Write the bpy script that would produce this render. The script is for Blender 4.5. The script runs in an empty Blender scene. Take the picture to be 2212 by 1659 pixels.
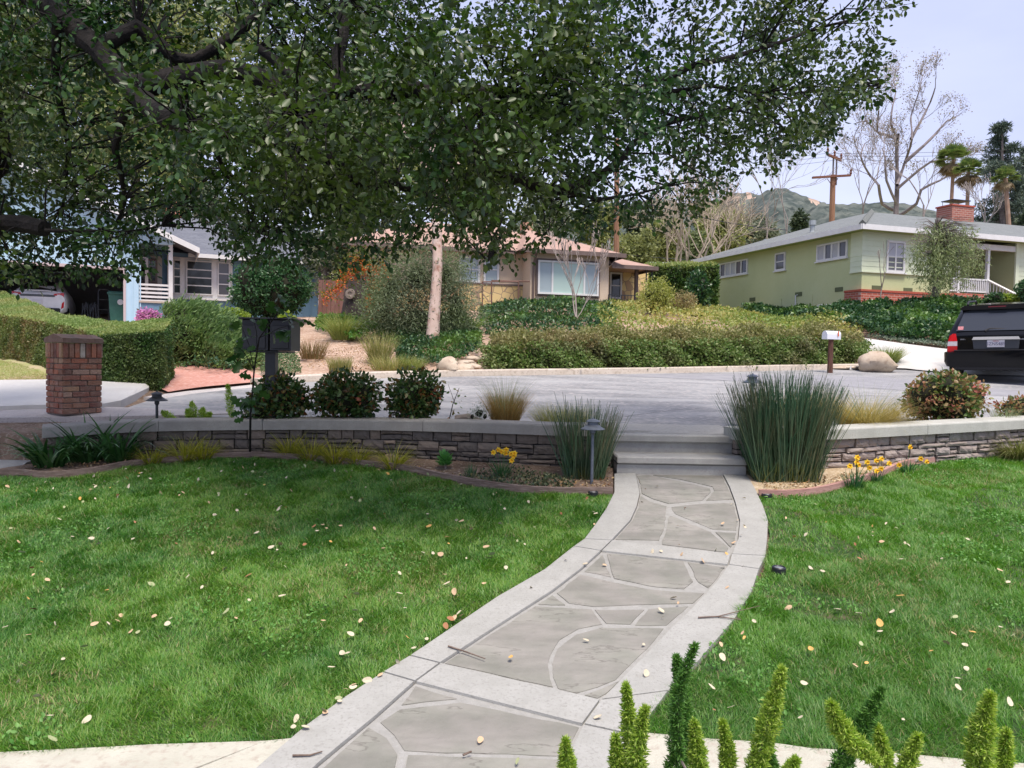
import bpy, math, random
import numpy as np
from mathutils import Vector, Matrix
S = bpy.context.scene
COL = S.collection
RN = np.random.default_rng(7)
random.seed(11)
pi = math.pi
# ------------------------------------------------------------------ camera
F = 1662.0; CX = 1106.0; CY = 829.5; EYE = 2.12; HOR = 768.0; ROLL = 0.017
PITCH = math.atan((CY - HOR) / F)
_f = Vector((0, math.cos(PITCH), -math.sin(PITCH)))
_u = Vector((0, math.sin(PITCH), math.cos(PITCH)))
_x = Vector((1, 0, 0))
RV = _x * math.cos(ROLL) + _u * math.sin(ROLL)
UV = -_x * math.sin(ROLL) + _u * math.cos(ROLL)
def ray(px, py):
    return _f * F + RV * (px - CX) + UV * (CY - py)
def P(px, py, d):
    r = ray(px, py); k = d / r.y
    return Vector((r.x * k, d, EYE + r.z * k))
def G(px, py, a, b):                      # meets the plane z = a + b*y
    r = ray(px, py); k = (a - EYE) / (r.z - b * r.y)
    return Vector((r.x * k, r.y * k, EYE + r.z * k))
LB = 0.089
def L(px, py): return G(px, py, 0.0, LB)          # on the lawn plane
RA, RB = 0.432, 0.0788
def R_(px, py): return G(px, py, RA, RB)          # on the road plane
def zr(y): return RA + RB * y
def zl(y): return LB * y
cam = bpy.data.cameras.new('camera'); co = bpy.data.objects.new('camera', cam); COL.objects.link(co)
M = Matrix.Identity(4)
for i in range(3):
    M[i][0] = RV[i]; M[i][1] = UV[i]; M[i][2] = -_f[i]
M[2][3] = EYE
co.matrix_world = M
cam.sensor_width = 36; cam.lens = F / 2212 * 36; cam.clip_end = 6000; cam.clip_start = 0.05
S.camera = co
# ------------------------------------------------------------------ light
W = bpy.data.worlds.new('World'); S.world = W; W.use_nodes = True
nt = W.node_tree; nt.nodes.clear()
SUN_EL, SUN_AZ = math.radians(66), math.radians(160)     # azimuth clockwise from +Y
def N(nt, t, **k):
    n = nt.nodes.new(t)
    for a, b in k.items(): setattr(n, a, b)
    return n
sky = N(nt, 'ShaderNodeTexSky', sky_type='NISHITA', sun_disc=False, sun_elevation=SUN_EL, sun_rotation=SUN_AZ, air_density=1.0, dust_density=2.0, ozone_density=1.5)
tc = N(nt, 'ShaderNodeTexCoord'); mp = N(nt, 'ShaderNodeMapping'); mp.inputs['Scale'].default_value = (1, 1, 3)
nz = N(nt, 'ShaderNodeTexNoise'); nz.inputs['Scale'].default_value = 1.1; nz.inputs['Detail'].default_value = 7
cr = N(nt, 'ShaderNodeValToRGB'); cr.color_ramp.elements[0].position = .38; cr.color_ramp.elements[1].position = .62
cr.color_ramp.elements[0].color = (2.75, 3.0, 4.75, 1); cr.color_ramp.elements[1].color = (3.9, 4.1, 5.4, 1)
mx = N(nt, 'ShaderNodeMixRGB'); mx.inputs[0].default_value = .86
bg = N(nt, 'ShaderNodeBackground'); out = N(nt, 'ShaderNodeOutputWorld')
ln = nt.links.new
ln(tc.outputs['Generated'], mp.inputs['Vector']); ln(mp.outputs[0], nz.inputs['Vector']); ln(nz.outputs['Fac'], cr.inputs[0])
ln(sky.outputs[0], mx.inputs[1]); ln(cr.outputs[0], mx.inputs[2]); ln(mx.outputs[0], bg.inputs[0]); ln(bg.outputs[0], out.inputs[0])
bg.inputs[1].default_value = 0.1
sl = bpy.data.lights.new('sun', 'SUN'); sl.energy = 2.4; sl.angle = math.radians(22); sl.color = (1, .90, .80)
so = bpy.data.objects.new('sun', sl); COL.objects.link(so)
so.rotation_euler = Vector((-math.sin(SUN_AZ) * math.cos(SUN_EL), -math.cos(SUN_AZ) * math.cos(SUN_EL), -math.sin(SUN_EL))).to_track_quat('-Z', 'Y').to_euler()
so.location = (0, -10, 30)
S.view_settings.view_transform = 'Standard'; S.view_settings.look = 'None'; S.view_settings.exposure = 1.16; S.view_settings.gamma = 1
S.render.engine = 'CYCLES'
S.cycles.max_bounces = 6; S.cycles.diffuse_bounces = 3; S.cycles.glossy_bounces = 2; S.cycles.transmission_bounces = 3; S.cycles.transparent_max_bounces = 4
S.cycles.caustics_reflective = False; S.cycles.caustics_refractive = False
# ------------------------------------------------------------------ materials
def c4(c): return (c[0], c[1], c[2], 1)
MATS = {}
def newmat(name):
    m = bpy.data.materials.new(name); m.use_nodes = True
    t = m.node_tree; t.nodes.clear()
    o = N(t, 'ShaderNodeOutputMaterial'); p = N(t, 'ShaderNodeBsdfPrincipled'); t.links.new(p.outputs[0], o.inputs[0])
    return m, t, p, o
def pm(name, c1, c2=None, sc=4.0, rough=.8, bump=0, bsc=None, spec=.3, metal=0, c3=None, sc3=40., stretch=None, lo=.35, hi=.65, coat=0):
    """principled paint / stone / soil with noise between two colours (and a fine third)"""
    if name in MATS: return MATS[name]
    m, t, p, o = newmat(name); l = t.links.new
    p.inputs['Roughness'].default_value = rough; p.inputs['Specular IOR Level'].default_value = spec; p.inputs['Metallic'].default_value = metal
    p.inputs['Coat Weight'].default_value = coat
    p.inputs['Base Color'].default_value = c4(c1)
    tcn = N(t, 'ShaderNodeTexCoord'); src = tcn.outputs['Object']
    if stretch:
        q = N(t, 'ShaderNodeMapping'); q.inputs['Scale'].default_value = stretch; l(src, q.inputs['Vector']); src = q.outputs[0]
    if c2:
        n = N(t, 'ShaderNodeTexNoise'); n.inputs['Scale'].default_value = sc; n.inputs['Detail'].default_value = 7; n.inputs['Roughness'].default_value = .65
        r = N(t, 'ShaderNodeValToRGB'); r.color_ramp.elements[0].position = lo; r.color_ramp.elements[1].position = hi
        r.color_ramp.elements[0].color = c4(c1); r.color_ramp.elements[1].color = c4(c2)
        l(src, n.inputs['Vector']); l(n.outputs['Fac'], r.inputs[0]); colr = r.outputs[0]
        if c3:
            n3 = N(t, 'ShaderNodeTexNoise'); n3.inputs['Scale'].default_value = sc3; n3.inputs['Detail'].default_value = 4
            r3 = N(t, 'ShaderNodeValToRGB'); r3.color_ramp.elements[0].position = .52; r3.color_ramp.elements[1].position = .7
            mxx = N(t, 'ShaderNodeMixRGB'); mxx.inputs[2].default_value = c4(c3)
            l(src, n3.inputs['Vector']); l(n3.outputs['Fac'], r3.inputs[0]); l(r3.outputs[0], mxx.inputs[0]); l(colr, mxx.inputs[1]); colr = mxx.outputs[0]
        l(colr, p.inputs['Base Color'])
    if bump:
        b = N(t, 'ShaderNodeBump'); b.inputs['Strength'].default_value = bump; b.inputs['Distance'].default_value = .02
        n2 = N(t, 'ShaderNodeTexNoise'); n2.inputs['Scale'].default_value = bsc or sc * 6; n2.inputs['Detail'].default_value = 6
        l(src, n2.inputs['Vector']); l(n2.outputs['Fac'], b.inputs['Height']); l(b.outputs[0], p.inputs['Normal'])
    MATS[name] = m
    return m
def ramp(t, cols, src):
    r = N(t, 'ShaderNodeValToRGB'); e = r.color_ramp.elements
    while len(e) < len(cols): e.new(.5)
    for i, c in enumerate(cols):
        e[i].position = i / max(1, len(cols) - 1); e[i].color = c4(c)
    t.links.new(src, r.inputs[0]); return r.outputs[0]
def lm(name, A, B=None, nsc=.5, rough=.5, spec=.4, trans=.35, tw=None, lo=.4, hi=.6):
    """leaf material: colours picked per leaf (per island), optionally shifting to B in patches"""
    if name in MATS: return MATS[name]
    m, t, p, o = newmat(name); l = t.links.new
    g = N(t, 'ShaderNodeNewGeometry'); col = ramp(t, A, g.outputs['Random Per Island'])
    if B:
        cb = ramp(t, B, g.outputs['Random Per Island'])
        tcn = N(t, 'ShaderNodeTexCoord'); n = N(t, 'ShaderNodeTexNoise'); n.inputs['Scale'].default_value = nsc; n.inputs['Detail'].default_value = 3
        l(tcn.outputs['Object'], n.inputs['Vector'])
        r = N(t, 'ShaderNodeMapRange'); r.inputs[1].default_value = lo; r.inputs[2].default_value = hi; l(n.outputs['Fac'], r.inputs[0])
        mxx = N(t, 'ShaderNodeMixRGB'); l(r.outputs[0], mxx.inputs[0]); l(col, mxx.inputs[1]); l(cb, mxx.inputs[2]); col = mxx.outputs[0]
    l(col, p.inputs['Base Color']); p.inputs['Roughness'].default_value = rough; p.inputs['Specular IOR Level'].default_value = spec
    if trans > 0:
        tr = N(t, 'ShaderNodeBsdfTranslucent'); ms = N(t, 'ShaderNodeMixShader'); ms.inputs[0].default_value = trans
        hs = N(t, 'ShaderNodeHueSaturation'); hs.inputs['Saturation'].default_value = 1.15; hs.inputs['Value'].default_value = 1.5
        l(col, hs.inputs['Color']); l(hs.outputs[0], tr.inputs[0])
        l(p.outputs[0], ms.inputs[1]); l(tr.outputs[0], ms.inputs[2]); l(ms.outputs[0], o.inputs[0])
    MATS[name] = m
    return m
def isl(name, cols, rough=.85, bump=.5, bsc=25, spec=.3, c3=None, sc3=9, cleft=0):
    """masonry: colour per block, with blotches"""
    if name in MATS: return MATS[name]
    m, t, p, o = newmat(name); l = t.links.new
    g = N(t, 'ShaderNodeNewGeometry'); col = ramp(t, cols, g.outputs['Random Per Island'])
    tcn = N(t, 'ShaderNodeTexCoord'); n = N(t, 'ShaderNodeTexNoise'); n.inputs['Scale'].default_value = sc3; n.inputs['Detail'].default_value = 6
    l(tcn.outputs['Object'], n.inputs['Vector'])
    r = N(t, 'ShaderNodeMapRange'); r.inputs[1].default_value = .35; r.inputs[2].default_value = .75; r.inputs[4].default_value = .8; l(n.outputs['Fac'], r.inputs[0])
    mxx = N(t, 'ShaderNodeMixRGB'); mxx.inputs[2].default_value = c4(c3 or (.3, .27, .24)); l(r.outputs[0], mxx.inputs[0]); l(col, mxx.inputs[1]); cout = mxx.outputs[0]
    if cleft:
        q = N(t, 'ShaderNodeMapping'); q.inputs['Scale'].default_value = (.7, 2.6, 1); q.inputs['Rotation'].default_value = (0, 0, .5); n4 = N(t, 'ShaderNodeTexNoise'); n4.inputs['Scale'].default_value = cleft; n4.inputs['Detail'].default_value = 9; n4.inputs['Roughness'].default_value = .55
        l(tcn.outputs['Object'], q.inputs['Vector']); l(q.outputs[0], n4.inputs['Vector']); s1 = N(t, 'ShaderNodeMath', operation='SUBTRACT'); s1.inputs[1].default_value = .56; s2 = N(t, 'ShaderNodeMath', operation='ABSOLUTE'); l(n4.outputs['Fac'], s1.inputs[0]); l(s1.outputs[0], s2.inputs[0])
        r5 = N(t, 'ShaderNodeMapRange'); r5.inputs[1].default_value = .002; r5.inputs[2].default_value = .009; r5.inputs[3].default_value = .45; r5.inputs[4].default_value = 0; l(s2.outputs[0], r5.inputs[0]); m5 = N(t, 'ShaderNodeMixRGB'); m5.inputs[2].default_value = (.09, .08, .07, 1); l(r5.outputs[0], m5.inputs[0]); l(cout, m5.inputs[1]); cout = m5.outputs[0]
        r6 = N(t, 'ShaderNodeMapRange'); r6.inputs[1].default_value = .40; r6.inputs[2].default_value = .66; r6.inputs[3].default_value = .84; r6.inputs[4].default_value = 1.14; l(n4.outputs['Fac'], r6.inputs[0]); hv = N(t, 'ShaderNodeHueSaturation'); l(r6.outputs[0], hv.inputs['Value']); l(cout, hv.inputs['Color']); cout = hv.outputs[0]
    l(cout, p.inputs['Base Color'])
    p.inputs['Roughness'].default_value = rough; p.inputs['Specular IOR Level'].default_value = spec
    b = N(t, 'ShaderNodeBump'); b.inputs['Strength'].default_value = bump; b.inputs['Distance'].default_value = .02
    n2 = N(t, 'ShaderNodeTexNoise'); n2.inputs['Scale'].default_value = bsc; n2.inputs['Detail'].default_value = 6
    l(tcn.outputs['Object'], n2.inputs['Vector']); l(n2.outputs['Fac'], b.inputs['Height']); l(b.outputs[0], p.inputs['Normal'])
    MATS[name] = m
    return m
def glass(name, tint=(.02, .025, .03), rough=.05, refl=.6):
    if name in MATS: return MATS[name]
    m, t, p, o = newmat(name)
    p.inputs['Base Color'].default_value = c4(tint); p.inputs['Roughness'].default_value = rough; p.inputs['Specular IOR Level'].default_value = refl
    MATS[name] = m; return m
def brickmat(name, c1, c2, mortar, rot=None, scale=1.0, bw=.215, bh=.075):
    if name in MATS: return MATS[name]
    m, t, p, o = newmat(name); l = t.links.new
    tcn = N(t, 'ShaderNodeTexCoord'); sp_ = N(t, 'ShaderNodeSeparateXYZ'); q = N(t, 'ShaderNodeCombineXYZ'); l(tcn.outputs['Object'], sp_.inputs[0])
    a_ = (rot or (0, 0, 0))[2]; m1 = N(t, 'ShaderNodeMath', operation='MULTIPLY'); m1.inputs[1].default_value = math.cos(a_); m2_ = N(t, 'ShaderNodeMath', operation='MULTIPLY_ADD'); m2_.inputs[1].default_value = -math.sin(a_)
    l(sp_.outputs[0], m1.inputs[0]); l(sp_.outputs[1], m2_.inputs[0]); l(m1.outputs[0], m2_.inputs[2]); l(m2_.outputs[0], q.inputs[0]); l(sp_.outputs[2], q.inputs[1])
    b = N(t, 'ShaderNodeTexBrick'); b.inputs['Color1'].default_value = c4(c1); b.inputs['Color2'].default_value = c4(c2); b.inputs['Mortar'].default_value = c4(mortar)
    b.inputs['Scale'].default_value = 1; b.inputs['Brick Width'].default_value = bw * scale; b.inputs['Row Height'].default_value = bh * scale; b.inputs['Mortar Size'].default_value = .008 * scale
    l(q.outputs[0], b.inputs['Vector']); l(b.outputs[0], p.inputs['Base Color']); p.inputs['Roughness'].default_value = .9
    MATS[name] = m; return m
# ------------------------------------------------------------------ objects
def tag(o, label=None, cat=None, group=None, kind=None):
    if label: o['label'] = label
    if cat: o['category'] = cat
    if group: o['group'] = group
    if kind: o['kind'] = kind
    return o
def empty(name, loc, label=None, cat=None, group=None, kind=None):
    o = bpy.data.objects.new(name, None); COL.objects.link(o); o.location = loc; o.empty_display_size = .2
    return tag(o, label, cat, group, kind)
def link(name, me, parent=None, loc=None):
    o = bpy.data.objects.new(name, me); COL.objects.link(o)
    if parent is not None: o.parent = parent
    if loc is not None: o.location = loc
    return o
def wpos(parent):
    v = Vector((0, 0, 0))
    while parent is not None: v += Vector(parent.location); parent = parent.parent
    return v
def npmesh(name, V, tris, quads, mats, parent=None, loc=None, smooth=False, midx=None):
    """V (n,3) world coords; tris (a,3); quads (b,4)"""
    V = np.asarray(V, dtype=np.float64)
    off = np.array(wpos(parent)) if parent is not None else (np.array(loc) if loc is not None else np.array([V[:, 0].mean(), V[:, 1].mean(), V[:, 2].min()]))
    me = bpy.data.meshes.new(name)
    nt_, nq = (0 if tris is None else len(tris)), (0 if quads is None else len(quads))
    me.vertices.add(len(V)); me.vertices.foreach_set('co', (V - off).astype(np.float32).ravel())
    me.loops.add(nt_ * 3 + nq * 4); me.polygons.add(nt_ + nq)
    idx = []; st = []
    if nt_: idx.append(np.asarray(tris).ravel()); st.append(np.arange(nt_) * 3)
    if nq: idx.append(np.asarray(quads).ravel()); st.append(nt_ * 3 + np.arange(nq) * 4)
    me.loops.foreach_set('vertex_index', np.concatenate(idx).astype(np.int32))
    me.polygons.foreach_set('loop_start', np.concatenate(st).astype(np.int32))
    if midx is not None: me.polygons.foreach_set('material_index', np.asarray(midx, dtype=np.int32))
    if smooth: me.polygons.foreach_set('use_smooth', np.ones(nt_ + nq, dtype=bool))
    for m in (mats if isinstance(mats, (list, tuple)) else [mats]): me.materials.append(m)
    me.update(calc_edges=True)
    o = link(name, me, parent)
    if parent is None: o.location = off
    return o
class MB:
    """collects shapes in world coordinates and links them as one mesh"""
    def __init__(s): s.v = []; s.f = []; s.m = []; s.k = 0
    def add(s, vs, fs):
        b = len(s.v); s.v += [tuple(v) for v in vs]; s.f += [tuple(b + i for i in f) for f in fs]; s.m += [s.k] * len(fs); return s
    def box(s, c, size, X=None, Y=None, Z=None, bev=0):
        X = Vector(X or (1, 0, 0)).normalized(); Z = Vector(Z or (0, 0, 1)).normalized(); Y = Vector(Y).normalized() if Y else Z.cross(X)
        c = Vector(c); a, b, h = size[0] / 2, size[1] / 2, size[2] / 2
        if not bev:
            vs = [c + X * (i * a) + Y * (j * b) + Z * (k * h) for k in (-1, 1) for i, j in ((-1, -1), (1, -1), (1, 1), (-1, 1))]
            return s.add(vs, [(3, 2, 1, 0), (4, 5, 6, 7), (0, 1, 5, 4), (1, 2, 6, 5), (2, 3, 7, 6), (3, 0, 4, 7)])
        e = min(bev, a * .9, b * .9, h * .9); rings = []
        for z, ins in ((-h, e), (-h + e, 0), (h - e, 0), (h, e)):
            A, B = a - ins, b - ins; q = e * .6
            rings.append([c + X * x + Y * y + Z * z for x, y in ((-A + q, -B), (A - q, -B), (A, -B + q), (A, B - q), (A - q, B), (-A + q, B), (-A, B - q), (-A, -B + q))])
        vs = [v for r in rings for v in r]; fs = [tuple(reversed(range(8))), tuple(range(24, 32))]
        for r in range(3):
            for i in range(8): j = (i + 1) % 8; fs.append((r * 8 + i, r * 8 + j, r * 8 + 8 + j, r * 8 + 8 + i))
        return s.add(vs, fs)
    def tube(s, pts, rad, n=8, cap=True):
        pts = [Vector(p) for p in pts]; rs = rad if isinstance(rad, (list, tuple)) else [rad] * len(pts)
        vs = []; up = Vector((0.13, 0.21, .97))
        for i, p in enumerate(pts):
            t = (pts[min(i + 1, len(pts) - 1)] - pts[max(i - 1, 0)]).normalized()
            if abs(t.dot(up)) > .9: up2 = Vector((1, .2, 0))
            else: up2 = up
            a = t.cross(up2).normalized(); b = t.cross(a)
            if i and (a.dot(pa) < 0): a = -a; b = -b
            pa = a
            vs += [p + (a * math.cos(2 * pi * k / n) + b * math.sin(2 * pi * k / n)) * rs[i] for k in range(n)]
        fs = []
        for i in range(len(pts) - 1):
            for k in range(n): k2 = (k + 1) % n; fs.append((i * n + k, i * n + k2, i * n + n + k2, i * n + n + k))
        if cap: fs.append(tuple(reversed(range(n)))); fs.append(tuple(range((len(pts) - 1) * n, len(pts) * n)))
        return s.add(vs, fs)
    def lathe(s, c, prof, n=20, axis=None):
        c = Vector(c); Z = Vector(axis or (0, 0, 1)).normalized(); X = Z.orthogonal().normalized(); Y = Z.cross(X)
        vs = [c + Z * z + (X * math.cos(2 * pi * k / n) + Y * math.sin(2 * pi * k / n)) * r for r, z in prof for k in range(n)]
        fs = [(i * n + k, i * n + (k + 1) % n, i * n + n + (k + 1) % n, i * n + n + k) for i in range(len(prof) - 1) for k in range(n)]
        fs += [tuple(reversed(range(n))), tuple(range((len(prof) - 1) * n, len(prof) * n))]
        return s.add(vs, fs)
    def prism(s, poly, d):
        """polygon (world points) swept by the vector d"""
        d = Vector(d); n = len(poly); poly = [Vector(p) for p in poly]
        return s.add(poly + [p + d for p in poly], [tuple(reversed(range(n))), tuple(range(n, 2 * n))] + [(i, (i + 1) % n, n + (i + 1) % n, n + i) for i in range(n)])
    def blob(s, c, r, seed=0, n=10, amp=.15):
        rr = random.Random(seed); c = Vector(c); vs = []; m = n // 2 + 2; ph = [rr.uniform(0, 6.3) for _ in range(6)]
        for i in range(m + 1):
            th = pi * i / m
            for k in range(n):
                a = 2 * pi * k / n; w = 1 + amp * (math.sin(2 * a + ph[0]) * math.sin(th * 2 + ph[1]) + .7 * math.sin(3 * a + ph[2] + th * 3)) + amp * .5 * rr.uniform(-1, 1)
                vs.append(c + Vector((r[0] * math.sin(th) * math.cos(a), r[1] * math.sin(th) * math.sin(a), r[2] * math.cos(th))) * w)
        fs = [(i * n + k, (i + 1) * n + k, (i + 1) * n + (k + 1) % n, i * n + (k + 1) % n) for i in range(m) for k in range(n)]
        return s.add(vs, fs)
    def build(s, name, mats, parent=None, loc=None, smooth=False):
        V = np.array(s.v, dtype=float)
        off = Vector(wpos(parent)) if parent is not None else (Vector(loc) if loc is not None else Vector((V[:, 0].mean(), V[:, 1].mean(), V[:, 2].min())))
        me = bpy.data.meshes.new(name); me.from_pydata([tuple(Vector(v) - off) for v in s.v], [], s.f)
        for m in (mats if isinstance(mats, (list, tuple)) else [mats]): me.materials.append(m)
        if len(me.materials) > 1: me.polygons.foreach_set('material_index', s.m)
        if smooth:
            me.polygons.foreach_set('use_smooth', [True] * len(me.polygons))
            try: me.set_sharp_from_angle(angle=math.radians(40))
            except Exception: pass
        me.update()
        o = link(name, me, parent)
        if parent is None: o.location = off
        return o
def text(body, name, size, loc, X, Yv, mat, parent, ext=.002, align='CENTER'):
    """flat lettering standing in the plane of X (reading direction) and Yv (up)"""
    cu = bpy.data.curves.new(name, 'FONT'); cu.body = body; cu.size = size; cu.extrude = ext; cu.align_x = align; cu.align_y = 'CENTER'
    o = bpy.data.objects.new('tmp_text', cu); COL.objects.link(o)
    me = bpy.data.meshes.new_from_object(o); COL.objects.unlink(o); bpy.data.objects.remove(o)
    X = Vector(X).normalized(); Yv = Vector(Yv).normalized(); Z = X.cross(Yv); loc = Vector(loc) - wpos(parent)
    mm = Matrix.Identity(4)
    for i in range(3): mm[i][0] = X[i]; mm[i][1] = Yv[i]; mm[i][2] = Z[i]; mm[i][3] = loc[i]
    me.transform(mm); me.materials.clear(); me.materials.append(mat)
    return link(name, me, parent)
def copy_tree(o, parent=None):
    c = o.copy(); COL.objects.link(c); c.parent = parent
    for ch in o.children: copy_tree(ch, c)
    return c
# ------------------------------------------------------------------ foliage
def unit(a): return a / np.maximum(1e-9, np.linalg.norm(a, axis=1, keepdims=True))
LEAF = {'diamond': (np.array([[0, 0, 0], [-.28, .5, .1], [0, 1, 0], [.28, .5, .1]]), [[0, 2, 1], [0, 3, 2]]),
        'oval': (np.array([[0, 0, 0], [-.24, .28, .07], [-.27, .62, .08], [0, 1, -.03], [.27, .62, .08], [.24, .28, .07], [0, .5, 0]]), [[0, 6, 1], [1, 6, 2], [2, 6, 3], [3, 6, 4], [4, 6, 5], [5, 6, 0]]),
        'needle': (np.array([[-.05, 0, 0], [.05, 0, 0], [0, 1, 0]]), [[0, 1, 2]]),
        'tri': (np.array([[-.4, 0, 0], [.4, 0, 0], [0, 1, 0]]), [[0, 1, 2]]),
        'long': (np.array([[0, 0, 0], [-.11, .5, .04], [0, 1, -.1], [.11, .5, .04]]), [[0, 2, 1], [0, 3, 2]])}
def leaves(name, pts, size, mat, parent=None, shape='diamond', axis=None, spread=1.0, rng=RN, nup=0.0, jit=.35, loc=None):
    """one leaf per point; axis = preferred growing direction (n,3) or (3,)"""
    pts = np.asarray(pts); n = len(pts); T, TF = LEAF[shape]; TF = np.array(TF)
    a = rng.normal(size=(n, 3)) * spread
    if axis is not None: a = a + np.asarray(axis)
    a = unit(a); nr = rng.normal(size=(n, 3)); nr[:, 2] += nup
    nr = unit(nr - (nr * a).sum(1, keepdims=True) * a); s = np.cross(a, nr)
    sz = (size * (1 + jit * rng.uniform(-1, 1, n)))[:, None, None]
    V = pts[:, None, :] + sz * (T[None, :, 0:1] * s[:, None, :] + T[None, :, 1:2] * a[:, None, :] + T[None, :, 2:3] * nr[:, None, :])
    k = len(T); Fc = (np.arange(n) * k)[:, None, None] + TF[None]
    return npmesh(name, V.reshape(-1, 3), Fc.reshape(-1, 3), None, mat, parent, loc)
def blades(name, base, h, w, mat, parent=None, th0=.3, kap=.6, phi=None, seg=3, rng=RN, loc=None, th_rand=True, tip=.0):
    """curved grass blades; base (n,3), h (n,), leaning th0 from the vertical and bending by kap"""
    base = np.asarray(base); n = len(base); h = np.broadcast_to(h, n).astype(float)
    if phi is None: phi = rng.uniform(0, 2 * pi, n)
    th0 = np.broadcast_to(th0, n) * (rng.uniform(.2, 1, n) if th_rand else 1); kap = np.broadcast_to(kap, n) * rng.uniform(.5, 1.3, n)
    t = np.linspace(0, 1, seg + 1); V = []
    ang = th0[:, None] + kap[:, None] * t[None, :]
    ds = h[:, None] / seg
    r = np.cumsum(np.concatenate([np.zeros((n, 1)), (np.sin((ang[:, 1:] + ang[:, :-1]) / 2) * ds)], 1), 1)
    z = np.cumsum(np.concatenate([np.zeros((n, 1)), (np.cos((ang[:, 1:] + ang[:, :-1]) / 2) * ds)], 1), 1)
    c = np.stack([np.cos(phi), np.sin(phi)], 1); wa = phi + pi / 2 + rng.normal(0, .6, n); wd = np.stack([np.cos(wa), np.sin(wa), np.zeros(n)], 1)
    ctr = np.stack([base[:, 0:1] + c[:, 0:1] * r, base[:, 1:2] + c[:, 1:2] * r, base[:, 2:3] + z], 2)
    wt = np.broadcast_to(w, n)[:, None] * (1 - (1 - tip) * t[None, :] ** 1.6) / 2
    Lf = ctr - wd[:, None, :] * wt[:, :, None]; Rt = ctr + wd[:, None, :] * wt[:, :, None]
    V = np.stack([Lf, Rt], 2).reshape(n, -1, 3); k = (seg + 1) * 2
    q = np.array([[2 * i, 2 * i + 1, 2 * i + 3, 2 * i + 2] for i in range(seg)])
    Q = (np.arange(n) * k)[:, None, None] + q[None]
    return npmesh(name, V.reshape(-1, 3), None, Q.reshape(-1, 4), mat, parent, loc)
def inpoly(X, Y, poly):
    ins = np.zeros(len(X), bool); n = len(poly); j = n - 1
    for i in range(n):
        xi, yi = poly[i][0], poly[i][1]; xj, yj = poly[j][0], poly[j][1]
        if yi != yj: ins ^= ((yi > Y) != (yj > Y)) & (X < (xj - xi) * (Y - yi) / (yj - yi) + xi)
        j = i
    return ins
def sample_poly(poly, n, rng=RN, wt=None):
    xs = [p[0] for p in poly]; ys = [p[1] for p in poly]; out_ = []; c = 0
    while c < n:
        X = rng.uniform(min(xs), max(xs), n * 2); Y = rng.uniform(min(ys), max(ys), n * 2); k = inpoly(X, Y, poly)
        if wt is not None: k &= rng.uniform(0, 1, len(X)) < wt(X, Y)
        out_.append(np.stack([X[k], Y[k]], 1)); c += k.sum()
        if len(out_) > 60: break
    return np.concatenate(out_)[:n]
def vnoise(X, Y, sc, seed=0):
    """cheap smooth noise in 0..1"""
    X = np.asarray(X, float) * sc; Y = np.asarray(Y, float) * sc; v = 0
    for k in range(5):
        a = seed * 1.7 + k * 2.39; v = v + np.sin(X * math.cos(a) * (1 + .43 * k) + Y * math.sin(a) * (1 + .37 * k) + a * 5.1)
    return np.clip(.5 + v / 6, 0, 1)
def blobpts(blobs, n, rng=RN, shell=.35, clump=0, csig=.06):
    """points near the surface of ellipsoids, optionally gathered into clumps"""
    vol = np.array([b[1][0] * b[1][1] + b[1][0] * b[1][2] + b[1][1] * b[1][2] for b in blobs]); m = clump or n
    w = rng.choice(len(blobs), m, p=vol / vol.sum()); d = unit(rng.normal(size=(m, 3)))
    r = 1 - shell * rng.uniform(0, 1, m) ** 1.5
    C = np.array([b[0] for b in blobs], float)[w]; Rr = np.array([b[1] for b in blobs], float)[w]
    p = C + d * Rr * r[:, None]
    if clump:
        k = rng.integers(0, m, n); s = csig * (Rr[k].mean(1, keepdims=True)) if csig < 1 else csig
        d = d[k]; p = p[k] + rng.normal(size=(n, 3)) * s
    return p, d
def shrub(name, label, cat, blobs, n, size, mat, shape='diamond', group=None, core=.72, cmat=None, shell=.4, clump=0, csig=.1, stems=True, nup=.3, out=.8):
    zb = min(b[0][2] - b[1][2] for b in blobs); cx = np.mean([b[0][0] for b in blobs]); cy = np.mean([b[0][1] for b in blobs])
    root = empty(name, (cx, cy, zb), label, cat, group)
    p, d = blobpts(blobs, n, shell=shell, clump=clump, csig=csig); k = p[:, 2] > zb - .02
    leaves('foliage', p[k], size, mat, root, shape, axis=d[k] * out, nup=nup)
    if core:
        m = MB()
        for i, b in enumerate(blobs): m.blob(b[0], [q * core for q in b[1]], seed=i + len(label), n=12)
        m.build('shade_core', cmat or DARKCORE, root, smooth=True)  # added dark filler, gives the shrub its inner shade
    return root
DARKCORE = pm('shade core', (.012, .016, .008), (.03, .028, .016), sc=14, rough=.95)  # colour of the solid cores added to block light inside foliage
BARK = pm('oak bark', (.006, .0055, .005), (.02, .017, .015), sc=9, rough=.95, bump=.8, bsc=30)
BARKG = pm('pale bark', (.16, .13, .11), (.30, .26, .22), sc=6, rough=.9, bump=.4)
BARKD = pm('grey bark', (.10, .085, .075), (.2, .17, .15), sc=5, rough=.9, bump=.4)
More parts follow.
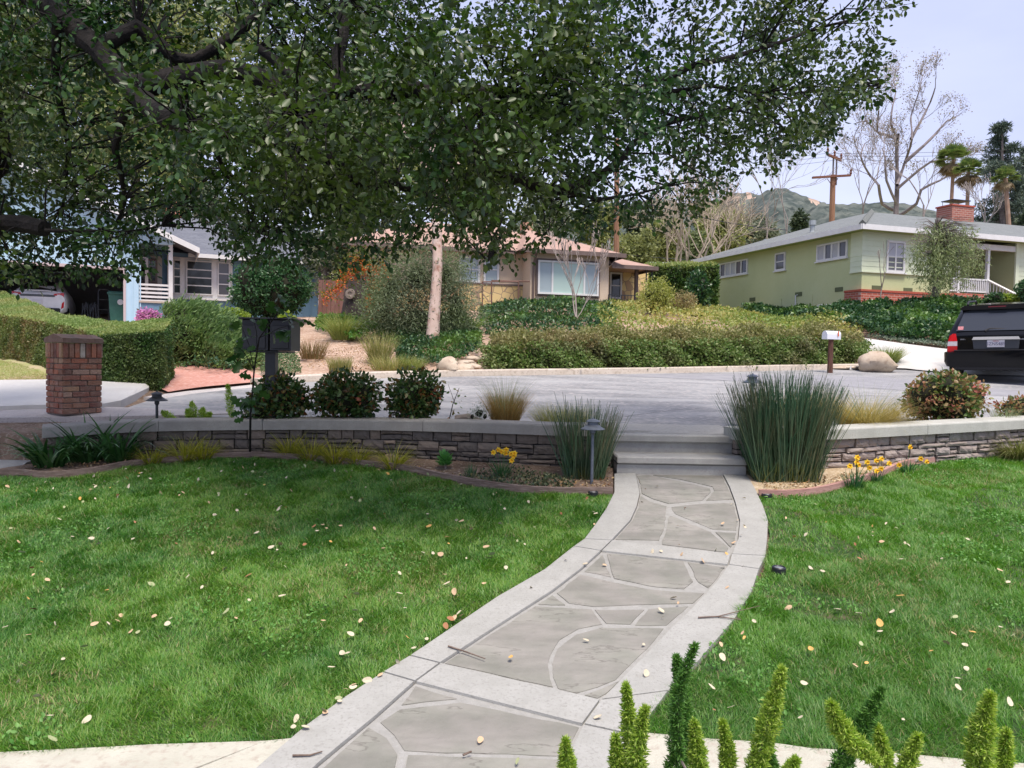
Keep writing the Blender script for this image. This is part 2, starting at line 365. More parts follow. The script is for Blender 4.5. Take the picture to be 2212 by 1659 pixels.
def grow(m, p, d, r, ln_, depth, maxd, rr, up=.25, ang=.5, nb=(2, 3), shrink=.72, tips=None, wob=.18, minr=.004, sides=6, segs=3):
    pts = [Vector(p)]; rs = [r]; q = Vector(p); dd = Vector(d).normalized()
    for i in range(segs):
        dd = (dd + Vector((rr.gauss(0, wob), rr.gauss(0, wob), rr.gauss(0, wob) + up * .25))).normalized(); q = q + dd * (ln_ / segs)
        pts.append(q.copy()); rs.append(max(minr, r * (1 - (1 - shrink) * (i + 1) / segs)))
    m.tube(pts, rs, n=max(3, sides - depth), cap=False)
    if depth >= maxd:
        if tips is not None: tips += [(pts[-1], dd), (pts[-2], dd)]
        return
    for k in range(rr.randint(*nb)):
        o = dd.orthogonal().normalized(); o.rotate(Matrix.Rotation(rr.uniform(0, 2 * pi), 3, dd)); a = rr.uniform(.5, 1.2) * ang
        nd = (dd * math.cos(a) + o * math.sin(a) + Vector((0, 0, up * .3))).normalized()
        s = pts[-1] if k == 0 else pts[rr.randint(max(1, len(pts) - 2), len(pts) - 1)]
        grow(m, s, nd, max(minr, rs[-1] * rr.uniform(.65, .95)), ln_ * rr.uniform(.65, .9), depth + 1, maxd, rr, up, ang, nb, shrink, tips, wob, minr, sides, segs)
def tree(name, label, base, height, crown, n, lsz, mat, bark=None, trunk_r=.25, group=None, clump=120, csig=.12, shape='diamond', lean=(0, 0), cat='tree', seed=1, core=0, limbs=4, shell=.7):
    """leafy tree: tapered trunk with limbs, crown = [(dx,dy,dz),(rx,ry,rz)] ellipsoids relative to the base"""
    base = Vector(base); root = empty(name, base, label, cat, group); rr = random.Random(seed); m = MB()
    top = base + Vector((lean[0], lean[1], height * .8)); mid = (base + top) / 2 + Vector((rr.uniform(-.3, .3), 0, 0)) * height * .06
    m.tube([base - Vector((0, 0, .1)), mid, top], [trunk_r, trunk_r * .7, trunk_r * .25], n=8)
    bl = [(tuple(base + Vector(c)), r) for c, r in crown]
    for i in range(limbs):
        b = bl[i % len(bl)]; s = base.lerp(top, rr.uniform(.35, .7)); e = Vector(b[0]) + Vector([rr.uniform(-.5, .5) * q for q in b[1]])
        m.tube([s, s.lerp(e, .5) + Vector((0, 0, rr.uniform(0, .04) * height)), e], [trunk_r * .4, trunk_r * .25, trunk_r * .08], n=6)
    m.build('trunk', bark or BARKD, root, smooth=True)
    p, d = blobpts(bl, n, shell=shell, clump=clump, csig=csig)
    leaves('crown', p, lsz, mat, root, shape, axis=d * .5, nup=.5)
    return root
# ================================================================== terrain
YF = sorted([(R_(x, y).x, R_(x, y).y) for x, y in ((345, 858), (530, 836), (650, 826), (830, 817), (1000, 813), (1500, 805), (1830, 797), (1960, 800))] + [(-40., 11.5), (-9., 11.6), (12.5, 19.5), (60., 28.)])
YFx = np.array([a for a, b in YF]); YFy = np.array([b for a, b in YF])
def yfar(x): return np.interp(x, YFx, YFy)
CPX = [(1200, 783, 18.3), (1600, 785, 19.4), (1400, 783, 18.8), (1200, 700, 23), (1350, 700, 23), (1200, 668, 26), (1400, 668, 27), (1200, 668, 29), (1060, 675, 27), (1500, 690, 26), (1560, 682, 34), (1530, 676, 41), (1700, 700, 31), (1640, 715, 25),
       (1790, 700, 29), (1830, 674, 30), (1000, 760, 18.5), (900, 700, 23), (900, 670, 27), (700, 770, 17.6), (700, 720, 21.5), (700, 685, 26), (700, 690, 31), (560, 690, 27), (600, 790, 16.3), (420, 790, 16.5), (390, 775, 19),
       (300, 697, 27), (150, 695, 28), (0, 700, 28), (-300, 700, 28), (350, 840, 12.7), (145, 815, 15), (0, 775, 20), (-400, 740, 24), (-200, 790, 15), (0, 833, 13), (-500, 833, 13), (250, 740, 21), (1870, 734, 22), (1960, 747, 21), (2050, 757, 20.6), (2200, 762, 21.5), (1880, 795, 19),
       (1900, 672, 27), (2050, 667, 26), (1980, 658, 30), (2150, 652, 30), (2300, 650, 30), (2500, 700, 26), (1300, 600, 60), (600, 600, 60), (1900, 600, 60), (0, 600, 60), (2600, 600, 60), (1100, 600, 120), (100, 560, 120), (2200, 600, 120)]
CP = [tuple(P(*c)) for c in CPX] + [(x, float(yfar(x)), zr(float(yfar(x)))) for x in np.linspace(-16, 24, 34)]
CPa = np.array(CP); _n = len(CPa)
_D = np.linalg.norm(CPa[:, None, :2] - CPa[None, :, :2], axis=2)
_A = np.block([[_D + np.eye(_n) * .02, np.ones((_n, 1)), CPa[:, :2]], [np.ones((1, _n)), np.zeros((1, 3))], [CPa[:, :2].T, np.zeros((2, 3))]])
_C = np.linalg.solve(_A, np.concatenate([CPa[:, 2], np.zeros(3)]))
def rbf(x, y):
    x = np.atleast_1d(np.asarray(x, float)); y = np.atleast_1d(np.asarray(y, float)); o = np.zeros(x.shape)
    for i in range(0, x.size, 4000):
        a, b = x.ravel()[i:i + 4000], y.ravel()[i:i + 4000]
        d = np.hypot(a[:, None] - CPa[None, :, 0], b[:, None] - CPa[None, :, 1])
        o.ravel()[i:i + 4000] = d @ _C[:_n] + _C[_n] + a * _C[_n + 1] + b * _C[_n + 2]
    return o
# the retaining wall in plan: cap front top edge, pixel + distance
WL = [P(90, 922, 8.75), P(200, 915, 9.0), P(330, 909, 9.25), P(550, 906, 9.45), P(760, 906, 9.4), P(980, 910, 9.15), P(1205, 917, 8.95), P(1328, 919, 8.92)]
WR = [P(1588, 927, 8.95), P(1790, 926, 9.05), P(1980, 917, 9.4), P(2157, 908, 9.85), P(2230, 904, 10.1), P(2420, 893, 10.7)]
_wx = np.array([-60] + [p.x for p in WL] + [p.x for p in WR] + [60]); _wy = np.array([9.2] + [p.y for p in WL] + [p.y for p in WR] + [12.5])
def ywall(x): return np.interp(x, _wx, _wy) + .22
_cz = np.array([1.16] + [p.z for p in WL] + [p.z for p in WR] + [1.6])
def H(x, y):
    x = np.atleast_1d(np.asarray(x, float)); y = np.atleast_1d(np.asarray(y, float))
    yw = ywall(x); yf = yfar(x); road = RA + RB * y
    strip = np.interp(x, _wx, _cz) - .09; t = np.clip((y - yw) / .9, 0, 1); strip = strip * (1 - t) + (RA + RB * y) * t
    z = np.where(y < yw, LB * y, np.where(y < yf, np.minimum(strip, np.maximum(road + .06, strip)), 0))
    far = y >= yf
    if far.any(): z[far] = rbf(x[far], y[far])
    return z
def Hz(x, y): return float(H(x, y)[0])
def T(px, py, d0=9, d1=90):
    """where the line of sight of a pixel meets the ground"""
    ds = np.arange(d0, d1, .1); r = ray(px, py); X = r.x * ds / r.y; Zr = EYE + r.z * ds / r.y
    Z = H(X, ds); k = np.argmax(Z >= Zr)
    if not (Z >= Zr).any(): k = len(ds) - 1
    return Vector((X[k], ds[k], Z[k]))
def on(x, y, dz=0): return Vector((x, y, Hz(x, y) + dz))
SOIL = pm('soil', (.10, .065, .045), (.24, .17, .12), sc=3, c3=(.34, .28, .22), sc3=30, bump=.8, bsc=30, rough=.95)
BANK = pm('bank soil', (.30, .19, .13), (.46, .33, .25), sc=1.5, c3=(.55, .45, .36), sc3=14, bump=.8, bsc=22, rough=.95)
DRY = pm('dry ground', (.30, .30, .12), (.42, .34, .22), sc=.8, c3=(.25, .33, .1), sc3=6, bump=.5, rough=.95)
ys = np.concatenate([np.arange(-6, 8, 1.), np.arange(8, 12, .15), np.arange(12, 34, .4), np.arange(34, 60, 2.), np.arange(60, 300, 20)])
xs = np.concatenate([np.arange(-300, -30, 30.), np.arange(-30, -10, 1.), np.arange(-10, 16, .3), np.arange(16, 40, 1.), np.arange(40, 320, 30.)])
X, Y = np.meshgrid(xs, ys); Z = H(X.ravel(), Y.ravel()).reshape(X.shape)
Zb = Z - .03 + np.where(Y > yfar(X) + 1, .03 * np.sin(X * 3.1) * np.sin(Y * 2.7), 0)
inroad = (Y > ywall(X) + .7) & (Y < yfar(X)); Zb = np.where(inroad, RA + RB * Y - .05, Zb); Zb = np.where((X > .9) & (X < 3.05) & (Y > 8.4) & (Y < 10.15), LB * np.minimum(Y, 8.8) - .12, Zb)
nx, ny = len(xs), len(ys); I = np.arange(nx * ny).reshape(ny, nx)
Q = np.stack([I[:-1, :-1], I[:-1, 1:], I[1:, 1:], I[1:, :-1]], -1).reshape(-1, 4)
yc = Y.ravel()[Q].mean(1); xc = X.ravel()[Q].mean(1)
mi = np.where(yc < ywall(xc), 0, np.where((yc > 13) & (xc < 13.5), 1, 0)); mi[(xc < -9.5) & (yc < 22)] = 2; mi[yc > 34] = 2
g_ = npmesh('ground', np.stack([X.ravel(), Y.ravel(), Zb.ravel()], 1), None, Q, [SOIL, BANK, DRY], loc=(0, 0, 0), midx=mi)
tag(g_, 'bare brown ground of the yards and banks', 'ground', kind='structure')
# ---- lawn soil sheets + grass
LO = [(1326, 1028), (1326, 1069), (1309, 1104), (1261, 1171), (1238, 1187), (1176, 1237), (1076, 1296), (993, 1348), (884, 1426), (826, 1462), (743, 1517), (659, 1579), (634, 1604), (576, 1650), (520, 1700), (450, 1765)]
LI = [(1374, 1027), (1383, 1071), (1376, 1100), (1363, 1129), (1322, 1174), (1299, 1197), (1255, 1237), (1193, 1285), (1076, 1360), (951, 1443), (897, 1483), (809, 1562), (743, 1617), (693, 1659), (650, 1700), (590, 1765)]
RI = [(1561, 1029), (1575, 1057), (1587, 1090), (1597, 1131), (1593, 1172), (1579, 1204), (1573, 1227), (1546, 1266), (1485, 1331), (1447, 1367), (1388, 1429), (1297, 1523), (1259, 1576), (1218, 1659), (1195, 1710), (1175, 1765)]
RO = [(1614, 1031), (1632, 1061), (1649, 1098), (1663, 1155), (1661, 1188), (1655, 1225), (1645, 1245), (1624, 1290), (1587, 1348), (1546, 1393), (1485, 1462), (1423, 1524), (1395, 1553), (1370, 1600), (1335, 1660), (1300, 1765)]
EL = [(-500, 1048), (-150, 1040), (20, 1030), (100, 1036), (200, 1028), (290, 1010), (400, 1000), (540, 991), (620, 995), (720, 1003), (800, 1012), (880, 1022), (960, 1040), (1040, 1056), (1120, 1066), (1220, 1071), (1324, 1071)]
ER = [(1640, 1076), (1700, 1078), (1760, 1072), (1830, 1055), (1900, 1034), (1960, 1010), (2020, 1002), (2157, 990), (2230, 986), (2500, 970), (2950, 955)]
BWL = [(-520, 1656), (-200, 1642), (0, 1635), (164, 1627), (328, 1618), (574, 1610), (634, 1604)]
BWR = [(1368, 1590), (1460, 1598), (1546, 1606), (1669, 1614), (1751, 1626), (1915, 1635), (2099, 1651), (2400, 1672), (2950, 1700)]
Lw = lambda pts, dz=0: [tuple(L(*p) + Vector((0, 0, dz))) for p in pts]
LAWN_L = Lw(EL) + Lw(LO[1:13]) + Lw(BWL[::-1][1:])
LAWN_R = Lw(ER) + Lw(BWR[::-1]) + Lw(RO[1:13][::-1])
TURF = pm('turf', (.02, .05, .012), (.05, .09, .025), sc=5, c3=(.1, .09, .05), sc3=8, rough=.95)
def sheet(name, poly, mat, dz, label=None, kind='structure', thick=.0, parent=None):
    m = MB(); pts = [Vector(p) + Vector((0, 0, dz)) for p in poly]
    if thick: m.prism([p - Vector((0, 0, thick)) for p in pts], (0, 0, thick))
    else: m.add(pts, [tuple(range(len(pts)))])
    o = m.build(name, mat, parent, loc=None if parent else (0, 0, 0))
    if parent is None: tag(o, label, kind=kind)
    # upward normals + triangulated ngons
    import bmesh
    b = bmesh.new(); b.from_mesh(o.data); bmesh.ops.triangulate(b, faces=b.faces[:]); bmesh.ops.recalc_face_normals(b, faces=b.faces[:])
    if not thick:
        for f in b.faces:
            if f.normal.z < 0: f.normal_flip()
    b.to_mesh(o.data); b.free(); return o
sheet('lawn', LAWN_L, TURF, .004, 'green lawn left of the flagstone path')
sheet('lawn', LAWN_R, TURF, .004, 'green lawn right of the flagstone path')
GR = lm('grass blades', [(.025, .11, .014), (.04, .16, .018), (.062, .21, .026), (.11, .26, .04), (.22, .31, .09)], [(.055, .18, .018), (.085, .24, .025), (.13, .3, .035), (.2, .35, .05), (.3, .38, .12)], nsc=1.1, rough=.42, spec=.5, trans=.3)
GR2 = lm('lit grass blades', [(.035, .13, .016), (.06, .19, .022), (.09, .25, .035), (.15, .30, .055), (.26, .34, .12)], [(.07, .2, .022), (.10, .26, .03), (.16, .33, .05), (.22, .37, .08)], nsc=1.1, rough=.42, spec=.5, trans=.35)  # greens lightened to hold the brighter daylight right of the path
def grass(poly, n, label, h0, seed, bare=0.0, gmat=None):
    rg = np.random.default_rng(seed)
    wt = lambda X, Y: np.clip(3.0 / np.maximum(Y, 2.4), .22, 1) * (1 - bare * (vnoise(X, Y, 2.3, seed) > .72))
    xy = sample_poly(poly, n, rg, wt); x, y = xy[:, 0], xy[:, 1]
    h = h0 * (.55 + .9 * vnoise(x, y, 4.5, 3) * vnoise(x, y, 11, 5) + .35 * rg.uniform(0, 1, len(x)))
    w = .0028 + .0007 * np.clip(y - 3, 0, 7)
    z = zl(y); phi = 2 * pi * vnoise(x, y, 6, 9) + rg.normal(0, 1.3, len(x))
    o = blades('lawn_grass', np.stack([x, y, z], 1), h, w, gmat or GR, th0=.75, kap=1.0, phi=phi, seg=2, rng=rg, loc=(float(x.mean()), float(y.mean()), 0))
    return tag(o, label, 'grass', kind='stuff')
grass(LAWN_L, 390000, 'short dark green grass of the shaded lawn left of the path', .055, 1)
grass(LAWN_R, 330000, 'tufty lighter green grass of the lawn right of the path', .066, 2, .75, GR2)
# ---- path
CONC = pm('concrete', (.315, .315, .29), (.37, .37, .345), sc=6, c3=(.28, .277, .255), sc3=60, bump=.2, bsc=120, rough=.9)
CONC2 = pm('cream concrete', (.40, .39, .32), (.48, .47, .39), sc=3, c3=(.38, .34, .28), sc3=25, bump=.3, bsc=90, rough=.9)
MORT = pm('mortar', (.29, .287, .265), (.35, .347, .325), sc=20, bump=.4, bsc=150, rough=.95)
FLAG = isl('flagstone', [(.20, .205, .175), (.25, .23, .195), (.18, .20, .17), (.29, .25, .215), (.225, .22, .185)], rough=.75, bump=.8, bsc=9, c3=(.31, .29, .265), sc3=4.5, cleft=1.6)
JT = pm('joint dirt', (.10, .085, .07), (.17, .14, .12), sc=30, rough=1)
path = empty('garden_path', L(1450, 1200), 'curving flagstone garden path with concrete borders and cross bands', 'path', kind='structure')
def interp(pl, n):
    return pl
def band(A, B, i0, i1, name, mat, dz, gap=.0):
    """slab between two edge polylines, as separate cast pieces"""
    a = [L(*p) for p in A[i0:i1 + 1]]; b = [L(*p) for p in B[i0:i1 + 1]]
    def shr(q):
        c = [v.copy() for v in q]
        if len(c) > 1:
            c[0] = c[0].lerp(c[1], min(.5, gap / max(.01, (c[1] - c[0]).length))); c[-1] = c[-1].lerp(c[-2], min(.5, gap / max(.01, (c[-2] - c[-1]).length)))
        return c
    a, b = shr(a), shr(b); a2 = []; b2 = []
    for u, v in zip(a, b): d = (v - u).normalized(); a2.append(u + d * gap); b2.append(v - d * gap)
    m = MB(); n = len(a2); z = Vector((0, 0, dz)); t = Vector((0, 0, -.09))
    vs = [p + z for p in a2] + [p + z for p in b2] + [p + z + t for p in a2] + [p + z + t for p in b2]
    fs = [(i, i + 1, n + i + 1, n + i) for i in range(n - 1)] + [(2 * n + i + 1, 2 * n + i, i, i + 1) for i in range(n - 1)] + [(n + i, n + i + 1, 3 * n + i + 1, 3 * n + i) for i in range(n - 1)]
    fs += [(0, n, 3 * n, 2 * n), (n - 1, 3 * n - 1, 4 * n - 1, 2 * n - 1)]
    m.add(vs, fs); o = m.build(name, mat, path)
    import bmesh
    bm_ = bmesh.new(); bm_.from_mesh(o.data); bmesh.ops.recalc_face_normals(bm_, faces=bm_.faces[:])
    if sum(f.normal.z * f.calc_area() for f in bm_.faces if abs(f.normal.z) > .7) < 0: bmesh.ops.reverse_faces(bm_, faces=bm_.faces[:])
    bm_.to_mesh(o.data); bm_.free(); return o
g = .007
for i0, i1 in ((0, 3), (3, 4), (4, 8), (8, 9), (9, 15)):
    band(LO if i0 not in (8, 9, 4, 3, 0) else LO, LI, {0: 0, 3: 4, 4: 5, 8: 9, 9: 10}[i0] if False else i0 if i0 < 3 else i0, i1, 'border', CONC, .03, g) if False else None
# corresponding indices on the left (outer/inner) and right (inner/outer) edges
LOn = [LO[0], LO[1], LO[2], (1285, 1140), LO[3], LO[4], LO[5], (1130, 1264), LO[6], LO[8], LO[9], LO[10], LO[11], LO[13], LO[14], LO[15]]
ROn = [RO[0], RO[1], RO[2], (1660, 1131), (1658, 1172), (1655, 1208), (1641, 1237), RO[7], RO[8], (1555, 1386), (1512, 1437), (1445, 1503), (1374, 1602), RO[14], (1322, 1705), RO[15]]
RIn = [RI[0], RI[1], RI[2], RI[3], RI[4], RI[5], RI[6], RI[7], RI[8], RI[9], RI[10], RI[11], RI[12], RI[13], RI[14], RI[15]]
for i0, i1 in ((0, 4), (4, 5), (5, 9), (9, 10), (10, 15)): band(LOn, LI, i0, i1, 'border', CONC, .03, g)
for i0, i1 in ((0, 5), (5, 6), (6, 11), (11, 12), (12, 15)): band(RIn, ROn, i0, i1, 'border', CONC, .03, g)
def band2(q, name):
    m = MB(); pts = [L(*p) for p in q]; c = sum(pts, Vector()) / 4
    pts = [p + (c - p).normalized() * .006 + Vector((0, 0, -.06)) for p in pts]
    m.prism(pts, (0, 0, .09)); return m.build(name, CONC, path)
band2([LI[4], RI[5], RI[6], LI[5]], 'cross_band')
band2([LI[9], RI[11], RI[12], LI[10]], 'cross_band')
bed = sheet('mortar_bed', [tuple(L(*p)) for p in LI[:]] + [tuple(L(*p)) for p in RI[::-1]], MORT, .014, parent=path)
sheet('joint_bed', Lw(LOn) + Lw(ROn[::-1]), JT, .006, parent=path)
STONES = [[(1376, 1032), (1400, 1030), (1464, 1043), (1534, 1059), (1536, 1066), (1518, 1085), (1444, 1092), (1410, 1082), (1386, 1070), (1384, 1050)],
 [(1410, 1030), (1558, 1031), (1572, 1056), (1583, 1083), (1525, 1085), (1543, 1066), (1540, 1055), (1470, 1039)],
 [(1384, 1075), (1405, 1088), (1440, 1098), (1437, 1138), (1424, 1172), (1330, 1170), (1366, 1130), (1380, 1100)],
 [(1450, 1099), (1515, 1092), (1585, 1090), (1594, 1131), (1591, 1150), (1540, 1148), (1458, 1114)],
 [(1447, 1118), (1536, 1154), (1574, 1188), (1570, 1198), (1430, 1181), (1430, 1172), (1441, 1140)], [(1545, 1154), (1590, 1156), (1588, 1172), (1578, 1187)],
 [(1301, 1203), (1320, 1252), (1262, 1240)], [(1311, 1201), (1476, 1217), (1498, 1262), (1478, 1278), (1420, 1274), (1400, 1271), (1326, 1255)],
 [(1485, 1219), (1566, 1230), (1545, 1260), (1530, 1276), (1508, 1263)], [(1252, 1246), (1320, 1262), (1405, 1279), (1480, 1285), (1522, 1287), (1498, 1309), (1280, 1316), (1228, 1309), (1202, 1287)],
 [(1193, 1291), (1222, 1313), (1162, 1311)], [(1284, 1323), (1392, 1323), (1362, 1355), (1309, 1353)], [(1400, 1321), (1487, 1315), (1440, 1357), (1371, 1357)],
 [(1156, 1315), (1278, 1322), (1301, 1354), (1250, 1364), (1210, 1388), (1190, 1420), (1183, 1440), (1188, 1475), (1194, 1492), (960, 1440), (1076, 1366)],
 [(1300, 1361), (1434, 1363), (1412, 1392), (1385, 1420), (1330, 1476), (1245, 1505), (1205, 1495), (1194, 1470), (1192, 1440), (1203, 1408), (1245, 1376)],
 [(1340, 1477), (1310, 1506), (1290, 1516), (1262, 1509)], [(897, 1489), (988, 1517), (920, 1524), (866, 1531)],
 [(862, 1540), (995, 1524), (1252, 1579), (1226, 1642), (1100, 1637), (872, 1630), (850, 1596), (820, 1568)],
 [(796, 1580), (836, 1603), (860, 1640), (850, 1700), (664, 1700), (750, 1620)], [(880, 1640), (1100, 1646), (1222, 1651), (1200, 1710), (870, 1710)], [(630, 1712), (1190, 1720), (1175, 1762), (600, 1762)]]
rr = random.Random(3)
for s in STONES:
    pts = [L(*p) for p in s]; c = sum(pts, Vector()) / len(pts); q = []
    for i, p in enumerate(pts):                                  # wobble the edges so they read as broken stone
        nx_ = pts[(i + 1) % len(pts)]; q.append(p)
        ln_ = (nx_ - p).length; k = max(1, int(ln_ / .09))
        for j in range(1, k): q.append(p.lerp(nx_, j / k) + Vector((rr.gauss(0, .004), rr.gauss(0, .004), 0)))
    q = [p + (c - p).normalized() * .004 for p in q]
    m = MB(); hz = rr.uniform(.0175, .0215); m.prism([p + Vector((0, 0, hz - .02)) for p in q], (0, 0, .02))
    m.build('flagstone', FLAG, path)
# ---- near walkway
for nm, pl in (('left', BWL), ('right', BWR)):
    w = Lw(pl); f = [(p[0] * 1.0, 1.6, zl(1.6)) for p in (w if nm == 'left' else w)]
    poly = w + ([(w[-1][0], 1.5, zl(1.5)), (w[0][0], 1.5, zl(1.5))])
    if nm == 'left': poly = w + [tuple(L(580, 1648)), tuple(L(450, 1765)), (-3.4, 1.5, zl(1.5)), (w[0][0], 1.5, zl(1.5))]
    sheet('walkway', poly, CONC2, .022, 'pale cream concrete walkway along the near edge of the %s lawn' % nm, thick=.08)
# ---- steps and landing
STC = pm('step concrete', (.32, .318, .29), (.40, .398, .365), sc=5, c3=(.34, .32, .30), sc3=50, bump=.25, bsc=110, rough=.9)
z0 = L(1470, 1030).z; e1 = P(1470, 941, 9.10); zt = e1.z; zm = (z0 + zt) / 2 + .004
xa = P(1328, 990, 8.9).x; xb = P(1604, 990, 8.9).x
st = empty('steps', ((xa + xb) / 2, 8.75, z0), 'two grey concrete steps with overhanging noses between the garden walls', 'steps', kind='structure')
m = MB(); xm = (xa + xb) / 2; wd = xb - xa
m.box((xm, 9.2, zm - .04), (wd, 1.0, .08), bev=.012); m.box((xm, 9.24, (z0 + zm) / 2 - .08), (wd - .01, 1.0, zm - z0 - .02), ); m.build('tread', STC, st)
m = MB(); m.box((xm, 9.13 + .5, zt - .045), (wd + .02, 1.0, .09), bev=.014); m.box((xm, 9.68, (zt + zm) / 2 - .05), (wd, 1.0, zt - zm)); m.build('landing_edge', STC, st)
# landing sheet with flagstones
land = [(xa - .12, 9.32, zt + .003), (xb + .05, 9.32, zt + .003), (xb + .05, 10.12, zr(10.12) + .02), (xa - .12, 10.12, zr(10.12) + .02)]
o = sheet('landing', land, MORT, .0, parent=st)
for q in ([(1338, 934), (1400, 934), (1445, 926), (1430, 921), (1345, 921)], [(1408, 935), (1452, 927), (1490, 933), (1530, 934), (1536, 921), (1440, 920), (1450, 924)], [(1460, 926), (1528, 932), (1534, 922)]):
    pl = []
    for p in q: v = G(p[0], p[1], zt - RB * .6 * 9.32, RB * .6); pl.append(v + Vector((0, 0, .004)))
    m = MB(); m.add(pl, [tuple(range(len(pl)))]); o = m.build('flagstone', FLAG, st)
    if o.data.polygons[0].normal.z < 0: o.data.flip_normals()
# ---- retaining walls
STONE = isl('ledger stone', [(.08, .072, .062), (.16, .135, .11), (.11, .098, .085), (.23, .185, .145), (.13, .115, .1), (.29, .225, .165)], rough=.9, bump=.9, bsc=22, c3=(.17, .145, .12), sc3=7)  # stone darkened for the oak's shade; the right wall has a lit copy
STONE_R = isl('ledger stone lit', [(.20, .17, .155), (.30, .25, .22), (.24, .20, .18), (.36, .30, .25), (.28, .25, .235), (.40, .33, .28)], rough=.9, bump=.9, bsc=22, c3=(.30, .25, .23), sc3=7)
CAPM = pm('wall cap', (.25, .24, .22), (.33, .32, .29), sc=4, c3=(.26, .25, .22), sc3=60, bump=.25, bsc=110, rough=.9)  # cap darkened for the oak's shade, paler copy for the lit wall
CAPR = pm('wall cap lit', (.38, .385, .345), (.46, .465, .42), sc=4, c3=(.38, .37, .33), sc3=60, bump=.25, bsc=110, rough=.9)
def smoothline(pts, step=.08):
    out_ = []; n = len(pts)
    for i in range(n - 1):
        p0, p1, p2, p3 = pts[max(0, i - 1)], pts[i], pts[i + 1], pts[min(n - 1, i + 2)]; k = max(2, int((p2 - p1).length / step))
        for j in range(k):
            t = j / k; out_.append(.5 * ((2 * p1) + (p2 - p0) * t + (2 * p0 - 5 * p1 + 4 * p2 - p3) * t * t + (3 * p1 - p0 - 3 * p2 + p3) * t ** 3))
    out_.append(pts[-1].copy()); return out_
def walls(pts, mat, capm, label, seed, joints, base):
    ln_ = smoothline(pts); rr = random.Random(seed); root = empty('retaining_wall', (ln_[len(ln_) // 2].x, ln_[len(ln_) // 2].y, zl(9)), label, 'wall')
    cum = [0.]
    for a, b in zip(ln_, ln_[1:]): cum.append(cum[-1] + (b - a).length)
    tot = cum[-1]; cx_ = np.array(cum); A = np.array([tuple(v) for v in ln_])
    def at(s): return Vector([np.interp(s, cx_, A[:, k]) for k in range(3)])
    def nrm(s): d = at(min(tot, s + .05)) - at(max(0, s - .05)); return Vector((-d.y, d.x, 0)).normalized()
    # cap slabs
    js = [0] + [j * tot for j in joints] + [tot]; ct = .13
    for a, b in zip(js, js[1:]):
        ss = np.linspace(a + .003, b - .003, max(2, int((b - a) / .1))); m = MB(); prof = [(0.0, -ct), (0.0, -.02), (.006, -.006), (.02, 0), (.37, 0), (.39, -.02), (.39, -ct)]; n = len(prof); vs = []
        for s in ss:
            p = at(s); q = nrm(s); vs += [p + q * u + Vector((0, 0, w)) for u, w in prof]
        fs = [(i * n + k, i * n + (k + 1) % n, (i + 1) * n + (k + 1) % n, (i + 1) * n + k) for i in range(len(ss) - 1) for k in range(n)] + [tuple(reversed(range(n))), tuple(range((len(ss) - 1) * n, len(ss) * n))]
        m.add(vs, fs); m.build('cap_slab', capm, root)
    # core
    m = MB(); ss = np.linspace(.05, tot - .05, 60); vs = []
    for s in ss: p = at(s); q = nrm(s); z1 = p.z - ct - .002; vs += [p + q * .10 + Vector((0, 0, -ct - .002)), p + q * .34 + Vector((0, 0, -ct - .002)), Vector((*(p + q * .34).xy, base - .2)), Vector((*(p + q * .1).xy, base - .2))]
    fs = [(i * 4 + k, i * 4 + (k + 1) % 4, (i + 1) * 4 + (k + 1) % 4, (i + 1) * 4 + k) for i in range(59) for k in range(4)] + [(3, 2, 1, 0), (236, 237, 238, 239)]
    m.add(vs, fs); m.build('core', pm('wall core', (.015, .014, .013)), root)
    # ledger stones
    m = MB(); zt_ = 0
    row = ct; hh = .62
    while row < hh:
        h = rr.choice([.05, .06, .08, .10, .12]); s = rr.uniform(-.2, 0)
        while s < tot:
            w = rr.uniform(.14, .45) if h < .09 else rr.uniform(.12, .3); a, b = max(.03, s), min(tot - .02, s + w)
            if b - a > .04:
                sub = [(0, h)] if rr.random() > .28 or h < .07 else [(0, h * .45), (h * .45, h)]
                for h0, h1 in sub:
                    dpt = rr.uniform(.0, .045); c = (a + b) / 2; p = at(c); q = nrm(c); tdir = Vector((q.y, -q.x, 0)); g2 = .0055
                    nxs = 5; nzs = 3; vs = []; tilt = rr.uniform(-.004, .004)
                    for iz in range(nzs + 1):
                        for ix in range(nxs + 1):
                            u = (ix / nxs - .5) * (b - a - 2 * g2); v = -row - h0 - g2 - (iz / nzs) * (h1 - h0 - 2 * g2); edge = ix in (0, nxs) or iz in (0, nzs)
                            pp = at(c + u) if True else p
                            vs.append(pp + q * (.03 + dpt + (.016 if edge else 0) + rr.gauss(0, .004)) + Vector((0, 0, v + u * tilt * 8 + (rr.gauss(0, .002)))))
                    k = len(vs); vs += [v + q * .12 for v in vs[:]]
                    r1 = nxs + 1
                    fs = [(iz * r1 + ix, (iz + 1) * r1 + ix, (iz + 1) * r1 + ix + 1, iz * r1 + ix + 1) for iz in range(nzs) for ix in range(nxs)]
                    bd = [ix for ix in range(r1)] + [iz * r1 + nxs for iz in range(1, nzs + 1)] + [nzs * r1 + ix for ix in range(nxs - 1, -1, -1)] + [iz * r1 for iz in range(nzs - 1, 0, -1)]
                    fs += [(bd[i], bd[(i + 1) % len(bd)], bd[(i + 1) % len(bd)] + k, bd[i] + k) for i in range(len(bd))]
                    m.add(vs, fs)
            s += w
        row += h
    m.build('stone_facing', mat, root)
    return root
walls(WL, STONE, CAPM, 'ledger stone retaining wall with grey cap, darkened for oak shade, left of the steps', 5, (.18, .36, .66), .6)
walls(WR, STONE_R, CAPR, 'ledger stone retaining wall with cream cap, coloured as unshaded, right of the steps', 6, (.42, .72), .6)
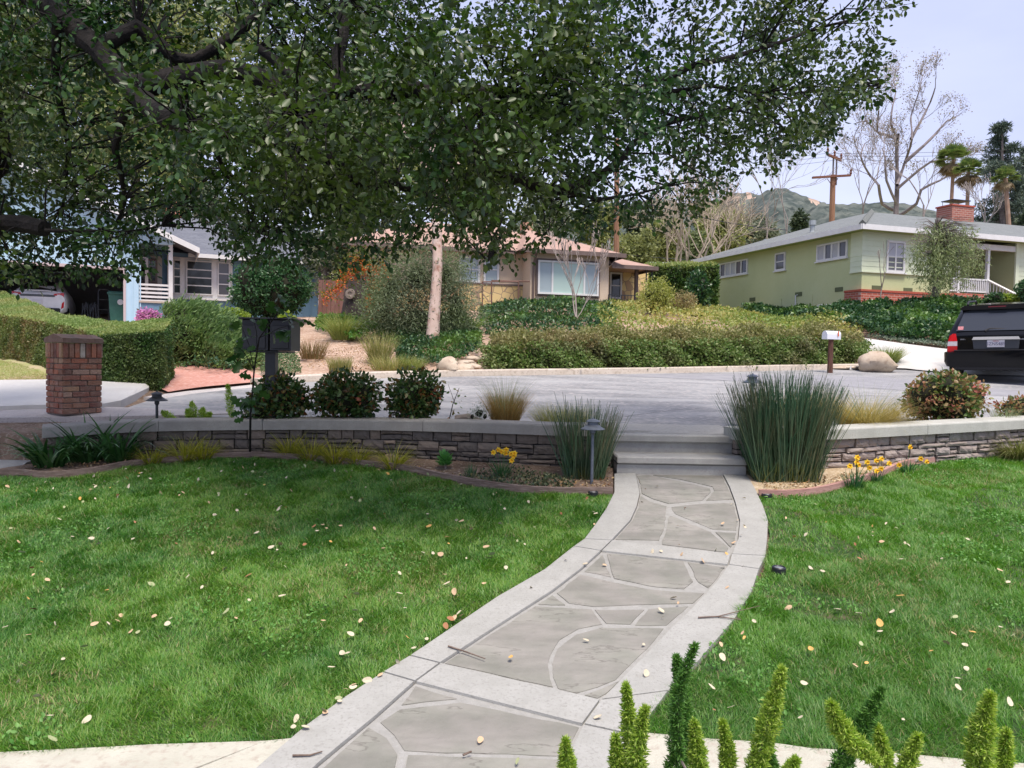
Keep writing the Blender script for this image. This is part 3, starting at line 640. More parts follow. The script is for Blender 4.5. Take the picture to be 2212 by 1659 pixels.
# ---- bed edging
def edging(px, h, t, mat, label, dz=0):
    ln_ = smoothline([L(*p) for p in px], .12); m = MB(); n = len(ln_); vs = []
    for i, p in enumerate(ln_):
        d = (ln_[min(n - 1, i + 1)] - ln_[max(0, i - 1)]); q = Vector((-d.y, d.x, 0)).normalized(); w = .003 * math.sin(i * .7)
        vs += [p + Vector((0, 0, -.05)), p + Vector((0, 0, h + w)), p + q * t + Vector((0, 0, h + w)), p + q * t + Vector((0, 0, -.05))]
    m.add(vs, [(i * 4 + k, i * 4 + (k + 1) % 4, i * 4 + 4 + (k + 1) % 4, i * 4 + 4 + k) for i in range(n - 1) for k in range(4)] + [(3, 2, 1, 0), tuple(range(4 * n - 4, 4 * n))])
    return tag(m.build('bed_edging', mat), label, 'edging')
WOODE = pm('edging board', (.14, .10, .08), (.23, .17, .14), sc=3, stretch=(1, 1, 12), c3=(.3, .24, .2), sc3=9, bump=.4, rough=.9)
REDE = pm('red edging board', (.36, .20, .17), (.47, .29, .25), sc=3, stretch=(1, 1, 10), c3=(.3, .16, .14), sc3=12, bump=.4, rough=.9)
edging(EL[1:], .085, .045, WOODE, 'weathered brown bed edging curving along the left lawn')
edging(ER[:7], .085, .05, REDE, 'reddish bed edging curving along the right lawn')
sheet('planting_bed', Lw(EL[1:]) + [(float(p.x), float(p.y) + .05, zl(p.y)) for p in WL[::-1]], SOIL, .03, 'dark mulched planting bed below the left wall')
BEDR = pm('bed straw soil', (.34, .25, .15), (.50, .40, .26), sc=4, c3=(.6, .52, .4), sc3=30, bump=.8, bsc=40, rough=.95)
sheet('planting_bed', Lw(ER[:9]) + [(float(p.x), float(p.y) + .08, zl(p.y)) for p in WR[:4][::-1]], BEDR, .03, 'straw coloured planting bed below the right wall')
# left concrete walk beyond the strappy plant
sheet('walkway', [tuple(L(*p)) for p in ((-300, 1045), (18, 1030), (60, 1000), (150, 970), (0, 967), (-300, 972))], CONC, .012, 'grey concrete walkway at the far left of the lawn', thick=.06)
# ================================================================== road and kerbs
ASPH = pm('asphalt', (.19, .195, .20), (.34, .345, .345), sc=1.3, c3=(.43, .40, .38), sc3=22, stretch=(.5, 1.6, 1), bump=.35, bsc=60, lo=.38, hi=.66, rough=.9)
fx = [(345, 858), (430, 846), (530, 836), (650, 826), (740, 821), (830, 817), (1000, 813), (1250, 809), (1500, 805), (1700, 800), (1830, 797)]
road_px = [R_(215, 900), R_(300, 872)] + [R_(*p) for p in fx]
rp = [tuple(p) for p in road_px] + [(14, float(yfar(14)), zr(float(yfar(14)))), (30, float(yfar(30)), zr(float(yfar(30)))), (30, 10.2, zr(10.2)), (6.5, 10.6, zr(10.6)), (3, 10.12, zr(10.12)), (-.5, 10.12, zr(10.12)), (-3.5, 10.2, zr(10.2)), (-5.2, 10.25, zr(10.25))]
sheet('road', rp, ASPH, .0, 'worn grey asphalt street between the garden wall and the far kerb')
PATCH = pm('asphalt patch', (.23, .23, .245), (.29, .29, .30), sc=3, c3=(.27, .27, .28), sc3=60, bump=.3, bsc=80, rough=.9)
sheet('road', [tuple(R_(*p)) for p in ((1330, 812), (1560, 822), (1830, 836), (2212, 858), (2212, 846), (1900, 815), (1600, 807), (1400, 808))], PATCH, .004, 'darker resurfaced strip along the far side of the street')
TAR = pm('tar line', (.05, .05, .055), (.09, .09, .09), sc=9, rough=.8)
m = MB()
for q in ([(330, 905), (520, 880), (640, 868), (1000, 868)], [(400, 875), (560, 862), (900, 845), (1150, 838)], [(980, 860), (1200, 855), (1500, 862), (1590, 880)], [(1000, 832), (1300, 840), (1560, 858)], [(1350, 900), (1480, 884), (1590, 889)]):
    ln_ = smoothline([R_(*p) for p in q], .15); rr = random.Random(len(q))
    for a, b in zip(ln_, ln_[1:]):
        d = (b - a).normalized(); s = Vector((-d.y, d.x, 0)) * .006; j = Vector((rr.gauss(0, .008), rr.gauss(0, .008), .003)); m.add([a - s + j, b - s + j, b + s + j, a + s + j], [(0, 1, 2, 3)])
o = m.build('road_cracks', TAR, loc=(0, 0, 0)); tag(o, 'thin tar filled cracks wandering across the street asphalt', kind='structure')
KERB = pm('kerb concrete', (.47, .41, .34), (.56, .50, .43), sc=4, c3=(.38, .32, .26), sc3=20, bump=.3, bsc=70, rough=.9)
def kerb(pts, w, h, mat, label, name='kerb', back=True):
    ln_ = smoothline([Vector(p) for p in pts], .3); m = MB(); n = len(ln_); vs = []
    for i, p in enumerate(ln_):
        d = (ln_[min(n - 1, i + 1)] - ln_[max(0, i - 1)]); q = Vector((-d.y, d.x, 0)).normalized() * (1 if back else -1)
        vs += [p + Vector((0, 0, -.05)), p + q * .02 + Vector((0, 0, h - .02)), p + q * .05 + Vector((0, 0, h)), p + q * w + Vector((0, 0, h)), p + q * w + Vector((0, 0, -.05))]
    m.add(vs, [(i * 5 + k, i * 5 + (k + 1) % 5, i * 5 + 5 + (k + 1) % 5, i * 5 + 5 + k) for i in range(n - 1) for k in range(5)] + [(4, 3, 2, 1, 0), tuple(range(5 * n - 5, 5 * n))])
    return tag(m.build(name, mat, loc=(0, 0, 0)), label, kind='structure')
k0 = kerb([R_(*p) for p in ((560, 834), (650, 826), (740, 821), (830, 817), (1000, 813), (1250, 809), (1500, 805), (1700, 800), (1880, 797))], .28, .13, KERB, 'low tan concrete kerb at the foot of the far bank')
# painted number on the kerb
c = R_(1848, 799); d = (R_(1868, 798) - R_(1828, 800)).normalized(); q = Vector((-d.y, d.x, 0))
m = MB(); PW = pm('white paint', (.72, .72, .72), (.8, .8, .8), sc=6, rough=.6); m.add([c - d * .22 - q * .004 + Vector((0, 0, z)) + d * u for u, z in ((0, .012), (.44, .012), (.44, .105), (0, .105))], [(0, 1, 2, 3)])
kp = m.build('kerb_number', PW, loc=(c.x, c.y, c.z)); tag(kp, 'white painted house number patch on the far kerb face', 'kerb number')
text('2613', 'digits', .09, c - q * .008 + Vector((0, 0, .06)), d, (0, 0, 1), pm('faded digits', (.42, .42, .44)), kp)
# light gutter at brick driveway, neighbour apron
GUT = pm('gutter concrete', (.46, .43, .41), (.54, .51, .49), sc=4, c3=(.4, .37, .35), sc3=40, bump=.2, rough=.9)
APR = pm('apron concrete', (.46, .455, .43), (.53, .525, .50), sc=2, c3=(.48, .46, .45), sc3=30, bump=.2, rough=.9)
kerb([R_(*p) for p in ((347, 862), (430, 849), (530, 839), (575, 834))], .32, .02, GUT, 'pale concrete gutter strip at the foot of the red driveway', 'gutter')
RED = pm('red driveway', (.42, .19, .145), (.50, .26, .21), sc=3, c3=(.56, .38, .33), sc3=18, bump=.3, bsc=50, rough=.9)
def ground_strip(name, A, B, mat, label, dz, n=14, kind='structure', m_=8):
    """sheet draped over the terrain between two pixel polylines"""
    a = [on(p.x, p.y) if isinstance(p, Vector) else T(*p) for p in A]; b = [on(p.x, p.y) if isinstance(p, Vector) else T(*p) for p in B]
    def rs(l, n):
        c = [0.]
        for u, v in zip(l, l[1:]): c.append(c[-1] + (v - u).length)
        return [Vector([np.interp(t, c, [q[k] for q in l]) for k in range(3)]) for t in np.linspace(0, c[-1], n)]
    a, b = rs(a, n), rs(b, n); vs = []
    for u, v in zip(a, b):
        for j in range(m_ + 1):
            p = u.lerp(v, j / m_); vs.append((p.x, p.y, Hz(p.x, p.y) + dz))
    r = m_ + 1; m = MB(); m.add(vs, [(i * r + j, (i + 1) * r + j, (i + 1) * r + j + 1, i * r + j + 1) for i in range(n - 1) for j in range(m_)])
    o = m.build(name, mat, loc=(0, 0, 0)); me = o.data
    if me.polygons[0].normal.z < 0: me.flip_normals()
    return tag(o, label, kind=kind)
dA = [R_(345, 857), R_(430, 845), R_(530, 835), R_(575, 832)]
ground_strip('driveway', [p + Vector((0, .3, 0)) for p in dA], [P(0, 0, 25.5), P(90, 0, 25.8), P(180, 0, 26), P(330, 0, 25.5)], RED, 'red tinted concrete driveway rising to the blue house garage', .03, 14, m_=24)
# neighbour's pale apron behind the brick pillar
aA = [(-400, 905), (-100, 893), (60, 886), (215, 884), (262, 875), (322, 846)]; aB = [(-400, 832), (-100, 833), (0, 836), (150, 834), (240, 840), (318, 842)]
m = MB(); n = len(aA); vs = [R_(*p) + Vector((0, 0, .07)) for p in aA] + [R_(*p) + Vector((0, 0, .12)) for p in aB] + [R_(*p) + Vector((0, 0, -.08)) for p in aA]
m.add(vs, [(i, i + 1, n + i + 1, n + i) for i in range(n - 1)] + [(2 * n + i, 2 * n + i + 1, i + 1, i) for i in range(n - 1)]); o = m.build('apron', APR, loc=(0, 0, 0)); tag(o, 'pale concrete driveway apron behind the brick pillar', kind='structure')
# own driveway slab, front left
DRV = pm('driveway slab', (.36, .34, .335), (.45, .42, .41), sc=1.6, c3=(.30, .28, .27), sc3=40, bump=.25, bsc=70, rough=.9)
m = MB(); p0 = [R_(-500, 915), R_(0, 905), R_(180, 903), R_(380, 899), R_(560, 893)]; p1 = [R_(-500, 870), R_(0, 880), R_(200, 880), R_(330, 884), R_(470, 889)]; up = Vector((0, 0, .015)); dn = Vector((0, 0, -.16))
n = 5; vs = [p + up for p in p0] + [p + up for p in p1] + [p + dn for p in p0] + [p + dn for p in p1]
m.add(vs, [(i, i + 1, n + i + 1, n + i) for i in range(4)] + [(2 * n + i, 2 * n + i + 1, i + 1, i) for i in range(4)] + [(4, 14, 19, 9)]); o = m.build('driveway', DRV, loc=(0, 0, 0)); tag(o, 'grey concrete driveway slab under the brick pillar', kind='structure')
# green house's drive
ground_strip('driveway', [(1880, 797), (1960, 799), (2090, 812), (2212, 815), (2330, 815)], [(1868, 733), (1958, 746), (2050, 757), (2200, 761), (2330, 764)], APR, 'pale concrete driveway climbing past the boulder', .03, 18, m_=8)
# ================================================================== brick pillar
BRK = isl('old brick', [(.15, .06, .045), (.30, .09, .055), (.12, .05, .042), (.26, .13, .08), (.36, .13, .075), (.2, .085, .065), (.40, .25, .14), (.33, .22, .18)], rough=.9, bump=.7, bsc=40, c3=(.27, .19, .15), sc3=10)
BRKW = pm('whitewashed brick', (.5, .47, .42), (.32, .25, .2), sc=9, rough=.9, bump=.5)
GROUT = pm('old mortar', (.13, .10, .085), (.24, .19, .16), sc=15, bump=.6, bsc=60, rough=.95)
pc = R_(112, 884); b0 = R_(134, 884); yaw = math.radians(4)
fl = P(136, 880, 9.9); ux = Vector((math.cos(math.radians(56)), math.sin(math.radians(56)), 0)); wdt = .5; vy = Vector((-ux.y, ux.x, 0))
zb = zr(10.1) + .02; bh_ = .073
root = empty('brick_pillar', tuple((fl + ux * wdt / 2 + vy * .25).xy) + (zb,), 'square red brick pillar with soldier course and sloped cap', 'pillar')
rr = random.Random(4); H0 = .66; dep = .44
m = MB(); m.box(Vector((*(fl + ux * wdt / 2 + vy * dep / 2).xy, zb + .45)), (wdt - .02, dep - .02, .9), X=ux); m.build('mortar_core', GROUT, root)
m = MB(); m.k = 0
nr = 10; BOFF = 0
def brick(m, face, s0, s1, z0_, z1_, out_=0.0):
    """face 0 front (along ux), 1 left side (along vy)"""
    j = rr.uniform(-.003, .006) + out_
    if face == 0: c = fl + ux * ((s0 + s1) / 2) + vy * (.03 - j); X = ux
    elif face == 1: c = fl + vy * ((s0 + s1) / 2) + ux * (.03 - j); X = vy
    elif face == 2: c = fl + ux * (wdt - .03 + j) + vy * ((s0 + s1) / 2); X = vy
    else: c = fl + ux * ((s0 + s1) / 2) + vy * (dep - .03 + j); X = ux
    m.box(Vector((c.x, c.y, zb + (z0_ + z1_) / 2)), (abs(s1 - s0) - .012, .07, abs(z1_ - z0_) - .012), X=X, bev=.006)
for r in range(nr):
    z0_, z1_ = r * bh_ + .01, (r + 1) * bh_ + .01
    for face, ln_ in ((0, wdt), (1, dep), (2, dep), (3, wdt)):
        s = 0.; first = [.215, .11][r % 2]
        while s < ln_ - .03:
            w = first if s == 0 else (.215 if face in (0, 3) else .11); e = min(ln_, s + w + rr.uniform(-.01, .01)); e = ln_ if ln_ - e < .05 else e
            brick(m, face, s, e, z0_, z1_); s = e
zs_ = nr * bh_ + .01
for face, ln_, k in ((0, wdt, 7), (1, dep, 6), (2, dep, 6), (3, wdt, 7)):
    for i in range(k):
        m2 = m
        if face == 0 and i == 3: continue
        brick(m2, face, ln_ * i / k, ln_ * (i + 1) / k, zs_, zs_ + .2, .008)
m.build('bricks', BRK, root)
m = MB(); brick(m, 0, wdt * 3 / 7, wdt * 4 / 7, zs_, zs_ + .2, .01); m.build('white_brick', BRKW, root)
m = MB(); zc = zb + zs_ + .2
for i in range(5):
    a = fl + ux * (wdt * i / 5 - .015 + .004); b = fl + ux * (wdt * (i + 1) / 5 + (.015 if i == 4 else 0) - .004)
    pr = [(-.03, 0), (-.03, .06), (dep / 2, .115), (dep + .03, .06), (dep + .03, 0)]
    m.prism([Vector((*(a + vy * v).xy, zc + w)) for v, w in pr], b - a)
m.build('cap', isl('cap brick', [(.12, .06, .045), (.17, .10, .08), (.10, .075, .065)], c3=(.22, .17, .14)), root)
# ================================================================== mailboxes
BLK = pm('black powder coat', (.012, .014, .018), (.02, .022, .028), sc=8, rough=.45, spec=.5)
a = P(587, 757, 9.75); zg = zr(9.8)
root = empty('locking_mailbox', (a.x, a.y, zg), 'black double locking mailbox on a square black post', 'mailbox')
m = MB(); m.box((a.x, a.y, (a.z + zg) / 2), (.13, .13, a.z - zg), bev=.006); m.build('post', BLK, root)
xl, xr = P(535, 725, 9.75).x, P(639, 725, 9.75).x; zt_, zb_ = P(587, 692, 9.75).z, P(587, 758, 9.75).z; mid = P(592, 725, 9.75).x
for x0, x1 in ((xl, mid - .01), (mid + .01, xr)):
    m = MB(); m.box(((x0 + x1) / 2, a.y, (zt_ + zb_) / 2), (x1 - x0, .42, zt_ - zb_), bev=.008); bx_ = m.build('box', BLK, root)
    m = MB(); m.box(((x0 + x1) / 2, a.y - .225, (zt_ + zb_) / 2 - .02), (x1 - x0 - .06, .012, zt_ - zb_ - .1), bev=.004); m.build('door', BLK, bx_)
m = MB(); m.box(((xl + xr) / 2 + .01, a.y - .02, zt_ + .012), (xr - xl + .07, .5, .022), bev=.006); m.build('lid', BLK, root)
m = MB(); m.box(((xl + xr) / 2, a.y, zb_ - .012), (xr - xl - .1, .3, .022), bev=.003); m.build('bracket', BLK, root)
WHT = pm('white enamel', (.66, .68, .74), (.74, .75, .8), sc=2, rough=.4, spec=.4)
a = P(1795, 732, 17.9); zg = Hz(a.x, a.y); root = empty('roadside_mailbox', (a.x, a.y, zg), 'white domed mailbox on a brown post before the long hedge', 'mailbox')
m = MB(); rot = Vector((.93, .36, 0)).normalized(); sd = Vector((-rot.y, rot.x, 0)); zc = P(1795, 733, 17.9).z; hw, ht, lnh = .085, .11, .19
pr = [(-hw, 0), (hw, 0), (hw, ht)] + [(hw * math.cos(t), ht + hw * math.sin(t)) for t in np.linspace(0.2, pi - .2, 7)] + [(-hw, ht)]
m.prism([a * 1 + Vector((0, 0, zc - a.z)) + sd * u + Vector((0, 0, w)) - rot * lnh for u, w in pr], rot * (2 * lnh)); m.build('box', WHT, root)
m = MB(); m.prism([Vector((a.x, a.y, zc)) + sd * (u * 1.05) + Vector((0, 0, w * 1.03 - .003)) + rot * lnh for u, w in pr], rot * .02); m.build('door', WHT, root)
m = MB(); m.tube([(a.x, a.y, zg - .1), (a.x, a.y, zc - .002)], [.065, .055], n=6); m.build('post', pm('brown post', (.07, .03, .022), (.14, .07, .05), sc=5, rough=.85, stretch=(6, 6, 1)), root)
m = MB(); m.box(Vector((a.x, a.y, zc + ht + .02)) + sd * -.1 + rot * .12, (.025, .012, .12), X=rot); m.build('flag', pm('orange plastic', (.6, .12, .03), rough=.5), root)
# ================================================================== path lights and lawn heads
LMPM = pm('weathered bronze', (.035, .038, .042), (.07, .075, .08), sc=12, rough=.5, metal=.5)
LMPB = pm('blue grey bronze', (.10, .12, .15), (.16, .18, .21), sc=12, rough=.45, metal=.4)
def pathlight(px, top, d, zg, label, mat, w=.13):
    a = P(px, top, d); root = empty('path_light', (a.x, a.y, zg), label, 'path light', 'garden path lights'); zt_ = a.z
    m = MB(); m.tube([(a.x, a.y, zg - .05), (a.x, a.y, zt_ - .14)], .017, n=10); m.lathe((a.x, a.y, zt_ - .17), [(.017, 0), (.03, .02), (.028, .06)], 14); m.build('post', mat, root)
    m = MB(); m.lathe((a.x, a.y, zt_ - .115), [(w, .0), (w, .006), (.1, .022), (.062, .05), (.055, .05), (.09, .016), (w - .006, -.002)], 28); m.build('brim', mat, root, smooth=True)
    m = MB(); m.lathe((a.x, a.y, zt_ - .068), [(.058, 0), (.058, .035)], 24); m.build('louvre', mat, root, smooth=True)
    m = MB(); m.lathe((a.x, a.y, zt_ - .032), [(.075, -.004), (.078, 0), (.05, .02), (.012, .03), (.01, .04), (.001, .042)], 24); m.build('cap', mat, root, smooth=True)
pathlight(1281, 904, 8.2, L(1283, 1052).z, 'blue grey path light standing in the left bed beside the steps', LMPB)
pathlight(1626, 808, 10.0, zr(9.9), 'dark path light half hidden behind the tall reeds', LMPB)
pathlight(339, 846, 9.75, zr(9.7), 'black path light behind the left wall near the brick pillar', LMPM)
for px, py, lb in ((1682, 1240, 'round black lawn light sunk in grass right of the path'), (1656, 1078, 'small round lawn light by the red edging'), (1281, 1073, 'small round lawn light at the end of the brown edging'), (24, 1026, 'small round lawn light at the far left edging')):
    a = L(px, py); root = empty('well_light', a, lb, 'lawn light', 'sunken lawn lights')
    m = MB(); m.lathe(a + Vector((0, 0, -.02)), [(.05, 0), (.052, .07), (.045, .078), (.04, .07), (.02, .066)], 18); m.build('housing', BLK, root, smooth=True)
    m = MB(); m.lathe(a + Vector((0, 0, .047)), [(.038, 0), (.03, .006), (.001, .008)], 14); m.build('lens', glass('lamp lens', (.2, .22, .24), .15), root, smooth=True)
# ================================================================== near planting
def gm(name, cols, trans=.25, rough=.5, B=None, nsc=2): return lm(name, cols, B, nsc=nsc, rough=rough, trans=trans)
def tuft(name, label, cat, base, n, h, w, mat, spread=.08, th0=.5, kap=1.0, group=None, seg=4, seed=0, hj=.35, extra=None, squash=(1, 1), part='blades'):
    rg = np.random.default_rng(seed + int(abs(base[0] * 100)) + n); root = empty(name, base, label, cat, group)
    r = spread * np.sqrt(rg.uniform(0, 1, n)); a = rg.uniform(0, 2 * pi, n)
    B = np.stack([base[0] + r * np.cos(a) * squash[0], base[1] + r * np.sin(a) * squash[1], np.full(n, base[2] - .01)], 1)
    blades(part, B, h * (1 - hj * rg.uniform(0, 1, n)), w, mat, root, th0=th0, kap=kap, phi=a + rg.normal(0, .5, n), seg=seg, rng=rg)
    return root, rg
AGA = gm('strap leaves', [(.015, .055, .014), (.025, .085, .02), (.05, .13, .035), (.09, .18, .07)], .15, .3)
for px, py, n, lb in ((110, 1012, 46, 'leftmost clump of broad strappy leaves in the bed by the walk'), (190, 1000, 52, 'middle clump of broad strappy leaves in front of the wall end'), (255, 1000, 44, 'rightmost clump of broad strappy leaves under the black path light')):
    b = L(px, py); root, rg = tuft('strap_plant', lb, 'plant', b, n + 30, .82, .045, AGA, .13, .6, 1.45, 'strap leaved clumps at the left wall', seg=6, hj=.45)
YG = gm('yellow sedge', [(.16, .2, .02), (.30, .31, .03), (.42, .38, .06), (.10, .16, .03)], .3, .45)
for i, (px, py, s) in enumerate(((330, 1000, .8), (400, 994, 1.1), (440, 991, 1.0), (625, 985, 1.1), (670, 992, 1.1), (725, 998, 1.0), (770, 1000, .9), (850, 1010, 1.0))):
    b = L(px, py + 4); nm = ['first', 'second', 'third', 'fourth', 'fifth', 'sixth', 'seventh', 'eighth'][i]
    tuft('sedge_clump', '%s yellow green sedge clump from the left along the dark wall' % nm, 'grass clump', b, 190, .44 * s, .009, YG, .08, .85, 1.1, 'yellow sedges along the left wall', seg=4)
# succulent rosette
b = L(962, 1018); root = empty('rosette_plant', b, 'bright green leafy rosette against the dark stone wall', 'plant'); rg = np.random.default_rng(5); m = MB()
for i in range(34):
    a = i * 2.4; t = i / 34; ln_ = .11 + .03 * rg.uniform(-1, 1); el = .25 + 1.1 * (1 - t); d = Vector((math.cos(a) * math.cos(el), math.sin(a) * math.cos(el), math.sin(el))); s = Vector((-math.sin(a), math.cos(a), 0)); u = s.cross(d)
    o = Vector(b) + Vector((0, 0, .06 + .06 * (1 - t))); p = [o, o + d * ln_ * .5 - s * .028 + u * .006, o + d * ln_ - s * .03, o + d * (ln_ * 1.12), o + d * ln_ + s * .03, o + d * ln_ * .5 + s * .028 + u * .006, o + d * ln_ * .6 - u * .008]
    m.add(p, [(0, 6, 1), (1, 6, 2), (2, 6, 3), (3, 6, 4), (4, 6, 5), (5, 6, 0)])
m.build('leaf_rosette', gm('rosette green', [(.06, .2, .04), (.12, .3, .08), (.09, .24, .07)], .25, .4), root)
m = MB(); m.tube([b, Vector(b) + Vector((0, 0, .12))], .012); m.build('stem', BARKG, root)
# daffodils
DG = gm('daffodil leaves', [(.03, .1, .03), (.06, .16, .05), (.05, .14, .06)], .2, .4); DY = pm('daffodil petals', (.8, .5, .02), (.85, .62, .05), sc=20, rough=.6); DO = pm('daffodil cups', (.75, .38, .01), rough=.6)
def daff(base, n, h, flowers, label, spread=.06, seed=1):
    root, rg = tuft('daffodil_clump', label, 'flowers', base, n, h, .014, DG, spread, .45, .5, 'daffodil clumps', seg=4, seed=seed, part='leaves')
    rr = random.Random(seed)
    for i, (dx, dz) in enumerate(flowers):
        o = Vector(base) + Vector((rr.uniform(-.03, .03), rr.uniform(-.05, .02), 0)); c = Vector(base) + Vector((dx, -.06 + rr.uniform(-.05, .04), dz)); f = MB(); fc = Vector((rr.uniform(-.5, .5), -1, rr.uniform(-.1, .25))).normalized()
        f.tube([o, o.lerp(c, .6) + Vector((0, 0, .03)), c + Vector((0, 0, .01)), c - fc * 0], .003, n=5); st_ = f.build('stalk', DG, root)
        X = fc.orthogonal().normalized(); Yv = fc.cross(X); f = MB(); R0 = .036
        for k in range(6):
            a = k * pi / 3 + .2 * i; p = X * math.cos(a) + Yv * math.sin(a); q = X * math.cos(a + pi / 2) + Yv * math.sin(a + pi / 2)
            f.add([c, c + p * R0 * .5 - q * .013, c + p * R0 + fc * .004, c + p * R0 * .5 + q * .013], [(0, 1, 2, 3)])
        fl_ = f.build('flower', DY, root)
        f = MB(); f.lathe(c, [(.008, 0), (.012, .018), (.016, .026), (.001, .012)], 8, axis=fc); f.build('cup', DO, fl_)
daff(L(1085, 1035), 46, .30, [(-.1, .3), (-.045, .33), (-.005, .31), (.03, .29), (.04, .33), (.1, .22), (.12, .27), (.09, .29), (.13, .3)], 'daffodils with yellow flowers against the dark left wall', seed=1)
daff(L(1845, 1056), 60, .27, [(-.1, .26), (-.02, .3), (-.01, .35), (.01, .27), (.1, .3), (.13, .24)], 'largest daffodil clump in front of the pale right wall', .09, seed=2)
daff(L(1895, 1042), 24, .2, [(-.05, .14), (.02, .16), (.02, .27), (.11, .22), (-.04, .25)], 'small daffodil clump between two larger ones by the right wall', .05, seed=3)
daff(L(1960, 1025), 34, .24, [(-.14, .12), (.0, .33), (.1, .2), (.2, .16)], 'daffodil clump at the far end of the right bed', .06, seed=4)
b = L(1015, 1030); tuft('bulb_leaves', 'dark narrow bulb leaves between the rosette and the daffodils', 'plant', b, 40, .2, .008, DG, .06, .35, .4)
# low ivy in the left bed
IVYB = gm('bed ivy', [(.03, .06, .03), (.06, .1, .05), (.14, .16, .07), (.02, .045, .02), (.3, .27, .12)], .15, .45)
poly = [tuple(L(*p).xy) for p in ((985, 1040), (1060, 1020), (1200, 1030), (1240, 1052), (1235, 1064), (1120, 1062), (1045, 1052))]
xy = sample_poly(poly, 1500); z = zl(xy[:, 1]) + .03 + .07 * vnoise(xy[:, 0], xy[:, 1], 9) * RN.uniform(0, 1, len(xy))
tag(leaves('ground_cover', np.stack([xy[:, 0], xy[:, 1], z], 1), .035, IVYB, shape='oval', nup=1.5), 'low variegated ground cover in front of the left daffodils', 'ground cover', kind='stuff')
LITTER = gm('leaf litter', [(.35, .25, .12), (.22, .13, .07), (.45, .36, .2), (.12, .08, .05), (.5, .3, .12)], .1, .8)
for poly, n, lb in (([(1130, 1060), (1240, 1035), (1322, 1035), (1322, 1068), (1220, 1068)], 260, 'dry leaf litter around the left reeds'), ([(1645, 1070), (1640, 1040), (1780, 1035), (1960, 1012), (1890, 1036), (1830, 1053), (1760, 1070)], 600, 'pale dry leaf litter in the right bed'), ([(30, 1025), (200, 1000), (520, 985), (900, 1015), (1100, 1055), (900, 1022), (540, 988)], 600, 'dark leaf litter under the left wall')):
    xy = sample_poly([tuple(L(*p).xy) for p in poly], n)
    tag(leaves('leaf_litter', np.stack([xy[:, 0], xy[:, 1], zl(xy[:, 1]) + RN.uniform(.035, .05, len(xy))], 1), .03, LITTER, shape='oval', nup=3, axis=None), lb, 'leaf litter', kind='stuff')
# horsetail reeds
REED = gm('reeds', [(.02, .06, .03), (.035, .095, .045), (.055, .13, .065), (.09, .14, .08)], .05, .4, B=[(.04, .08, .04), (.07, .12, .06), (.22, .18, .10), (.08, .13, .07)], nsc=1.5)
def reeds(label, px0, px1, py, dep, n, h, seed, lean=0.0):
    rg = np.random.default_rng(seed); a, b = L(px0, py), L(px1, py); c = (a + b) / 2; root = empty('horsetail_reeds', c, label, 'reeds')
    x = rg.uniform(a.x, b.x, n); y = c.y + rg.uniform(-dep, dep, n) * .5 + .1; rel = (x - c.x) / (b.x - a.x) * 2
    B = np.stack([x, y, zl(y)], 1); hh = h * (.62 + .38 * rg.uniform(0, 1, n) ** .8) * (1 - .12 * np.abs(rel)); hh[rg.uniform(0, 1, n) < .05] *= 1.12
    phi = np.where(rel > 0, 0, pi) + rg.normal(0, .9, n); th = np.abs(rel) * .2 + .03 + np.abs(rg.normal(0, .06, n))
    hi = rg.uniform(0, 1, n) < .12; th = np.where(hi, th + .16, th)
    blades('stems', B, hh, .0085, REED, root, th0=th + lean * 0, kap=.12, phi=phi, seg=4, rng=rg, tip=.5, th_rand=False)
    k = n // 3; blades('basal_shoots', B[:k], h * .25, .008, gm('basal shoots', [(.08, .12, .03), (.2, .2, .06), (.05, .1, .03)]), root, th0=.6, kap=.5, seg=3, rng=rg)
reeds('tall dark green horsetail reeds right of the steps', 1632, 1762, 1043, .42, 1650, 1.3, 3)
reeds('smaller clump of dark horsetail reeds left of the steps', 1222, 1305, 1040, .32, 420, .95, 4)
# ornamental grasses behind the walls (roots at strip level)
def sp(px, d): p = P(px, 900, d); return Vector((p.x, d, Hz(p.x, d)))
ORG = gm('orange grass', [(.30, .17, .05), (.42, .27, .09), (.25, .2, .07), (.5, .36, .14)], .3, .6); GFE = gm('feather grass', [(.26, .27, .08), (.38, .36, .14), (.16, .2, .06), (.46, .4, .2)], .35, .6)
GLD = gm('gold grass', [(.34, .27, .08), (.46, .38, .14), (.28, .25, .08), (.52, .43, .2)], .35, .6); GPL = gm('grass plumes', [(.16, .22, .09), (.22, .28, .14), (.3, .32, .18)], .35, .6)
def fgrass(px, d, n, h, w, mat, label, spread=.12, th=.62, kap=.9, plume=120, ph=1.5, wide=.004, sq=(1, 1)):
    b = sp(px, d); root, rg = tuft('ornamental_grass', label, 'grass clump', b, n, h, wide, mat, spread, th, kap, 'ornamental grasses behind the garden walls', seg=5, squash=sq, hj=.3)
    r = spread * .7 * rg.uniform(0, 1, plume); a = rg.uniform(0, 2 * pi, plume); B = np.stack([b.x + r * np.cos(a) * sq[0], b.y + r * np.sin(a) * sq[1], np.full(plume, b.z)], 1)
    if plume: blades('plumes', B, h * ph * (1 - .3 * rg.uniform(0, 1, plume)), .0035, GPL, root, th0=th * .7, kap=.8, phi=a, seg=6, rng=rg)
fgrass(1092, 9.75, 1300, .58, 0, ORG, 'tallest orange brown grass tuft behind the left wall', .15, .5, .35, 220, 1.55)
fgrass(1215, 9.7, 1000, .45, 0, GFE, 'soft yellow green grass tuft behind the left reeds', .2, .75, .6, 60, 1.1, sq=(1.5, 1))
fgrass(1870, 9.95, 2200, .74, 0, GLD, 'large golden drooping grass between the reeds and the red tipped shrub', .2, .85, 1.3, 100, 1.25, sq=(1.4, 1))
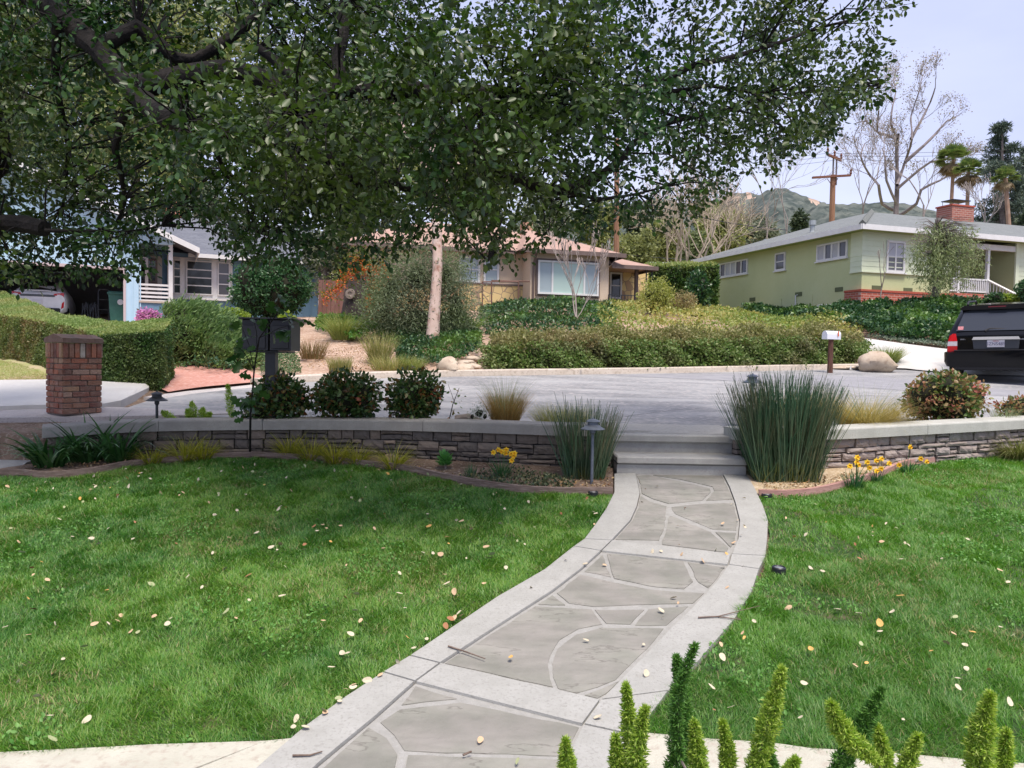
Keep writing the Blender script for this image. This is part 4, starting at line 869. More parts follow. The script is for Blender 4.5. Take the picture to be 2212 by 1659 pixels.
fgrass(1720, 10.2, 1300, .72, 0, GLD, 'golden grass hidden behind the tall reeds', .25, .6, .7, 140, 1.3, sq=(1.8, 1))
fgrass(680, 9.75, 160, .22, 0, GFE, 'small pale grass tuft between two dark shrubs', .06, .8, 1.0, 0)
fgrass(2170, 10.4, 200, .34, 0, GPL, 'thin grey green grass at the right edge behind the wall', .12, .5, .5, 0)
SDG = gm('olive sedge', [(.10, .13, .03), (.17, .2, .05), (.24, .25, .09), (.3, .27, .12)], .25, .5)
b = L(2200, 992); tuft('sedge_mound', 'arching olive green sedge mound at the right end of the wall', 'grass clump', b, 900, .62, .007, SDG, .18, .8, 1.5, seg=6)
# shrubs behind the walls
NAN = gm('dark nandina', [(.014, .045, .012), (.025, .07, .016), (.05, .10, .02), (.13, .12, .035), (.30, .08, .04)], .2, .4, B=[(.02, .06, .012), (.04, .09, .02), (.07, .12, .03), (.03, .08, .02)], nsc=4)
NANR = gm('red tipped nandina', [(.07, .13, .03), (.17, .2, .06), (.28, .22, .08), (.38, .16, .10), (.5, .15, .13), (.22, .25, .08)], .25, .45, B=[(.04, .1, .025), (.08, .15, .04), (.13, .2, .05), (.3, .2, .1)], nsc=3)
def bush(px0, px1, top, bot, d, n, size, mat, label, name='shrub', seed=0, core=.6, extra=(), group=None, shape='oval', dep=.3, clump=0, cat='shrub', csig=.1, shell=.5, nb=4, **kw):
    """rounded shrub filling a pixel box at a distance"""
    a, b = P(px0, bot, d), P(px1, top, d); w = b.x - a.x; h = b.z - a.z; cx_ = (a.x + b.x) / 2; rr = random.Random(seed + int(px0)); bl = [((cx_, d, a.z + h * .5), (w * .38, dep, h * .46))]
    for i in range(nb):
        t = (i + .5) / nb * 2 - 1; r = w * rr.uniform(.18, .26)
        bl.append(((cx_ + t * w * .3, d + rr.uniform(-.5, .5) * dep, a.z + h * rr.uniform(.35, .62)), (r, dep * .7, h * rr.uniform(.28, .38))))
    return shrub(name, label, cat, bl, n, size, mat, shape, group, core, clump=clump, csig=csig, shell=shell, **kw)
gN = 'dark nandina shrubs behind the left wall'
bush(525, 680, 800, 925, 9.75, 2100, .064, NAN, 'dark rounded shrub below the black mailbox', seed=1, group=gN, core=.5)
bush(655, 845, 790, 925, 9.8, 2600, .064, NAN, 'dark bushy shrub in the middle of three behind the wall', seed=2, group=gN, core=.45)
bush(818, 972, 788, 925, 9.75, 2200, .064, NAN, 'dark shrub with reddish tips, rightmost of three behind the wall', seed=3, group=gN, core=.45)
bush(1940, 2140, 797, 925, 10.5, 4200, .06, NANR, 'large round shrub with red and yellow green leaves behind the right wall', seed=4, core=.7, dep=.45, nb=6)
bush(2150, 2290, 848, 918, 10.7, 1300, .055, NANR, 'smaller red tipped shrub cut by the right edge', seed=5, core=.6)
# leggy sprig right of third shrub
b = sp(968, 9.75); root = empty('leggy_seedling', b, 'thin leggy sprig with sparse red and green leaves', 'seedling'); m = MB(); t1 = P(992, 838, 9.75); m.tube([b, b.lerp(t1, .5) + Vector((-.01, 0, .03)), t1], [.008, .006, .003], n=5); m.tube([b.lerp(t1, .6), P(968, 830, 9.75)], [.004, .002], n=4); m.build('stem', BARK, root)
pts = [np.array(b.lerp(t1, t)) + RN.normal(0, .05, 3) for t in np.linspace(.2, 1, 20)]; leaves('leaves', pts, .055, NANR, root, 'oval')
GRY = gm('grey sage', [(.12, .17, .12), (.2, .26, .18), (.28, .33, .26)], .2, .7)
bush(1005, 1065, 868, 918, 9.7, 700, .025, GRY, 'low grey green sage beside the orange grass', seed=6, core=.3, shape='long')
bush(1915, 1990, 850, 920, 11.0, 700, .03, GRY, 'wispy grey green herb left of the round red shrub', seed=8, core=.2, shape='long')
b = sp(1000, 9.65); root = empty('weathered_log', b, 'weathered grey log lying on top of the strip behind the wall', 'log'); m = MB(); m.tube([P(985, 905, 9.7), P(1010, 903, 9.65), P(1045, 912, 9.6)], [.05, .06, .03], n=8); m.build('log', BARKG, root, smooth=True)
# foxtail fern plumes
FOX = gm('foxtail fern', [(.14, .27, .03), (.24, .38, .05), (.36, .5, .08), (.5, .6, .16)], .35, .5); FOXD = gm('foxtail fern dark', [(.05, .15, .025), (.09, .22, .04), (.15, .3, .06)], .25, .5)
def plume(root, a, b, r, n, mat, name='plume', seed=0, bend=0.0, nl=.022):
    rg = np.random.default_rng(seed); a, b = np.array(a), np.array(b); t = rg.uniform(0, 1, n) ** .9; mid = np.array([bend, 0, 0])[None] * np.sin(t * pi)[:, None]
    prof = np.minimum(1, np.minimum(t * 3 + .25, (1 - t) * 2.9 + .04)) * (.85 + .15 * np.sin(t * 40 + seed)) * r
    dd = unit(rg.normal(size=(n, 3))); ax = (b - a) / np.linalg.norm(b - a); dd = unit(dd - (dd @ ax)[:, None] * ax)
    p = a[None] + (b - a)[None] * t[:, None] + mid + dd * (prof * rg.uniform(.1, 1, n) ** .6)[:, None]
    o = leaves(name, p, nl, mat, root, 'long', axis=dd * .8 + ax * .9, rng=rg); m = MB(); m.tube([a, (a + b) / 2 + np.array([bend, 0, 0]), b], [.004, .003, .0015], n=4); m.build('stem', BARKG, o); return o
fb = Vector((P(1700, 1700, 2.3).x, 2.15, zl(2.1)))
FP = [(1222, 1600, 1290, 1760, .9, 0), (1352, 1480, 1375, 1760, 1.0, 0), (1462, 1420, 1440, 1760, 1.7, 1), (1395, 1530, 1400, 1760, .9, 0), (1502, 1395, 1470, 1640, .5, 1), (1690, 1445, 1610, 1750, 1.3, 0), (1560, 1560, 1545, 1760, .9, 0), (1795, 1520, 1900, 1650, 1.1, 0), (1905, 1490, 1790, 1700, 1.2, 1), (1895, 1570, 1890, 1770, 1.1, 0), (1985, 1590, 1970, 1770, .9, 0), (2140, 1500, 2135, 1760, 1.6, 0), (2175, 1580, 2160, 1770, .9, 0), (1720, 1640, 1700, 1780, .9, 0), (1500, 1560, 1520, 1770, 1.0, 0), (1650, 1590, 1640, 1780, .9, 1), (1330, 1590, 1340, 1770, .8, 0)]
groups = ((0, 0, 1500, 'foxtail fern with tall bright plumes nearest the path'), (1, 1500, 1750, 'foxtail fern plumes leaning right in the foreground'), (2, 1750, 2040, 'foxtail fern with crossing plumes in the foreground'), (3, 2040, 3000, 'single thick foxtail fern plume at the lower right corner'))
for gi, x0, x1, lb in groups:
    mem = [f for f in FP if x0 <= f[0] < x1]; c = P(sum(f[2] for f in mem) / len(mem), 1760, 2.3); root = empty('foxtail_fern', (c.x, 2.3, c.z - .1), lb, 'fern', 'foreground foxtail ferns')
    for i, f in enumerate(mem):
        dd = 2.3 + .12 * ((i * 7) % 3); plume(root, P(f[2], f[3], dd), P(f[0], f[1], dd - .05), .027 * f[4] ** .8, int(5200 * f[4]), FOXD if f[5] else FOX, seed=i + gi * 20, bend=.03 * ((i % 3) - 1), nl=.017)
    m = MB()
    for f in mem: m.tube([P(f[2], f[3], 2.3), (c.x, 2.3, c.z - .12)], .004, n=4)
    m.build('stalks', BARKG, root)
c = sp(420, 9.8); root = empty('foxtail_fern', c, 'small foxtail fern plumes behind the left wall', 'fern')
for i, f in enumerate(((405, 885, 413, 905), (414, 868, 422, 905), (438, 882, 436, 905), (455, 893, 440, 908), (350, 890, 380, 908))): plume(root, P(f[2], f[3], 9.75), P(f[0], f[1], 9.75), .045, 700, FOX, seed=i + 90, nl=.03)
c = sp(500, 9.8); root = empty('foxtail_fern', c, 'single upright foxtail plume beside the sapling', 'fern'); plume(root, P(500, 905, 9.75), P(492, 832, 9.75), .045, 1100, FOX, seed=99, nl=.03)
# lobed-leaf sapling in front of the wall
SAP = gm('sapling leaves', [(.02, .06, .015), (.035, .09, .02), (.06, .12, .03)], .3, .35)
b = L(540, 985); dsp = 8.6; root = empty('oak_sapling', b, 'thin young sapling with large dark lobed leaves before the left wall', 'sapling'); m = MB()
stem = [P(540, 988, b.y), P(541, 900, dsp), P(549, 800, dsp), P(560, 730, dsp), P(590, 690, dsp), P(612, 655, dsp)]; m.tube(stem, [.014, .012, .010, .008, .006, .003], n=6)
tw = [((549, 800), (520, 700)), ((549, 800), (500, 735)), ((555, 760), (548, 690)), ((560, 730), (640, 700)), ((575, 705), (610, 640)), ((541, 860), (520, 880)), ((545, 830), (560, 850)), ((590, 690), (655, 690)), ((560, 730), (600, 720))]
for a, e in tw: m.tube([P(*a, dsp), P((a[0] + e[0]) / 2 + 3, (a[1] + e[1]) / 2 - 6, dsp), P(*e, dsp)], [.005, .004, .002], n=4)
m.build('stem', BARK, root, smooth=True)
LOB = np.array([[0, 0, 0], [-.08, .1, 0], [-.3, .22, .03], [-.16, .36, .02], [-.42, .5, .05], [-.2, .62, .02], [-.26, .82, .04], [0, 1, -.04], [.26, .82, .04], [.2, .62, .02], [.42, .5, .05], [.16, .36, .02], [.3, .22, .03], [.08, .1, 0], [0, .5, 0]])
LEAF['lobed'] = (LOB, [[14, i + 1, i] for i in range(13)] + [[14, 0, 13]])
pts = []
for (a, e) in tw + [((560, 730), (612, 655))]:
    A, E = P(*a, dsp), P(*e, dsp)
    for t in (.45, .65, .8, .95, 1.0): pts.append(np.array(A.lerp(E, t)) + RN.normal(0, .04, 3))
for q in ((525, 870), (520, 890), (530, 800), (515, 810), (555, 870), (545, 880), (527, 905), (560, 845)): pts.append(np.array(P(*q, dsp)))
leaves('leaves', pts, .15, SAP, root, 'lobed', axis=(0, 0, -.5), jit=.35)
# ================================================================== fallen leaves and twigs
FL = [pm('fallen leaf %s' % k, a, b, sc=30, rough=.7) for k, a, b in (('cream', (.50, .43, .29), (.60, .54, .41)), ('tan', (.48, .32, .19), (.6, .44, .28)), ('orange', (.6, .32, .08), (.66, .42, .15)), ('olive', (.28, .32, .15), (.4, .42, .24)), ('rust', (.28, .12, .06), (.4, .2, .1)))]
lmesh = []
for k in range(5):
    for v in range(3):
        rr = random.Random(k * 10 + v); m = MB(); n = 12; c = .35 + .3 * rr.random(); cu = rr.uniform(.1, .5)
        out_ = [(math.sin(2 * pi * i / n) * (.5 - .12 * math.cos(2 * pi * i / n)) * .78, -math.cos(2 * pi * i / n) * .5) for i in range(n)]
        vs = [Vector((x, y, cu * (x * x + .6 * y * y) + rr.gauss(0, .012))) for x, y in out_]; vs.append(Vector((0, 0, .0)))
        m.add(vs, [(n, i, (i + 1) % n) for i in range(n)]); m.add([Vector((-.015, -.48, .1)), Vector((.015, -.48, .1)), Vector((0, -.68, .16))], [(0, 1, 2)])
        me = bpy.data.meshes.new('fallen_leaf'); me.from_pydata(m.v, [], m.f); me.materials.append(FL[k]); lmesh.append(me)
REST = {0: [], 1: [], 2: [], 3: [], 4: []}
def strew(poly, n, seed, label, group, zf, h, size=.036, far=True, keep=999):
    rg = np.random.default_rng(seed); rr = random.Random(seed); xy = sorted(sample_poly(poly, n, rg).tolist(), key=lambda q: q[1])
    for x, y in xy[keep:]: REST[rr.choices([0, 1, 2, 3, 4], [5, 3, 1, 1.6, .8])[0]].append((x, y, zf(x, y) + h + rr.uniform(-.008, .01)))
    for x, y in xy[:keep]:
        me = lmesh[rr.choices([0, 1, 2, 3, 4], [5, 3, 1, 1.6, .8])[0] * 3 + rr.randrange(3)]; s = size * rr.uniform(.6, 1.35)
        o = link('fallen_leaf', me); o.location = (x, y, zf(x, y) + h + rr.uniform(-.006, .012)); o.rotation_euler = (rr.gauss(0, .45), rr.gauss(0, .45), rr.uniform(0, 6.28)); o.scale = (s * rr.uniform(.7, 1.1), s * 1.15, s)
        if rr.random() < .4: o.rotation_euler.x += pi * .97
        tag(o, label, 'leaf', group)
xy_ = lambda pts: [tuple(L(*p).xy) for p in pts]
strew(xy_([(-150, 1040), (100, 1040), (290, 1014), (540, 995), (880, 1026), (1120, 1072), (1324, 1075), (1261, 1171), (993, 1348), (826, 1462), (634, 1600), (0, 1630), (-150, 1630)]), 300, 1, 'dry curled leaf lying on the grass left of the path', 'fallen leaves on the left lawn', lambda x, y: zl(y), .042, keep=185)
strew(xy_([(1660, 1110), (1800, 1090), (2230, 1180), (2230, 1640), (1500, 1600), (1480, 1490), (1650, 1270)]), 90, 2, 'dry curled leaf lying on the grass right of the path', 'fallen leaves on the right lawn', lambda x, y: zl(y), .05, keep=56)
strew(xy_([(1320, 1040), (1610, 1040), (1655, 1190), (1380, 1540), (1200, 1690), (600, 1690), (900, 1440), (1250, 1200)]), 44, 3, 'small dry leaf lying on the flagstone path', 'fallen leaves on the path', lambda x, y: zl(y), .038, .032, keep=36)
strew(xy_([(590, 1600), (760, 1500), (900, 1410), (990, 1340), (1000, 1345), (640, 1605)]), 22, 4, 'dry leaf caught along the left edge of the path border', 'fallen leaves along the path edge', lambda x, y: zl(y), .045)
for k in range(5):
    if REST[k]: tag(leaves('leaf_scatter', np.array(REST[k]), .04, FL[k], shape='oval', nup=2.5, loc=(0, 6, .5)), 'smaller %s leaves scattered over the far parts of both lawns' % ['cream', 'tan', 'orange', 'olive', 'rust'][k], 'leaf litter', kind='stuff')
rg = np.random.default_rng(31); STRAW = lm('thatch', [(.34, .28, .12), (.26, .24, .09), (.42, .36, .18), (.2, .14, .08)], trans=.2); WEED = lm('weeds', [(.10, .26, .05), (.16, .33, .07), (.07, .2, .04)], trans=.3)
for poly, n, lb in ((LAWN_L, 11000, 'left'), (LAWN_R, 20000, 'right')):
    xy = sample_poly(poly, n, rg, lambda X, Y: .04 + 1.0 * (vnoise(X, Y, 1.9, 12) > .70) + .25 * (vnoise(X, Y, 4.1, 13) > .72)); tag(blades('dry_blades', np.stack([xy[:, 0], xy[:, 1], zl(xy[:, 1]) + .012], 1), .05, .0035, STRAW, th0=1.0, kap=.8, seg=2, rng=rg, loc=(0, 6, .5)), 'straw coloured dry blades showing through the %s lawn' % lb, 'grass', kind='stuff')
    xy = sample_poly(poly, n // 3, rg, lambda X, Y: 1.0 * (vnoise(X, Y, 2.6, 22) > .76)); tag(leaves('lawn_weeds', np.stack([xy[:, 0], xy[:, 1], zl(xy[:, 1]) + rg.uniform(.03, .055, len(xy))], 1), .024, WEED, shape='oval', nup=2, rng=rg, loc=(0, 6, .5)), 'small round leaved weeds in patches on the %s lawn' % lb, 'weeds', kind='stuff')
TWG = pm('twig bark', (.10, .07, .055), (.2, .15, .12), sc=12, rough=.9)
for pts, lb in (([(968, 1410), (1010, 1424), (1048, 1438)], 'straight dark twig lying across the left border and flagstone'), ([(1508, 1347), (1550, 1345), (1600, 1352), (1590, 1346)], 'forked twig lying on the right border'), ([(632, 1651), (670, 1650), (696, 1642)], 'thin twig at the bottom edge of the path'), ([(1000, 1650), (1018, 1642)], 'short red brown twig on the nearest flagstone')):
    m = MB(); q = [L(*p) + Vector((0, 0, .04)) for p in pts]; m.tube(q, [.0055, .0045, .003, .003][:len(q)], n=5)
    if len(pts) == 4: m.tube([q[1], L(1640, 1325) + Vector((0, 0, .05))], [.004, .002], n=4)
    tag(m.build('twig', TWG), lb, 'twig')
# ================================================================== houses
class Frame:
    """house frame: u along the front (to the right), v backwards, w up"""
    def __init__(s, px, d, ang): s.o = P(px, 700, d); s.o.z = 0; s.U = Vector((math.cos(ang), math.sin(ang), 0)); s.V = Vector((-s.U.y, s.U.x, 0))
    def W(s, u, v, w): return s.o + s.U * u + s.V * v + Vector((0, 0, w))
    def hit(s, px, py, v=0.0):
        """pixel on the facade plane at setback v -> (u, w)"""
        r = ray(px, py); c = s.o + s.V * v; k = (c - Vector((0, 0, EYE))).dot(s.V) / r.dot(s.V); q = Vector((0, 0, EYE)) + r * k; return (q - s.o).dot(s.U), q.z
    def hitside(s, px, py, u=0.0):
        r = ray(px, py); c = s.o + s.U * u; k = (c - Vector((0, 0, EYE))).dot(s.U) / r.dot(s.U); q = Vector((0, 0, EYE)) + r * k; return (q - s.o).dot(s.V), q.z
    def box(s, m, u0, u1, v0, v1, w0, w1, bev=0): m.box(s.W((u0 + u1) / 2, (v0 + v1) / 2, (w0 + w1) / 2), (abs(u1 - u0), abs(v1 - v0), abs(w1 - w0)), X=s.U, bev=bev); return m
def stucco(n, c1, c2): return pm(n, c1, c2, sc=.7, c3=tuple(x * .93 for x in c1), sc3=40, bump=.25, bsc=60, rough=.92)
WHITE = pm('white trim', (.62, .62, .60), (.70, .70, .69), sc=3, rough=.6)
GLD_ = glass('dark window', (.02, .023, .026)); GLM = glass('dim window', (.10, .10, .11), .12); GLB = glass('blind window', (.33, .40, .42), .25, .5); SHADE = pm('window shade', (.42, .43, .46), (.48, .49, .52), sc=2, rough=.7)
def window(fr, parent, u0, u1, w0, w1, v=0.0, side=False, fm=WHITE, ft=.07, panes=(1, 1), gl=GLD_, sill=True, name='window', split=None, mun=.03, glist=None, hl=None):
    """frame standing proud of the wall, glass set in it; side=True puts it on the u=v plane facing -u"""
    def B(m, a0, a1, o0, o1, w0_, w1_): return fr.box(m, a0, a1, v - o1, v - o0, w0_, w1_) if not side else fr.box(m, v - o1, v - o0, a0, a1, w0_, w1_)
    m = MB(); B(m, u0, u1, 0, .06, w1 - ft, w1); B(m, u0, u1, 0, .06, w0, w0 + ft); B(m, u0, u0 + ft, 0, .058, w0 + ft, w1 - ft); B(m, u1 - ft, u1, 0, .058, w0 + ft, w1 - ft)
    if sill: B(m, u0 - .06, u1 + .06, 0, .1, w0 - .05, w0 - .001)
    f = m.build(name, fm, parent)
    xs_ = split or [u0 + ft + (u1 - u0 - 2 * ft) * i / panes[0] for i in range(panes[0] + 1)]; zs = hl or [w0 + ft + (w1 - w0 - 2 * ft) * i / panes[1] for i in range(panes[1] + 1)]
    m = MB()
    for x in xs_[1:-1]: m = MB(); B(m, x - mun, x + mun, .004, .045, w0 + ft, w1 - ft); m.build('mullion', fm, f)
    for z in zs[1:-1]: m = MB(); B(m, u0 + ft, u1 - ft, .004, .038, z - mun * .7, z + mun * .7); m.build('muntin', fm, f)
    if glist:
        for i, gmat in enumerate(glist): m = MB(); B(m, xs_[i], xs_[i + 1], .0, .012, w0 + ft * .5, w1 - ft * .5); m.build('pane', gmat, f)
    else: m = MB(); B(m, u0 + ft * .5, u1 - ft * .5, 0, .012, w0 + ft * .5, w1 - ft * .5); m.build('pane', gl, f)
    return f
def shingle(n, c1, c2):
    return pm(n, c1, c2, sc=2.5, c3=tuple(x * .8 for x in c1), sc3=9, stretch=(1, 1, 6), bump=.5, bsc=12, rough=.95)
# ------------------------------------------------------------------ green house
gf = Frame(1858, 30.0, math.radians(18)); zG = gf.hit(1858, 700)[1]
root = empty('green_house', gf.W(0, 0, zG), 'green stucco ranch house with grey hip roof and brick base on the right', 'house')
GREEN = stucco('green stucco', (.46, .50, .27), (.50, .54, .31)); SID = pm('mint siding', (.60, .66, .47), (.65, .70, .52), sc=2, rough=.7); DGRN = pm('shaded porch green', (.30, .37, .16), (.33, .4, .18), sc=1, rough=.9)  # DGRN is the house green darkened for shade, used on the soffit
ROOFG = shingle('grey green shingles', (.15, .165, .165), (.20, .215, .21))
eave = gf.hit(1860, 497)[1]; sidev = gf.hitside(1530, 600)[0]; uP0 = gf.hit(2051, 620)[0]; uP1 = gf.hit(2192, 620)[0]; uend = uP1 + 9
DPT = 2.2
m = MB(); gf.box(m, 0, uP0, 0, sidev, zG - 2.5, eave); gf.box(m, uP0, uP1 + .01, DPT, sidev - .01, zG - 2.5, eave - .01); gf.box(m, uP1, uend, .02, sidev, zG - 2.5, eave - .005); m.build('wall', GREEN, root)
# siding boards
sb = gf.hit(1859, 585)[1]; m = MB(); nb = 8; bh = (eave - sb) / nb
def sid(m, u0, u1, v, side=False):
    for i in range(nb):
        z0_, z1_ = sb + i * bh, sb + (i + 1) * bh; t0, t1 = .034, .022
        if not side: a = [gf.W(u0, v - .001, z0_), gf.W(u0, v - t0, z0_), gf.W(u0, v - t1, z1_), gf.W(u0, v - .001, z1_)]; m.prism(a, gf.U * (u1 - u0))
        else: a = [gf.W(-.001, u0, z0_), gf.W(-t0, u0, z0_), gf.W(-t1, u0, z1_), gf.W(-.001, u0, z1_)]; m.prism(a, gf.V * (u1 - u0))
sv = gf.hitside(1838, 560)[0]
sid(m, -.045, uP0, 0); sid(m, 0.0, sv, 0, True); m.build('siding', SID, root)
m = MB(); m2 = MB(); sid(m2, uP1 + .02, uend, .02); m2.build('siding', SID, root)
# corner trim and base board
m = MB(); gf.box(m, -.06, uP0, -.06, -.0, sb - .05, sb); gf.box(m, -.06, 0, 0, sv, sb - .05, sb); m.build('trim', SID, root); m = MB(); gf.box(m, uP1 - .08, uP1 + .1, -.08, .0, zG, eave); m.build('trim', SID, root)
# brick base
bt = gf.hit(1856, 625)[1]; bv = gf.hitside(1830, 640)[0]
m = MB(); gf.box(m, -.14, uP0 + .2, -.14, .0, zG - 1.2, bt - .08); m.build('brick_base', brickmat('red brick base', (.40, .10, .06), (.32, .075, .05), (.46, .30, .25), rot=(pi / 2, 0, -math.radians(18)), scale=1.25), root)
m = MB(); gf.box(m, -.14, -.001, .001, bv, zG - 1.2, bt - .08); m.build('brick_base', brickmat('red brick base shaded side', (.36, .09, .055), (.29, .07, .045), (.42, .28, .23), rot=(pi / 2, 0, -math.radians(108)), scale=1.25), root)  # same brick with side shade put into dimmer colours
m = MB(); gf.box(m, -.17, uP0 + .2, -.17, .0, bt - .08, bt); gf.box(m, -.17, -.002, .001, bv, bt - .079, bt - .001); m.build('brick_cap', pm('brick cap', (.34, .075, .05), (.42, .11, .07), sc=20, rough=.9), root)
# roof
ov = .55; fa = .2
e0 = gf.W(-ov, -ov, eave + .12); eR = gf.W(uend, -ov, eave + .12); eL = gf.W(-ov, sidev + .8, eave + .12)
r0u = 5.2; rz = eave + 2.0; r0 = gf.W(4.6, 4.6, rz)
def onray(px, py, d): return P(px, py, d)
hipt = P(1868, 458, r0.y); rz = hipt.z; r0 = gf.W(4.6, 4.6, rz)
rR = gf.W(uend + 3, 4.6, rz); rL = gf.W(4.6, sidev + .8 - 4.6, rz); eRR = gf.W(uend + 3, -ov, eave + .12); eb = gf.W(9.5, sidev + .8, eave + .12); er2 = gf.W(uend + 3, 9.5, eave + .12); inn = gf.W(9.5, 9.5, eave + .12)
m = MB(); m.add([e0, eRR, rR, r0], [(0, 1, 2, 3)]); m.add([e0, r0, rL, eL], [(0, 1, 2, 3)]); m.add([eL, rL, eb], [(0, 1, 2)]); m.add([r0, rR, er2, inn], [(0, 1, 2, 3)]); m.add([r0, inn, eb, rL], [(0, 1, 2, 3)])
rf = m.build('roof', ROOFG, root)
m = MB(); m.tube([e0 + Vector((0, 0, .03)), r0 + Vector((0, 0, .03))], .13, n=4); m.build('hip_cap', pm('hip shingles', (.12, .13, .12), (.17, .18, .165), sc=6, rough=.95), rf)
m = MB(); gf.box(m, -ov - .02, uend + 3, -ov - .05, -ov, eave - .07, eave + .13); gf.box(m, -ov - .05, -ov, -ov, sidev + .8, eave - .071, eave + .131); m.build('fascia', WHITE, root)
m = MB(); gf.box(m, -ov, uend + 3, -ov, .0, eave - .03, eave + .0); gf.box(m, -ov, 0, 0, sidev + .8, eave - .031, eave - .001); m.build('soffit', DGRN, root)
# chimney + vents on roof
cu = gf.hit(2064, 470, 4.6)[0]; c0, c1 = gf.hit(2041, 470, 4.6)[0], gf.hit(2088, 470, 4.6)[0]; ctz = P(2064, 449, gf.W(cu, 4.6, 0).y).z
m = MB(); gf.box(m, c0, c1, 4.2, 5.1, rz - 1.2, ctz); ch = m.build('chimney', brickmat('chimney brick', (.34, .12, .08), (.27, .09, .065), (.42, .3, .25), rot=(pi / 2, 0, -math.radians(18)), scale=1.3), rf)
m = MB(); gf.box(m, c0 - .04, c1 + .04, 4.16, 5.14, ctz, ctz + .07); m.build('crown', pm('brick cap', (0, 0, 0)), ch)
m = MB(); gf.box(m, c0 + .15, c1 - .1, 4.3, 5.0, ctz + .3, ctz + .34); [m.tube([gf.W(a, b, ctz), gf.W(a, b, ctz + .32)], .015, n=4) for a in (c0 + .2, c1 - .15) for b in (4.35, 4.95)]; m.build('chimney_cap', BLK, ch)
a = P(1768, 500, 31); m = MB()
for px, py, dd, r, hh in ((1755, 489, 34.0, .1, .55), (1653, 517, 39.5, .06, .3)):
    q = P(px, py, dd); m.lathe(q + Vector((0, 0, -.5)), [(r * 1.8, 0), (r, .3), (r, hh), (r * 1.5, hh), (r * 1.5, hh + .2), (.01, hh + .22)], 10)
m.build('vent_pipe', pm('vent metal', (.35, .38, .38), rough=.5, metal=.4), rf)
# windows
def sw(px0, px1, pt, pb, **k):
    v0, w1 = gf.hitside(px0, pt); v1, _ = gf.hitside(px1, pt); w0 = gf.hitside(px0, pb)[1]; return window(gf, root, min(v0, v1), max(v0, v1), w0, w1, 0, side=True, **k)
sw(1545, 1616, 572, 602, panes=(6, 1), glist=[GLD_, GLM, SHADE, SHADE, GLM, GLD_], mun=.04)
sw(1676, 1698, 548, 586, panes=(1, 2), gl=GLM)
sw(1766, 1832, 530, 566, panes=(4, 1), glist=[GLM, SHADE, GLM, SHADE], mun=.045)
u0, w1 = gf.hit(1914, 519); u1 = gf.hit(1954, 519)[0]; w0 = gf.hit(1914, 588)[1]; window(gf, root, u0, u1, w0, w1, -.02, panes=(2, 2), gl=GLM, ft=.09)
ud = (u0 + .1 + u1 - .1) / 2; m = MB(); gf.box(m, u0 + .1, u1 - .1, -.05, -.035, (w0 + w1) / 2, w1 - .1); m.build('roller_shade', SHADE, root)
# foundation vents, hatch, pipe
m = MB()
for px, py in ((1625.6, 647), (1725.3, 635.6), (1812.5, 625.3)):
    v, w = gf.hitside(px, py); gf.box(m, -.02, 0, v - .22, v + .22, w - .09, w + .09)
m.build('foundation_vent', pm('vent grille', (.08, .10, .05), (.13, .15, .08), sc=60, rough=.8), root)
m = MB()
for px, py in ((1893, 622), (1961, 627)): u, w = gf.hit(px, py); gf.box(m, u - .22, u + .22, -.02, 0, w - .09, w + .09)
m.build('foundation_vent', pm('vent grille', (0, 0, 0)), root)
m = MB()
for px0, px1, pt, pb in ((1738, 1756, 638, 664), (1672, 1688, 647, 672)): v0, w1 = gf.hitside(px0, pt); v1, _ = gf.hitside(px1, pt); w0 = gf.hitside(px0, pb)[1]; m = MB(); gf.box(m, -.025, 0, v1, v0, w0, w1); m.build('crawl_hatch', GREEN, root)
v, w = gf.hitside(1724, 637); m = MB(); m.tube([gf.W(-.03, v, w), gf.W(-.05, v + .1, w - .02), gf.W(-.05, v + .1, w - 1.2)], .025, n=6); m.build('drain_pipe', WHITE, root)
# porch
zp = gf.hit(2051, 632)[1]; m = MB(); gf.box(m, uP0, uP1 + 2.4, -.05, DPT, zG - 1, zp); m.build('porch_floor', brickmat('red brick base', (0, 0, 0), (0, 0, 0), (0, 0, 0)), root)
bz = gf.hit(2120, 527)[1]; m = MB(); gf.box(m, uP0, uP1, -.04, .12, bz - .22, bz); m.build('porch_beam', WHITE, root)
for px in (2070, 2133): u = gf.hit(px, 600)[0]; m = MB(); gf.box(m, u - .06, u + .06, -.04, .08, zp, bz - .2); m.build('porch_post', WHITE, root)
rt = gf.hit(2051, 600)[1]; up_ = gf.hit(2133, 600)[0]; m = MB(); gf.box(m, uP0, up_, -.05, .03, rt - .05, rt + .02); gf.box(m, uP0, up_, -.04, .02, zp + .06, zp + .11)
n = 19
for i in range(n): u = uP0 + .1 + (up_ - uP0 - .2) * i / (n - 1); gf.box(m, u - .022, u + .022, -.035, .015, zp + .11, rt - .05)
ue, we = gf.hit(2203, 640, -1.5); 
m.tube([gf.W(up_, -.01, rt), gf.W(ue, -1.5, we)], .045, n=4)
m.tube([gf.W(up_, -.01, zp + .1), gf.W(ue, -1.5, we - .75)], .03, n=4)
for i in range(1, 10): t = i / 10; a = gf.W(up_, -.01, rt).lerp(gf.W(ue, -1.5, we), t); m.tube([a, a - Vector((0, 0, .78))], .02, n=4)
a = gf.W(ue, -1.5, we); m.tube([a, a - Vector((0, 0, 1.3))], .06, n=4); m.build('porch_railing', WHITE, root)
m = MB()
for i in range(4): gf.box(m, up_ + .1, ue - .1 if ue > up_ + .4 else up_ + 1.4, -.05 - .3 * (i + 1), -.05 - .3 * i, zG - 1, zp - .17 * (i + 1))
m.build('porch_steps', CONC, root)
